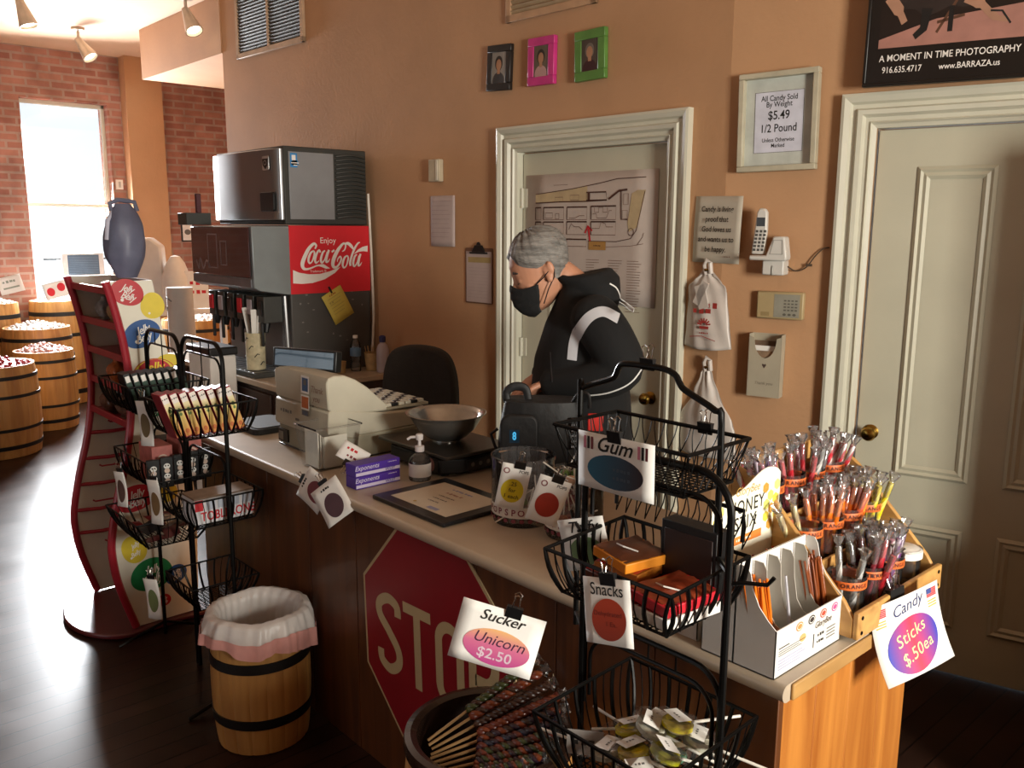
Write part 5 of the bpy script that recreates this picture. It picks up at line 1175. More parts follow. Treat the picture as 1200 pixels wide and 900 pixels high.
# small black speaker-like boxes on the head
g = G(); g.box(-5.60, -5.46, 2.2, 2.36, 1.7545, 1.83, CHAR); tag(g.build('dark_box', None, bevel=.004), 'small dark box on the far left of the drinks head', 'box')
g = G(); g.box(-5.56, -5.53, 2.30, 2.33, 1.8305, 1.95, mat('maroon_case', '#4a1a22', .5)); tag(g.build('maroon_case', None, bevel=.003), 'slim maroon case standing on the small dark box', 'box')
# things on the back counter beside the machine
ZB = .8704
t = thing('water_bottle', 'clear water bottle with a blue label against the dark machine side', 'bottle', T(-4.60, 2.86, ZB))
g = G(); g.lathe([(.001, .001), (.03, .001), (.033, .006), (.033, .05), (.030, .056), (.033, .062), (.033, .15), (.028, .175), (.013, .20), (.013, .212)], CLEAR, 24); g.build('bottle_body', t)
g = G(); g.lathe([(.0334, .095), (.0336, .096), (.0336, .145), (.0334, .146)], mat('label_blue', '#5d7d9c', .5, noise=.15), 24); g.build('paper_label', t)
g = G(); g.lathe([(.015, .205), (.015, .222), (.001, .223)], WPRT, 16); g.build('bottle_cap', t)
t = thing('shaker_jar', 'small glass jar with a chrome lid and red contents, beside the customer display', 'jar', T(-4.575, 2.60, ZB))
g = G(); g.lathe([(.001, .001), (.033, .001), (.035, .01), (.035, .10), (.030, .11)], CLEAR, 24); g.build('jar_body', t)
g = G(); g.lathe([(.032, .108), (.034, .112), (.028, .135), (.012, .148), (.001, .15)], CHROME, 24); g.build('lid', t)
g = G(); g.lathe([(.001, .006), (.030, .006), (.030, .05), (.001, .05)], mat('teal_fill', '#2f4a46', .5), 16); g.lathe([(.001, .0505), (.030, .0505), (.030, .095), (.001, .095)], mat('red_fill', '#8a2f2c', .5), 16); g.build('contents', t)
def cup(name, label, x, y, r, h, m, straws=0, group=None, z=ZB):
    t = thing(name, label, 'cup', T(x, y, z), group)
    g = G(); g.lathe([(.001, .002), (r * .8, .002), (r, h), (r * 1.04, h + .002), (r * .96, h), (r * .77, .006), (.001, .006)], m, 28); g.build('cup_body', t)
    return t
CUPT = mat('tan_print_cup', '#b59a6d', .6, noise=.2, nscale=30); CUPW = mat('white_foam', '#dcd9d2', .6, noise=.05)
cup('paper_cup', 'tan patterned cup full of wooden stirrers at the wall end of the back counter', -4.56, 2.955, .05, .11, CUPT)
for i in range(12):
    a = i * 2.399; g = G(); g.box(-.003, .003, -.001, .001, 0, .145, WOODST)
    M = T(-4.56 + .026 * cos(a) * sqrt(i / 12), 2.955 + .026 * sin(a) * sqrt(i / 12), ZB + .008) @ R('X', -10 * sin(a)) @ R('Y', 10 * cos(a))
    if i == 0: st0 = tag(g.build('wooden_stirrer', None, M), 'wooden stirrer standing in the tan patterned cup', 'stirrer', 'stirrers in the tan cup')
    else: dup(st0, M)
cup('paper_cup', 'short tan cup between the shaker jar and the water bottle', -4.585, 2.745, .032, .07, CUPT)
cup('foam_cup', 'white foam cup at the foot of the drinks machine, behind the display', -4.64, 2.42, .045, .13, CUPW)
t = thing('spray_bottle', 'white bottle with a dark blue cap by the wall behind the chair', 'bottle', T(-4.46, 2.965, ZB))
g = G(); g.lathe([(.001, .001), (.035, .001), (.038, .01), (.038, .14), (.03, .165), (.016, .18), (.016, .19)], mat('cloudy_plastic', '#b3a9b0', .4, noise=.05), 24); g.build('bottle_body', t)
g = G(); g.lathe([(.019, .186), (.02, .22), (.012, .226), (.001, .227)], mat('navy_cap', '#2c2f63', .4), 20); g.build('bottle_cap', t)
# plastic cutlery holders between the racks and the machine
t = thing('cutlery_holder', 'patterned cream tube holder with white plastic cutlery by the drinks machine', 'holder', T(-4.86, 2.33, ZB + .036))
g = G(); g.lathe([(.001, .001), (.055, .001), (.058, .22), (.054, .22), (.05, .006), (.001, .006)], mat('cream_pattern', '#b8ad8c', .6, noise=.25, nscale=22), 28); g.build('holder_body', t)
g = G()
for k in range(12):
    a = k * 1.9; zz = .03 + .016 * k; g.tube([(.057 * cos(a), .057 * sin(a), zz), (.058 * cos(a + .3), .058 * sin(a + .3), zz + .02), (.059 * cos(a + .5), .059 * sin(a + .5), zz + .015)], .003, BLACKP, 5)
g.build('printed_twigs', t)
for i, (dx, dy, ln) in enumerate(((-.07, -.02, .14), (.02, .0, .12), (.05, .01, .15), (.035, -.02, .13))):
    g = G(); g.box(-.016, .016, -.002, .002, 0, .22 + ln, CUPW)
    d = Vector((dx, dy, .3)); M = T(-4.86, 2.33, ZB + .05) @ d.to_track_quat('Z', 'Y').to_matrix().to_4x4()
    tag(g.build('plastic_knife', None, M, bevel=.001), 'white plastic cutlery piece, ' + ('leaning far left', 'upright in the middle', 'leaning right', 'at the right front')[i] + ' of the cream holder', 'cutlery', 'cutlery in the cream holder')
t = thing('lidded_bin', 'white square bin with a black lid beside the cutlery holder', 'bin', T(-5.02, 2.30, ZB + .036)); t.matrix_world = T(-5.05, 2.16, .0)
g = G(); g.box(-.16, .16, -.10, .06, .0, 1.0, CUPW); g.build('bin_body', t, bevel=.01)
g = G(); g.box(-.17, .17, -.11, .07, 1.001, 1.05, BLACKP); g.build('lid', t, bevel=.01)

# ---------------------------------------------------------------- on the back wall
def pic(name, label, M, w, h, fm, d, draw, cat='frame', border=.03, group=None, bv=.003, sunk=.004):
    t = thing(name, label, cat, M, group)
    g = G()
    for a in ((-w / 2, w / 2, h / 2 - border, h / 2), (-w / 2, w / 2, -h / 2, -h / 2 + border), (-w / 2, -w / 2 + border, -h / 2 + border, h / 2 - border), (w / 2 - border, w / 2, -h / 2 + border, h / 2 - border)): g.box(a[0], a[1], -d, -.001, a[2], a[3], fm)
    g.build('frame', t, bevel=bv)
    g = G(); draw(g, T(0, -d + sunk, 0) @ XZ, w - 2 * border, h - 2 * border); g.build('picture', t, smooth=0)
    return t
SKINP = mat('photo_skin', '#a87a5c', .5); HAIRP = mat('photo_dark', '#2a201c', .5)
def portrait(bg, hair, dress):
    def f(g, M, w, h):
        g.rect(-w / 2, w / 2, -h / 2, h / 2, bg, M); g.disc(0, -h * .42, w * .42, h * .28, dress, M, .0003); g.rect(-w * .1, w * .1, -h * .2, 0, SKINP, M, .0005)
        g.disc(0, h * .14, w * .27, h * .24, hair, M, .0004); g.disc(0, h * .09, w * .19, h * .18, SKINP, M, .0007)
        g.v = [Vector(v) for v in g.v]
    return f
pic('photo_frame', 'black framed portrait photo, leftmost of the three small frames', MW @ T(-1.366, 0, 2.56) @ R('Y', 3), .175, .225, mat('frame_black', '#1d1a18', .35), .025, portrait(mat('photo_grey', '#8a857e', .5), HAIRP, mat('photo_slate', '#3a3a3c', .5)), group='small photo frames above the door', border=.036)
pic('photo_frame', 'bright pink framed photo, middle of the three small frames', MW @ T(-1.062, 0, 2.555) @ R('Y', 1), .178, .225, mat('frame_pink', '#c2337c', .35), .028, portrait(mat('photo_olive', '#5f5446', .5), HAIRP, mat('photo_pink', '#b58f8a', .5)), group='small photo frames above the door', border=.04)
pic('photo_frame', 'green framed photo, rightmost of the three small frames', MW @ T(-.747, 0, 2.543) @ R('Y', -1), .185, .225, mat('frame_green', '#57823c', .35), .028, portrait(mat('photo_shadow', '#4a3f36', .5), mat('photo_hat', '#6f665c', .5), mat('photo_maroon', '#3a1a1e', .5)), group='small photo frames above the door', border=.042)
GRL = mat('grille_paint', '#a8906f', .6)
t = thing('wall_vent', 'large two-panel louvred vent high on the wall above the ice machine', 'vent', MW @ T(-3.70, -.001, 3.20))
VW, VH = .46, .25
g = G(); 
for a in ((-VW, VW, VH - .035, VH), (-VW, VW, -VH, -VH + .035), (-VW, -VW + .035, -VH, VH), (VW - .035, VW, -VH, VH), (-.012, .012, -VH, VH)): g.box(a[0], a[1], -.022, 0, a[2], a[3], mat('vent_frame', '#b89a7c', .6))
g.build('frame', t, bevel=.002)
for s in (-1, 1):
    g = G(); a, b = (-VW + .036, -.013) if s < 0 else (.013, VW - .036)
    for k in range(19): g.box(a, b, -.002, .002, -.011, .011, mat('louvre_grey', '#504d47', .5), T(0, -.012, -VH + .047 + k * .0225) @ R('X', 38))
    g.build('louvre_panel', t)
g = G(); g.box(-VW + .03, VW - .03, -.0035, -.001, -VH + .03, VH - .03, BLACKP); g.build('dark_backing', t)
t = thing('wall_grille', 'wide return air grille at the top of the wall above the photo frames', 'vent', MW @ T(-1.02, -.001, 3.02))
g = G()
for a in ((-.30, .30, .21, .25), (-.30, .30, -.25, -.215), (-.30, -.265, -.25, .25), (.265, .30, -.25, .25)): g.box(a[0], a[1], -.018, 0, a[2], a[3], mat('grille_frame', '#b58f6c', .6))
g.build('frame', t, bevel=.002)
g = G()
for k in range(18): g.box(-.264, .264, -.002, .002, -.010, .010, GRL, T(0, -.010, -.205 + k * .024) @ R('X', 38))
g.build('louvre_panel', t)
t = thing('wall_switch', 'small off-white wall control box above the pinned blank sheet', 'switch', MW @ T(-1.885, -.001, 2.065))
g = G(); g.box(-.047, .047, -.036, 0, -.062, .062, mat('ivory_plastic', '#b8ab92', .5)); g.build('housing', t, bevel=.005)
g = G(); g.box(.02, .04, -.040, -.0355, -.056, .056, mat('bright_ivory', '#d8d0bc', .5)); g.build('cover_strip', t, bevel=.002)
t = thing('pinned_sheet', 'plain white sheet with faint lines pinned to the wall left of the clipboard', 'paper', MW @ T(-1.845, -.001, 1.783))
g = G(); g.grid(9, 9, lambda u, v: ((u - .5) * .215, -.004 - .008 * (1 - v) * abs(sin(3 * u)), (v - .5) * .285), mat('sheet_grey', '#b9a8a3', .7, noise=.05)); g.build('sheet', t, solid=.0006)
g = G()
for k in range(9): g.rect(-.085, .08 - .01 * (k % 3), .11 - k * .025, .1125 - k * .025, mat('faint_line', '#a6948f', .7), T(0, -.0135, 0) @ XZ)
g.build('writing', t, smooth=0)
t = thing('clipboard', 'clipboard with a paper and black clip hung left of the middle door', 'clipboard', MW @ T(-1.535, -.001, 1.488))
g = G(); g.prism(rrect(-.115, .108, -.155, .15, .01), .0, .005, mat('clipboard_brown', '#6b4a36', .5), XZ); g.build('board', t)
g = G(); g.rect(-.105, .10, -.148, .13, mat('clip_paper', '#b5a29c', .7, noise=.04), T(0, -.0058, 0) @ XZ); g.rect(-.09, .095, .07, .10, mat('tan_strip', '#a08a5a', .6), T(0, -.0062, 0) @ XZ)
for k in range(10): g.rect(-.085, .075, .04 - k * .018, .0415 - k * .018, mat('faint_line', '#a6948f'), T(0, -.0062, 0) @ XZ)
g.build('papers', t, smooth=0)
g = G(); g.box(-.07, .07, -.016, -.006, .118, .128, BLACKP); g.prism([(-.055, .125), (.055, .125), (.03, .165), (-.03, .165)], .006, .014, BLACKP, XZ); g.disc(0, .165, .018, .018, BLACKP, T(0, -.01, 0) @ XZ); g.build('spring_clip', t, bevel=.002)
# map on the middle door
MAPP = mat('map_paper', '#b8aaa0', .7, noise=.04); MAPL = mat('map_brown', '#4a2c22', .7); MAPF = mat('map_line', '#7a5f52', .7); MAPY = mat('map_tan', '#b5a07c', .7)
t = thing('building_map', 'large paper map of blocks and streets taped to the middle door, behind the man', 'map', MW @ T(-.79, .034, 1.70))
w, h = .845, .63
g = G(); g.grid(7, 7, lambda u, v: ((u - .5) * w, -.001 - .003 * sin(5 * u) ** 2, (v - .5) * h), MAPP); g.build('sheet', t, solid=.0006)
g = G(); Mm = T(0, -.0055, 0) @ XZ
def mp(x, y): return ((x - 440) / 790 * w, -(y - 455) / 830 * 1.0 * .83)
SXm = w / 790
def ml(pts, wd, m=MAPL, c=False): g.line([((x - 445) * SXm, .315 - (y - 60) * .000765) for x, y in pts], wd, m, Mm, 0, c)
def fill_(pts, m): g.flat([((x - 445) * SXm, .315 - (y - 60) * .000765) for x, y in pts], m, Mm, -.0003)
fill_([(118, 190), (330, 165), (445, 140), (445, 245), (120, 245)], MAPY); fill_([(700, 200), (730, 180), (775, 180), (735, 400), (690, 430), (680, 380)], MAPY)
ml([(118, 188), (350, 160), (520, 130), (620, 108), (775, 105)], .004); ml([(118, 245), (270, 240), (440, 240), (560, 235)], .006); ml([(440, 185), (555, 185), (560, 235), (440, 235)], .007, MAPL, True); ml([(455, 185), (455, 235)], .014)
ml([(570, 230), (630, 180), (675, 175)], .010); ml([(640, 180), (645, 355), (680, 355)], .006)
for b in ((118, 275, 155, 355), (172, 275, 302, 355), (322, 275, 445, 355), (470, 272, 614, 355), (172, 370, 302, 445), (322, 368, 445, 450), (470, 368, 614, 450), (322, 480, 445, 525), (118, 370, 155, 445)):
    x0, y0, x1, y1 = b; ml([(x0, y0), (x1, y0), (x1, y1), (x0, y1)], .0032, MAPF, True); ml([(x0, y0), (x1, y0)], .007); ml([(x0, y0), (x0, y1)], .005)
for b in ((245, 210, 295, 240), (340, 200, 395, 230), (655, 200, 682, 265), (650, 300, 678, 350), (185, 310, 230, 345), (250, 315, 272, 350)): x0, y0, x1, y1 = b; ml([(x0, y0), (x1, y0), (x1, y1), (x0, y1)], .003, MAPF, True)
for pts in ([(480, 320), (500, 318), (505, 345), (560, 345), (575, 300), (590, 300)], [(475, 410), (520, 410), (530, 370), (555, 380), (560, 400), (600, 400)], [(335, 420), (350, 380), (370, 400), (400, 400), (420, 420)], [(335, 345), (370, 345), (400, 330), (430, 330)], [(490, 280), (490, 310), (515, 310), (515, 280), (540, 280), (540, 310), (565, 310), (565, 280)]): ml(pts, .003, MAPF)
ml([(455, 490), (620, 490), (700, 470), (730, 420), (770, 190)], .0035); ml([(560, 525), (700, 515), (770, 500)], .0025, MAPF); ml([(735, 510), (765, 460), (770, 435)], .0025, MAPF); g.ring((700 - 445) * SXm, .315 - 370 * .000765, .018, .018, .003, MAPL, Mm)
ml([(468, 500), (455, 400)], .010, RED); ml([(436, 440), (452, 395), (478, 425)], .010, RED); fill_([(458, 492), (560, 492), (560, 545), (458, 545)], MAPY)
g.rect((460 - 445) * SXm, (560 - 445) * SXm, .315 - (545 - 60) * .000765, .315 - (492 - 60) * .000765, mat('tan_tag', '#a3793f', .6), Mm, .0003)
g.scrib(6, .012, (509 - 445) * SXm, .315 - (518 - 60) * .000765, MAPL, Mm, .0006); ml([(235, 132), (325, 132)], .002, MAPF)
random.seed(2)
for cx_ in (-.02 + .02, .12 + .02, .255):
    for k in range(15 + int(cx_ * 20)): g.rect(cx_, cx_ + random.uniform(.05, .085), -.105 - k * .0125, -.1025 - k * .0125, MAPF, Mm)
g.build('map_print', t, smooth=0)
# sheet saying candy is living proof
t = thing('quote_sheet', 'white sheet with an old-style lettered quote about candy beside the phone', 'sign', MW @ T(-.027, -.003, 1.745) @ R('Y', 1))
g = G(); g.grid(9, 9, lambda u, v: ((u - .5) * .232, -.003 - .012 * max(0, u - .6) ** 1.5 - .003 * sin(4 * v), (v - .5) * .28), mat('quote_paper', '#b5ac9c', .7, noise=.05)); g.build('sheet', t, solid=.0006)
Mq = T(0, -.0135, 0) @ XZ
for i, s in enumerate(('Candy is living', 'proof that', 'God loves us', 'and wants us to', 'be happy.')): g = G(); g.text(s, .031, 0, .085 - i * .042, mat('quote_ink', '#3a3128', .7), Mq, 0, .08, .022, .88); g.build('text_line', t, smooth=0)
g = G()
g.scrib(5, .011, .06, -.112, MAPF, Mq); g.build('text_line', t, smooth=0)
# carrier bags on hooks
BAGW = mat('white_carrier', '#c9c0b8', .42, noise=.05, bump=.25, bscale=9); BAGR = mat('carrier_red', '#a83a34', .5, noise=.1)
def wallbag(label, u, z, w0, w1, h, M0, seed, printed):
    t = thing('carrier_bag', label, 'bag', M0 @ T(u, -.004, z), 'carrier bags hung on the wall')
    rr = random.Random(seed); ph = [rr.uniform(0, 6) for _ in range(4)]
    prof = [(.0, .020), (.06, .030), (.15, w0 * .72), (.22, w0), (.34, w0 * 1.02), (.7, (w0 + w1) / 2 * 1.02), (1, w1)] if printed else [(0, .018), (.10, .030), (.30, .062), (.62, .135), (.70, .150), (1, w1)]
    def wd(v):
        for (a, b), (c, d) in zip(prof, prof[1:]):
            if a <= v <= c: k = (v - a) / (c - a); return b + (d - b) * (k * k * (3 - 2 * k))
        return prof[-1][1]
    def f(front):
        def q(u_, v):
            x = (u_ - .5) * 2; th = .004 + (.030 * sin(pi * u_) * min(1, v * 2.0)) + .003 * sin(x * 5 + 4 * v + ph[0]) + .0025 * sin(x * 9 - v * 7 + ph[1])
            return (x * wd(v) + .018 * v * (1 if seed == 1 else .4) - .01, -.003 - (max(.002, th) if front else 0), -h * v + .012 * x * x * v)
        return q
    g = G(); g.grid(26, 26, f(True), BAGW); g.build('bag_front', t, smooth=80, solid=.0006)
    g = G(); g.grid(8, 8, f(False), BAGW); g.build('bag_back', t, smooth=80)
    g = G(); g.tube([(-.012, -.012, -.02), (-.016, -.02, .02), (-.004, -.022, .042), (.012, -.02, .03), (.014, -.014, -.015)], .010, BAGW, 8); g.build('handle_knot', t)
    if printed:
        fl = [Vector((-.075, -.055)), Vector((-.03, -.055)), Vector((.0, -.13)), Vector((.02, -.16)), Vector((-.035, -.15))]
        g = G(); g.box(-.065, -.012, -.047, -.043, -.16, -.055, BAGW, R('Y', -16)); g.box(.01, .05, -.047, -.043, -.15, -.04, BAGW, R('Y', 25)); g.build('handle_flap', t, bevel=.004)
        g = G(); Mb = T(0, -.046, 0) @ XZ
        for i, (s, x, y, r_) in enumerate(((3, .0, -.175, 30), (2, .05, -.15, 25))): g.scrib(s, .05, x, y, BAGR, Mb, 0)
        for k in range(7): a = radians(k * 26 + 12); g.line([(.01 + .012 * cos(a), -.235 + .010 * sin(a)), (.01 + .034 * cos(a), -.235 + .030 * sin(a))], .007, BAGR, Mb)
        g.rect(-.012, .034, -.252, -.240, BAGR, Mb); g.scrib(5, .015, .012, -.27, BAGR, Mb, 0, 0, .02); g.line([(-.06, -.29), (.0, -.283), (.07, -.30)], .003, BAGR, Mb); g.build('red_print', t, smooth=0)
    h_ = G(); h_.lathe([(.001, 0), (.010, 0), (.010, .004), (.004, .006), (.004, .03), (.007, .034), (.001, .036)], BRASS, 12, R('X', 90)); h_.build('wall_hook', t)
    return t
wallbag('white carrier bag with red print hung on the wall under the quote sheet', -.055, 1.575, .095, .118, .345, MW, 1, True)
wallbag('plain white carrier bag hung on the wall below the printed one', -.035, 1.155, .10, .16, .40, MW, 2, False)

# ---------------------------------------------------------------- on the wall by the right door
def dr_price(g, M, w, h):
    g.rect(-w / 2, w / 2, -h / 2, h / 2, mat('mat_board', '#b9bdb4', .6), M); W2, H2 = .098, .118
    g.rect(-W2, W2, -H2, H2, mat('price_paper', '#c9cad6', .6), M, .0008); g.line([(-W2, -H2), (W2, -H2), (W2, H2), (-W2, H2)], .003, GREYINK, M, .0011, True)
    for s, sz, y in (('All Candy Sold', .030, .092), ('By Weight', .030, .068), ('$5.49', .048, .025), ('1/2 Pound', .044, -.025), ('Unless Otherwise', .022, -.070), ('Marked', .022, -.092)): g.text(s, sz, 0, y, INK, M, .0012, 0, .012, .82)
pic('framed_notice', 'cream framed All Candy Sold by Weight notice left of the right door', MR @ T(.212, -.004, 2.172) @ R('Z', -2) @ R('Y', -1), .318, .385, mat('frame_cream', '#b3ab94', .45), .042, dr_price, border=.022, bv=.003, sunk=.030)
def dr_poster(g, M, w, h):
    g.rect(-w / 2, w / 2, -h / 2, h / 2, mat('poster_black', '#17120f', .35), M)
    M = M @ SC(.72, .86, 1) @ T(0, -.035, 0)
    x0, x1, y0, y1 = -.325, .325, -.145, .40
    g.rect(x0, x1, y0, y1, mat('poster_dark', '#1f1613', .35, noise=.3, nscale=4), M, .0004)
    g.flat([(x0, y0), (x1, y0), (x1, y0 + .13), (x0 + .26, y0 + .10), (x0, y0 + .035)], mat('stage_tan', '#a8776a', .5, noise=.12), M, .0008)
    g.flat([(p.x, p.y) for p in spline([(-.27, .02), (-.17, .0), (-.12, -.03), (-.06, -.02), (.0, .0), (.06, -.01), (.10, .03), (.10, .30), (-.24, .32), (-.29, .12)], 4, True)], mat('dark_coat', '#2a1f1b', .5, noise=.3), M, .0012)
    g.line(spline([(-.29, .06), (-.24, .0), (-.21, -.05)], 5), [.05] * 6 + [.03] * 5, mat('poster_skin', '#a87e66', .5), M, .0014)
    g.line(spline([(.06, .03), (.12, .0), (.19, -.06), (.25, -.075)], 5), [.05] * 6 + [.03] * 5 + [.02] * 5, mat('poster_skin', '#a87e66', .5), M, .0016)
    g.line([(-.11, .0), (-.12, -.08), (-.16, -.11)], [.05, .035, .025], mat('boot', '#14100e', .5), M, .0015); g.line([(.0, .0), (.0, -.10)], .022, mat('boot', '#14100e'), M, .0015); g.line([(.02, .02), (-.06, -.10)], .012, mat('chair_wood', '#5a3a28', .5), M, .0014); g.line([(-.06, -.06), (.06, -.04)], .012, mat('chair_wood', '#5a3a28'), M, .0014); g.line([(.17, -.035), (.22, -.04), (.26, -.09)], .008, INK, M, .0018)
    g.text('A MOMENT IN TIME PHOTOGRAPHY', .0385, 0, -.188, WPRT, M, .001, 0, .006, .99); g.text('916.635.4717', .036, -.205, -.236, WPRT, M, .001, 0, .006, .95); g.text('www.BARRAZA.us', .034, .10, -.236, WPRT, M, .001, 0, .008)
pic('photography_poster', 'black framed photography poster resting above the right door', MR @ T(.815, -.05, 2.555) @ R('Y', .6), .56, .575, mat('poster_frame', '#171310', .35), .03, dr_poster, border=.012, cat='poster', sunk=.006)
# cordless phone on a wall bracket
PHW = mat('phone_white', '#c9c5bd', .4, noise=.03); PHG = mat('phone_grey', '#8f8c84', .4, noise=.03)
t = thing('cordless_phone', 'white cordless phone in its wall cradle right of the quote sheet', 'phone', MR @ T(.235, -.002, 1.66))
g = G(); g.box(-.04, .048, -.075, 0, -.095, -.035, PHW); g.box(-.004, .008, -.078, -.06, -.096, -.055, PHG); g.build('wall_bracket', t, bevel=.006)
g = G(); g.prism([(-.09, -.036), (.06, -.036), (.062, -.02), (.05, .06), (.005, .06), (-.022, -.016), (-.09, -.016)], .03, .095, PHW, XZ); g.build('cradle', t, bevel=.006)
g = G(); g.line([(-.005, -.010), (.045, -.010), (.042, .045), (.008, .045)], .004, PHG, T(0, -.0962, 0) @ XZ, 0, True); g.build('cradle_panel', t)
g = G(); g.prism([(-.088, -.012), (-.034, -.012), (-.028, .09), (-.030, .155), (-.038, .170), (-.062, .172), (-.072, .155), (-.078, .09)], .052, .078, PHW, XZ); h_ = g.build('handset', t, bevel=.006)
g = G(); Mk = T(0, -.0786, 0) @ XZ; g.rect(-.070, -.036, .10, .135, mat('phone_screen', '#2a2724', .2), Mk)
for r_ in range(6):
    for c_ in range(3): g.rect(-.080 + c_ * .016 + r_ * .0016, -.069 + c_ * .016 + r_ * .0016, .001 + r_ * .0148, .011 + r_ * .0148, mat('phone_keys', '#4a4742', .4), Mk)
g.build('keypad', h_, smooth=0)
g = G(); g.tube(spline([(.048, -.02, -.06), (.08, -.012, -.078), (.12, -.010, -.062), (.15, -.010, -.02), (.18, -.008, .012), (.205, -.006, .018)], 5), .0028, mat('cord_brown', '#4a3a2a', .6), 6); g.box(.12, .142, -.016, -.004, -.058, -.048, mat('cord_brown', '#4a3a2a')); g.build('power_cord', t)
t = thing('alarm_keypad', 'beige alarm panel with a grey keypad below the phone', 'alarm panel', MR @ T(.262, -.001, 1.44))
g = G(); g.box(-.095, .097, -.030, 0, -.056, .056, mat('alarm_beige', '#a8946c', .5, noise=.04)); g.build('housing', t, bevel=.006)
g = G(); g.rect(-.022, .082, -.048, .046, mat('keypad_grey', '#8d8a7c', .5), T(0, -.0308, 0) @ XZ)
for r_ in range(4):
    for c_ in range(4): g.rect(.018 + c_ * .015, .028 + c_ * .015, .018 - r_ * .013, .024 - r_ * .013, mat('key_dark', '#5a564c', .5), T(0, -.0314, 0) @ XZ)
for c_ in range(3): g.disc(.022 + c_ * .02, -.036, .007, .005, mat('key_dark', '#5a564c'), T(0, -.0314, 0) @ XZ)
g.rect(-.075, -.04, -.045, -.028, mat('alarm_label', '#8f7c55', .5), T(0, -.0308, 0) @ XZ); g.build('keypad', t, smooth=0)
t = thing('brochure_holder', 'cream wall pocket with a scooped front below the alarm panel', 'holder', MR @ T(.22, -.001, 1.19))
HB = mat('holder_cream', '#a89f8b', .5, noise=.05)
g = G(); sc = [(-.066, -.13), (.066, -.13), (.066, .12)] + [(.062 * cos(radians(a)) * .75, .115 + .085 * sin(radians(a)) * 1.0) for a in range(0, -181, -15)] + [(-.066, .12)]
g.prism([(x, min(y, .128)) for x, y in sc], .050, .053, HB, XZ); g.box(-.068, -.065, -.053, 0, -.13, .13, HB); g.box(.065, .068, -.053, 0, -.13, .13, HB); g.box(-.068, .068, -.053, 0, -.133, -.13, HB); g.box(-.068, .068, -.003, 0, -.13, .13, HB); g.build('pocket', t)
g = G(); Mh = T(0, -.0536, 0) @ XZ; g.flat([(0, -.012), (.009, .002), (.006, .008), (0, .004), (-.006, .008), (-.009, .002)], mat('heart_ink', '#4a3a34', .5), Mh); g.text('Thank you', .018, 0, -.075, mat('holder_ink', '#7d7464', .6), Mh, 0, .3); g.build('print', t, smooth=0)
g = G()
for k in range(3): g.box(-.055, .055, -.042 + k * .012, -.040 + k * .012, -.125, .06 + k * .02, (mat('leaflet_tan', '#8a7058', .6, noise=.3, nscale=20), WHITE, mat('leaflet_brown', '#6a5442', .6, noise=.3))[k])
tag(g.build('leaflets', None, MR @ T(.22, -.001, 1.19), smooth=0), 'few leaflets standing in the cream wall pocket', 'leaflet')
# ---------------------------------------------------------------- the far left of the shop
TOPW = mat('pale_candy', '#cfc6bd', .5, noise=.3, nscale=40); REDC = mat('red_candy', '#a8464a', .4, noise=.5, nscale=45); PNKC = mat('pink_white_candy', '#c9a6a0', .4, noise=.4, nscale=45)
def candy_barrel(label, x, y, r, h, heap, seed):
    t = barrel('candy_barrel', label, x, y, r * .93, r, h, STAVE, [(h * .10, h * .145), (h * .30, h * .335), (h * .66, h * .695), (h * .86, h * .9)], HOOP, .06, 'candy barrels in the far part of the shop', 20)
    g = G(); rr = random.Random(seed)
    g.lathe([(r * .88, h - .05), (r * .6, h + .01), (r * .3, h + .035), (.001, h + .04)], heap, 24)
    for i in range(90):
        a = i * 2.399; q = sqrt((i + .5) / 90) * r * .84; g.ball(q * cos(a), q * sin(a), h + .045 - .085 * (q / r) ** 1.5 + rr.uniform(-.01, .012), .024, .017, .015, heap, 6, 4, R('Z', 0))
    o = g.build('candy_heap', None, T(x, y, .002), smooth=60); tag(o, 'heap of ' + {0: 'red and pink', 1: 'pale', 2: 'pink and white'}[seed % 3] + ' wrapped candy filling the ' + label.split(',')[0], 'candy', None, 'stuff')
    return t
candy_barrel('nearest candy barrel at the left edge, heaped with red candy', -7.60, 1.45, .34, .70, REDC, 0)
candy_barrel('second candy barrel from the left edge, behind the nearest one', -8.32, 2.02, .25, .68, PNKC, 2)
candy_barrel('broad pale topped candy barrel left of the red stand', -8.93, 2.13, .30, .82, TOPW, 1)
candy_barrel('candy barrel under the bright window, right of the others', -9.43, 2.45, .26, 1.02, TOPW, 4)
candy_barrel('candy barrel by the far brick wall with price cards', -9.43, 1.86, .26, 1.02, TOPW, 7)
candy_barrel('barrel far behind the drinks machine, beside the white column', -8.75, 3.55, .34, .82, TOPW, 1)
candy_barrel('barrel farthest right, half behind the drinks machine', -8.35, 4.25, .33, .82, PNKC, 5)
def dr_far(col, s): return lambda g, M: (g.scrib(4, .05, 0, .03, col, M, .0003), g.rect(-.07, .07, -.035, -.02, col, M, .0003))
card('price_card', 'white price card at the left edge on a far candy barrel', T(-9.155, 1.77, 1.15) @ R('Z', 62) @ R('Y', -8), .20, .15, dr_far(GREYINK, 'Taffy'), None, 0, 'cards on the far barrels')
card('price_card', 'greyish price card standing before the window corner', T(-9.20, 2.01, 1.20) @ R('Z', 62) @ R('Y', -14), .21, .16, dr_far(mat('sage_print', '#8f9a8c', .6), 'Mints'), None, 0, 'cards on the far barrels')
card('price_card', 'white price card with two red shapes before the window', T(-9.14, 2.38, 1.14) @ R('Z', 62) @ R('Y', -14), .22, .15, lambda g, M: (g.disc(-.05, -.01, .035, .04, RED, M, .0003), g.disc(.05, .015, .035, .04, RED, M, .0003)), None, 0, 'cards on the far barrels')
t = thing('heater_unit', 'blue-grey window unit in a white frame at the foot of the bright window', 'window unit', T(XF - .02, 2.79, 1.35))
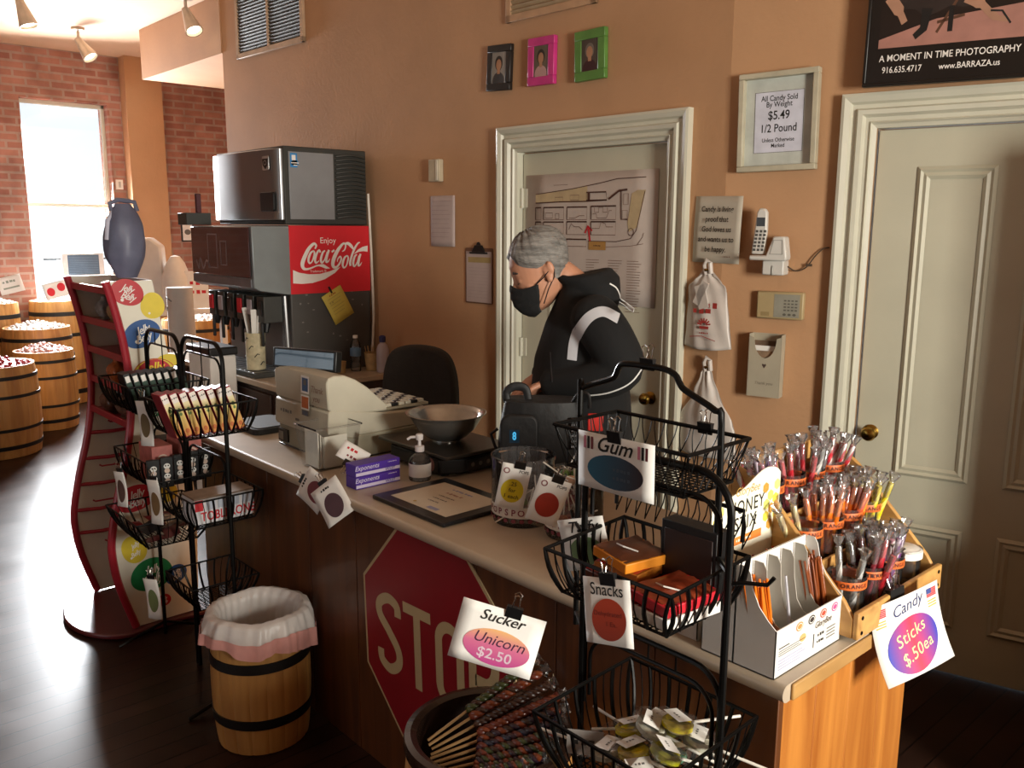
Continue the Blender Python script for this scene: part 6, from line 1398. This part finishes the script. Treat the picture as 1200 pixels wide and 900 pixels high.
g = G(); g.box(-.10, .10, -.20, .20, -.12, .12, mat('unit_white', '#dcdcdc', .5)); g.build('housing', t, bevel=.008)
g = G()
for k in range(10): g.box(.10, .106, -.14, .14, -.09 + k * .018, -.082 + k * .018, mat('unit_blue', '#6a8095', .5))
g.box(.1002, .101, -.15, .15, -.10, .10, mat('unit_blue_dark', '#4a6078', .5)); g.build('louvre_panel', t)
g = G(); g.tube([(.05, -.36, .06), (.05, .36, .06)], .008, BLACKM, 6); g.build('bar', t)
WPL = mat('white_cloth', '#d6d3ce', .6, noise=.04)
# white patterned column and white display things
t = thing('patterned_column', 'tall white cylinder with grey scribble pattern behind the red stand', 'column', T(-6.9, 2.69, 0))
g = G(); g.lathe([(.001, .001), (.10, .001), (.10, 1.27), (.001, 1.27)], WPL, 28); g.build('cylinder', t)
g = G()
for k in range(14): g.tube([(.101 * cos(a), .101 * sin(a), .2 + k * .075 + .02 * sin(3 * a + k)) for a in [radians(-150 + 12 * q + k * 30) for q in range(6)]], .005, mat('scribble_grey', '#7f858a', .6), 5)
g.build('scribble_pattern', t)
t = thing('white_table', 'white topped table behind the patterned column', 'table', T(-8.0, 3.0, 0))
g = G(); g.box(-.40, .40, -.35, .40, .98, 1.02, WPL); g.build('table_top', t, bevel=.004)
for x, y in ((-.36, -.31), (.36, -.31), (-.36, .36), (.36, .36)):
    g = G(); g.box(x - .025, x + .025, y - .025, y + .025, 0, .98, WPL); g.build('leg', t)
g = G(); g.prism([(-.17, 0), (.17, 0), (.15, .55), (.06, .62), (-.06, .62), (-.15, .55)], -.08, .08, WPL, R('Z', 55) @ XZ); tag(g.build('white_carton', None, T(-8.06, 2.86, 1.021), bevel=.02), 'tall white carton with a rounded top on the white table', 'carton')
g = G(); g.lathe([(.001, 0), (.11, 0), (.13, .10), (.12, .28), (.08, .40), (.04, .46), (.001, .47)], WPL, 20); tag(g.build('white_plush', None, T(-7.80, 3.02, 1.021)), 'rounded white bundle on the white table', 'bundle')
t = thing('leaning_card', 'white card with red print standing on the white table by the machine', 'sign', T(-7.70, 2.98, 1.185) @ R('Z', 60) @ R('Y', 8))
t.matrix_world = T(-7.66, 3.13, 1.19) @ R('Z', 60)
g = G(); g.box(-.11, .11, -.002, .002, -.165, .165, WHITE); g.build('sheet', t)
g = G(); g.scrib(3, .08, .03, .06, RED, T(0, -.0026, 0) @ XZ); g.scrib(3, .07, .03, -.02, RED, T(0, -.0026, 0) @ XZ); g.build('printing', t, smooth=0)
pic('small_picture', 'small black framed picture on the brick nook wall behind the ice machine', T(XF, 3.915, 1.70) @ R('Z', 90), .14, .25, FRB, .02, lambda g, M, w, h: (g.rect(-w / 2, w / 2, -h / 2, h / 2, WHITE, M), g.disc(.0, -.02, .035, .03, GREYINK, M, .0004)), border=.015)
g = G(); g.box(.0, .012, -.035, .035, -.05, .05, WHITE); g.box(.012, .015, -.012, .012, -.03, .03, mat('switch_grey', '#b8b5ae', .4)); tag(g.build('light_switch', None, T(XF + .001, 3.225, 2.17)), 'white switch plate on the brick between window and pier', 'switch')
# grey bag standing on the red stand
GBAG = mat('slate_bag', '#5f6277', .5, noise=.25, nscale=6, bump=.2, bscale=8)
t = thing('cloth_bag', 'stuffed slate blue bag standing on top of the red stand', 'bag', T(-3.90, 1.30, 1.530))
g = G()
def bagf(u, v):
    a = 2 * pi * u; r = [.040, .062, .080, .084, .083, .076, .058, .030]; q = v * 7; i = min(int(q), 6); k = q - i; rr = r[i] * (1 - k) + r[i + 1] * k
    n = 1 + .05 * sin(3 * a + 4 * v) + .03 * sin(7 * a - 9 * v); return (rr * n * cos(a) * .8, rr * n * sin(a), .31 * v)
g.grid(28, 24, bagf, GBAG, cu=True); g.add([bagf(i / 28, 0) for i in range(28)], [tuple(range(28))[::-1]], GBAG); g.build('sack', t, smooth=80)
g = G(); g.tube([(0, -.045, .28), (.0, -.05, .31), (.0, -.02, .325), (.0, .02, .322), (0, .05, .318), (0, .060, .28)], .010, GBAG, 8); g.tube([(.0, -.03, .29), (.02, -.07, .24), (.02, -.08, .16)], .009, mat('pale_strap', '#b3b3c4', .5), 8); g.build('handles', t)
# spot lamps on the ceiling
LAMPW = mat('lamp_metal', '#b8aa98', .35, .4)
def spotlamp(label, x, y, aim):
    t = thing('ceiling_spot', label, 'lamp', T(x, y, ZC - .001), 'spot lamps on the ceiling')
    g = G(); g.lathe([(.001, 0), (.055, 0), (.055, -.02), (.012, -.026), (.012, -.10), (.001, -.10)], LAMPW, 20); g.build('ceiling_mount', t)
    M = T(0, 0, -.10) @ Vector(aim).to_track_quat('Z', 'Y').to_matrix().to_4x4()
    g = G(); g.lathe([(.001, -.02), (.028, -.015), (.035, .03), (.062, .16), (.066, .185), (.060, .185), (.055, .165), (.001, .15)], LAMPW, 24, M); g.build('lamp_shade', t)
    g = G(); g.lathe([(.001, .158), (.052, .160), (.052, .166), (.001, .178)], mat('lamp_glow', '#fff1d6', .4, noise=0, emis=6), 20, M); g.build('bulb', t)
spotlamp('white ceiling spot lamp hanging before the brick wall', -8.55, 2.58, (.45, .35, -.8)); spotlamp('ceiling spot lamp cut by the top edge above the soffit', -6.85, 2.85, (.5, .1, -.85)); spotlamp('ceiling spot lamp at the top left edge', -7.4, 1.85, (.2, .2, -.9))

# ---------------------------------------------------------------- office chair behind the counter
FAB = mat('chair_fabric', '#2a231d', .85, noise=.12, nscale=30, bump=.2, bscale=150)
t = thing('office_chair', 'dark padded office chair between the register and the back wall', 'chair', T(-3.52, 2.46, 0) @ R('Z', 25))
g = G(); pr = [(p.x, p.y) for p in spline([(-.20, .66), (-.215, .85), (-.20, 1.03), (-.14, 1.13), (0, 1.158), (.14, 1.13), (.20, 1.03), (.215, .85), (.20, .66), (0, .63)], 6, True)]
g.prism(pr, -.205, -.135, FAB, XZ @ T(0, 0, 0)); g.build('backrest', t, bevel=.022, seg=4)
g = G(); g.prism(rrect(-.24, .24, -.26, .20, .09), .44, .52, FAB); g.build('seat', t, bevel=.025, seg=4)
g = G(); g.tube([(0, .10, .43), (0, .22, .45), (0, .225, .75)], .02, BLACKP, 10); g.build('back_bar', t)
g = G(); g.lathe([(.001, .10), (.028, .10), (.028, .30), (.018, .30), (.018, .44), (.001, .44)], BLACKP, 18); g.build('gas_column', t)
for k in range(5):
    a = 2 * pi * k / 5; g = G(); g.tube([(.03 * cos(a), .03 * sin(a), .105), (.28 * cos(a), .28 * sin(a), .075)], [.024, .016], BLACKP, 8); b = g.build('base_leg', t)
    g = G(); g.lathe([(.001, -.016), (.03, -.016), (.03, .016), (.001, .016)], BLACKP, 16, T(.28 * cos(a), .28 * sin(a), .031) @ R('Z', degrees(a)) @ R('X', 90)); g.tube([(.28 * cos(a), .28 * sin(a), .05), (.28 * cos(a), .28 * sin(a), .08)], .008, BLACKP, 6); g.build('caster', b)
# bits of litter on the floor by the waste barrel
for x, y, s, lb in ((-2.17, 1.18, .03, 'scrap of white paper on the dark floor right of the waste barrel'), (-2.36, 1.22, .022, 'thin white straw end on the floor by the waste barrel'), (-2.62, .92, .018, 'small pale scrap on the floor left of the waste barrel')):
    g = G(); g.grid(5, 5, lambda u, v: ((u - .5) * s * 2, (v - .5) * s, .003 + .006 * sin(5 * u) * sin(4 * v) ** 2), mat('scrap', '#b8b2aa', .7)); tag(g.build('paper_scrap', None, T(x, y, .001) @ R('Z', x * 900)), lb, 'litter')
# ---------------------------------------------------------------- the man behind the counter
HX_, HY_ = -2.262, 2.452       # where he stands
FWD = Vector((-.671, -.741, 0)); LEFT = Vector((.741, -.671, 0))
MP_ = Matrix(((FWD.x, LEFT.x, 0, HX_), (FWD.y, LEFT.y, 0, HY_), (0, 0, 1, 0), (0, 0, 0, 1)))   # x forward, y to his left (towards the camera), z up
man = thing('person', 'grey-haired man in a black hooded jacket and black face mask, looking down behind the counter', 'person', MP_)
SKIN = mat('skin', '#b98468', .5, noise=.06, nscale=20); JKT = mat('black_jacket', '#060607', .9, noise=.2, nscale=12, bump=.5, bscale=7)
TRS = mat('dark_trousers', '#1d1f24', .8, noise=.1); STRP = mat('reflective_grey', '#b9b9bd', .45, noise=.05); MASK = mat('black_mask', '#0c0c0d', .8, noise=.1, bump=.2, bscale=40); PIPE = mat('white_piping', '#d8d6d2', .5, noise=.02)
HAIR = mat('grey_hair', '#77736e', .55, noise=.45, nscale=9, bump=.6, bscale=30, stretch=(1, 3, 9))
def loft(g, rings, m, M=ID, n=24, cap=True):
    """rings: (centre, half-axis vector a, half-axis vector b)"""
    vs = []
    for c, a, b in rings:
        c, a, b = Vector(c), Vector(a), Vector(b)
        for j in range(n): t = 2 * pi * j / n; vs.append(c + a * cos(t) + b * sin(t))
    N = len(rings); fs = [(i * n + j, i * n + (j + 1) % n, (i + 1) * n + (j + 1) % n, (i + 1) * n + j) for i in range(N - 1) for j in range(n)]
    if cap: fs += [tuple(range(n))[::-1], tuple((N - 1) * n + j for j in range(n))]
    g.add(vs, fs, m, M)
def limb(g, pts, rs, m, n=18, sub=5):
    P = spline([(*p, r) for p, r in zip(pts, rs)], sub)
    g.tube([(p[0], p[1], p[2]) for p in P], [p[3] for p in P], m, n)
    for p in (P[0], P[-1]): g.ball(p[0], p[1], p[2], p[3], p[3], p[3], m, 14, 8)
def remesh(o, vox, it=3, sm=.6):
    md = o.modifiers.new('skin_over', 'REMESH'); md.mode = 'VOXEL'; md.voxel_size = vox; md.use_smooth_shade = True
    md = o.modifiers.new('soften', 'SMOOTH'); md.factor = sm; md.iterations = it
    return o
# head frame: tipped forward, turned a little away
MH_ = T(.190, 0, 1.594) @ R('Z', 4) @ R('Y', 26) @ SC(1.16)
SL = [(-.118, .052, .026, .022), (-.106, .046, .046, .038), (-.085, .034, .064, .051), (-.055, .020, .081, .063), (-.02, .010, .091, .070), (.015, .002, .097, .0745), (.05, -.004, .099, .0755), (.08, -.008, .088, .068), (.102, -.012, .066, .052), (.116, -.013, .038, .031), (.121, -.013, .012, .010)]
def head_at(z):
    for (a, b) in zip(SL, SL[1:]):
        if a[0] <= z <= b[0]: k = (z - a[0]) / (b[0] - a[0]); return tuple(a[i] + (b[i] - a[i]) * k for i in (1, 2, 3))
    return SL[0][1:] if z < SL[0][0] else SL[-1][1:]
body = G()
loft(body, [((c, 0, z), (d, 0, 0), (0, w, 0)) for z, c, d, w in SL], SKIN, MH_, 32)
body.ball(.075, 0, .022, .022, .050, .014, SKIN, 14, 8, MH_)                         # brow
loft(body, [((.088, 0, .018), (.006, 0, 0), (0, .006, 0)), ((.100, 0, -.008), (.010, 0, 0), (0, .009, 0)), ((.106, 0, -.030), (.016, 0, 0), (0, .016, 0)), ((.096, 0, -.042), (.010, 0, 0), (0, .014, 0))], SKIN, MH_, 14)   # nose
for s in (-1, 1):
    body.ball(.078, s * .032, .000, .013, .016, .010, SKIN, 12, 8, MH_)               # lowered eyelids
    body.ball(.058, s * .046, -.035, .020, .018, .018, SKIN, 12, 8, MH_)              # cheeks
    body.ball(-.012, s * .077, -.012, .018, .008, .029, SKIN, 14, 10, MH_ @ T(0, 0, 0))  # ears
    body.ball(-.006, s * .082, -.030, .012, .007, .014, SKIN, 10, 8, MH_); body.ball(-.022, s * .083, .002, .012, .008, .022, SKIN, 10, 8, MH_)
body.ball(.086, 0, -.072, .010, .024, .010, SKIN, 12, 8, MH_)                         # mouth
limb(body, [(.115, 0, 1.575), (.06, 0, 1.53), (.02, 0, 1.47), (.0, 0, 1.38)], [.058, .060, .068, .11], SKIN)
loft(body, [((-.02, 0, .86), (.13, 0, 0), (0, .165, 0)), ((-.01, 0, 1.05), (.13, 0, 0), (0, .165, 0)), ((0, 0, 1.25), (.12, 0, 0), (0, .18, 0)), ((-.01, 0, 1.38), (.10, 0, 0), (0, .17, 0)), ((0, 0, 1.46), (.06, 0, 0), (0, .08, 0))], SKIN)
ARM_L = [(.0, .185, 1.425), (-.055, .24, 1.345), (-.085, .255, 1.255), (.02, .23, 1.205), (.15, .155, 1.185)]
ARM_R = [(-.03, -.19, 1.425), (-.08, -.24, 1.32), (-.10, -.25, 1.22), (.04, -.20, 1.21), (.175, -.10, 1.18)]
for A in (ARM_L, ARM_R): limb(body, A, [.05, .046, .042, .036, .027], SKIN)
for s in (-1, 1): limb(body, [(-.02, s * .09, .90), (-.01, s * .10, .50), (-.03, s * .10, .09)], [.085, .060, .042], SKIN)
def hand(g, M):
    """x along the fingers, z up (back of the hand), y to the thumb side"""
    loft(g, [((-.03, 0, 0), (0, .026, 0), (0, 0, .020)), ((.0, 0, 0), (0, .030, 0), (0, 0, .018)), ((.04, 0, .002), (0, .041, 0), (0, 0, .016)), ((.085, 0, 0), (0, .042, 0), (0, 0, .013)), ((.095, 0, -.002), (0, .038, 0), (0, 0, .009))], SKIN, M, 18)
    for y, L_, c in ((.031, .068, 0), (.011, .076, 0), (-.010, .071, 0), (-.030, .056, 0)):
        pts = [(.078, y, 0), (.095 + L_ * .3, y * 1.08, -.006), (.09 + L_ * .62, y * 1.1, -.030), (.088 + L_ * .70, y * 1.1, -.058)]
        g.tube([M @ Vector(p) for p in spline(pts, 4)], [.0092, .0090, .0088, .0086, .0085, .0084, .0082, .008, .0078, .0075, .0072, .0066, .005], SKIN, 10)
    pts = [(.012, .030, -.004), (.035, .052, -.012), (.060, .060, -.024), (.080, .058, -.036)]
    g.tube([M @ Vector(p) for p in spline(pts, 4)], [.012, .012, .0115, .011, .0105, .0105, .010, .0098, .0096, .009, .0085, .008, .006], SKIN, 10)
MHL = T(.172, .142, 1.180) @ R('Z', -24) @ R('Y', 28) @ R('X', 20)
hand(body, MHL); hand(body, T(.20, -.085, 1.17) @ R('Z', 25) @ R('Y', 35) @ SC(1, -1, 1))
remesh(body.build('body', man), .0048, 3, .5)
# hair: a cropped cap following the scalp above the hairline
g = G()
def hairf(u, v):
    a = 2 * pi * u; f = cos(a); side = abs(sin(a))
    z0 = .068 * max(0, f) ** .9 - .075 * max(0, -f) ** .7 + .010 * side - .004 + (.020 * max(0, f) * sin(a * 3 + 1))
    if f < .25 and f > -.35: z0 = max(z0, .016 - .03 * max(0, -f))
    z = z0 + (.1205 - z0) * (1 - (1 - v) ** 1.6)
    c, d, w = head_at(z); k = 1.075 + .035 * v + .012 * sin(a * 23 + 11 * v) + .010 * sin(a * 41 + 5)
    edge = min(1, v * 7); k = 1.01 + (k - 1.01) * edge
    up = .016 * v + .004 * sin(a * 17) * v
    return (c + d * k * cos(a) + .012 * v * max(0, f), w * k * sin(a), z + up)
g.grid(120, 22, hairf, HAIR, MH_, cu=True); g.build('hair', man, smooth=80)
g = G()
for s in (-1, 1):
    g.tube([MH_ @ Vector(p) for p in ((.090, s * .014, .024), (.090, s * .032, .032), (.080, s * .050, .026))], [.003, .0045, .003], mat('brow_hair', '#3a3430', .8), 6)
    g.tube([MH_ @ Vector(p) for p in ((.092, s * .020, -.004), (.0925, s * .032, -.007), (.086, s * .045, -.004))], .0016, mat('brow_hair', '#3a3430'), 5)
g.build('eyebrows', man)
# mask with pleats and ear loops
g = G()
def maskf(u, v):
    a = radians(-76 + 152 * u); z = -.128 + .104 * v; c, d, w = head_at(max(z, -.110)); f = cos(a)
    bul = .012 + .022 * max(0, f) ** 3 * sin(pi * min(1, .15 + v * .8)) + .0015 * sin(v * 30)
    bul -= .030 * max(0, 1 - v / .40) ** 2 * max(0, f)
    zz = z + .018 * (1 - f) * (.6 - v) * 1.3 + .024 * max(0, f) ** 8 * v
    return (c + (max(d, .05) + bul) * cos(a), (max(w, .045) + .006) * sin(a), zz)
g.grid(30, 16, maskf, MASK, MH_); mk = g.build('face_mask', man, smooth=80, solid=.003)
g = G()
for s in (-1, 1):
    for z in (-.030, -.095):
        g.tube([MH_ @ Vector(p) for p in ((.045, s * .068, z), (.012, s * .080, z * .6), (-.020, s * .086, -.002 if z > -.05 else -.030), (-.030, s * .085, -.010))], .0022, MASK, 6)
g.build('ear_loops', man)
# jacket
J_ = G()
loft(J_, [((.01, 0, .80), (.175, 0, 0), (0, .20, 0)), ((.02, 0, .95), (.190, 0, 0), (0, .215, 0)), ((.035, 0, 1.10), (.195, 0, .01), (0, .218, 0)), ((.035, 0, 1.24), (.180, 0, .02), (0, .220, 0)), ((.025, 0, 1.36), (.150, 0, .03), (0, .212, 0)), ((.015, 0, 1.44), (.125, 0, .03), (0, .185, 0)), ((.02, 0, 1.50), (.100, 0, .03), (0, .120, 0)), ((.045, 0, 1.54), (.088, 0, .03), (0, .092, 0)), ((.06, 0, 1.56), (.082, 0, .03), (0, .085, 0))], JKT, n=36)
limb(J_, ARM_L, [.092, .088, .082, .070, .052], JKT, 22); limb(J_, ARM_R, [.090, .086, .080, .068, .050], JKT, 22)
loft(J_, [((.075, 0, 1.575), (.085, 0, -.012), (0, .098, 0)), ((.03, 0, 1.575), (.10, 0, -.03), (0, .125, 0)), ((-.01, 0, 1.535), (.095, 0, -.035), (0, .135, 0)), ((-.04, 0, 1.47), (.07, 0, -.03), (0, .12, 0)), ((-.05, 0, 1.41), (.04, 0, 0), (0, .08, 0))], JKT, n=30)      # hood lying on the back
jk = remesh(J_.build('jacket', man), .0075, 4, .55)
def band(name, pts, w, m, n=26, off=.0035):
    """strip laid on the jacket surface along the given points"""
    P = spline(pts, 8); vs = []
    for i, p in enumerate(P):
        a, b = P[max(0, i - 1)], P[min(len(P) - 1, i + 1)]; t = (b - a).normalized(); nr = t.cross(Vector((0, 1, 0))).normalized()
        for q in range(5): vs.append(p + nr * w * (q / 4 - .5))
    g = G(); g.add(vs, [(i * 5 + q, i * 5 + q + 1, (i + 1) * 5 + q + 1, (i + 1) * 5 + q) for i in range(len(P) - 1) for q in range(4)], m)
    o = g.build(name, man, smooth=80); md = o.modifiers.new('lie_on', 'SHRINKWRAP'); md.target = jk; md.wrap_method = 'PROJECT'; md.use_project_x = md.use_project_z = False; md.use_project_y = True; md.use_negative_direction = True; md.use_positive_direction = False; md.offset = off
    return o
band('sleeve_stripe', [(.085, .5, 1.28), (.078, .5, 1.345), (.058, .5, 1.405), (.025, .5, 1.447), (-.020, .5, 1.462), (-.072, .5, 1.438)], .034, STRP)
band('sleeve_piping', [(.03, .5, 1.165), (-.04, .5, 1.18), (-.11, .5, 1.215), (-.155, .5, 1.265)], .006, PIPE)
band('back_piping', [(-.055, .4, 1.55), (-.085, .4, 1.53), (-.105, .4, 1.49), (-.10, .4, 1.46)], .005, PIPE)
band('zip_pocket', [(.16, .4, 1.30), (.155, .4, 1.20)], .004, mat('zip_dark', '#2c2c30', .5))
tr = G(); loft(tr, [((-.02, 0, .78), (.145, 0, 0), (0, .185, 0)), ((-.02, 0, .98), (.15, 0, 0), (0, .185, 0))], TRS, n=28)
for s in (-1, 1): limb(tr, [(-.02, s * .09, .86), (-.01, s * .10, .50), (-.03, s * .10, .10)], [.105, .085, .075], TRS)
remesh(tr.build('trousers', man), .012, 2)
for s in (-1, 1):
    sh = G(); sh.grid(20, 10, lambda u, v: (.03 + (.145 - .02 * v) * cos(2 * pi * u) - .03 * v, s * .10 + .047 * (1 - .3 * v * v) * sin(2 * pi * u), .004 + .085 * v * (1 - .45 * max(0, cos(2 * pi * u)))), BLACKP, cu=True)
    sh.build('shoe', man)
# black bag he is reaching into
t = thing('black_bag', 'bulky black bag with a small lit blue digit and red tag before the man', 'bag', T(-2.045, 1.985, .9004) @ R('Z', 46) @ SC(1, 1, 1.13))
BAGK = mat('black_nylon', '#050506', .6, noise=.2, bump=.3, bscale=25)
g = G()
def bg(u, v):
    a = 2 * pi * u; e = .55; x, y = cos(a), sin(a); x = abs(x) ** e * (1 if x > 0 else -1); y = abs(y) ** e * (1 if y > 0 else -1); k = 1 - .16 * v ** 4 + .02 * sin(6 * a + 5 * v)
    return (.145 * x * k, .085 * y * k, .255 * v)
g.grid(40, 16, bg, BAGK, cu=True); g.add([bg(i / 40, 1) for i in range(40)], [tuple(range(40))], BAGK); g.add([bg(i / 40, 0) for i in range(40)], [tuple(range(40))[::-1]], BAGK); g.build('pouch', t, smooth=70)
g = G(); g.prism(rrect(-.135, -.01, .04, .225, .03), .08, .098, BAGK, XZ); g.build('front_pocket', t, bevel=.008)
g = G(); g.tube(spline([(-.115, .0, .245), (-.118, .0, .275), (-.09, .0, .292), (-.055, .0, .285), (-.045, 0, .25)], 6), .013, BAGK, 10, flat=.6); g.build('handle', t)
g = G(); g.tube([(-.145, -.03, .17), (-.168, -.035, .155), (-.155, -.035, .12), (-.145, -.03, .10)], .005, BAGK, 8); g.build('side_loop', t)
g = G(); g.text('8', .032, -.088, .162, mat('digit_blue', '#3f9fd0', .4, noise=0, emis=1.1), T(0, -.0995, 0) @ XZ, 0, 0, .03, .8); g.rect(-.104, -.072, .143, .181, mat('digit_back', '#0d2f45', .3), T(0, -.0988, 0) @ XZ); g.build('lit_digit', t, smooth=0)
g = G()
for k in range(6): g.tube([(.095, -.088, .13 + k * .016), (.13, -.080, .13 + k * .016)], .007, mat('ribbed_dark', '#4a4a4c', .25, .7), 8)
g.build('ribbed_grip', t)
g = G(); g.box(.150, .20, -.075, -.055, .175, .225, mat('red_tag', '#d8322c', .45)); g.box(.145, .195, -.075, -.055, .085, .155, mat('red_tag', '#d8322c')); g.build('red_tag', t, bevel=.003)
g = G(); g.tube(spline([(.10, -.03, .25), (.12, -.05, .28), (.15, -.06, .28), (.155, -.06, .24)], 5), .006, BLACKP, 8); g.build('strap_hook', t)
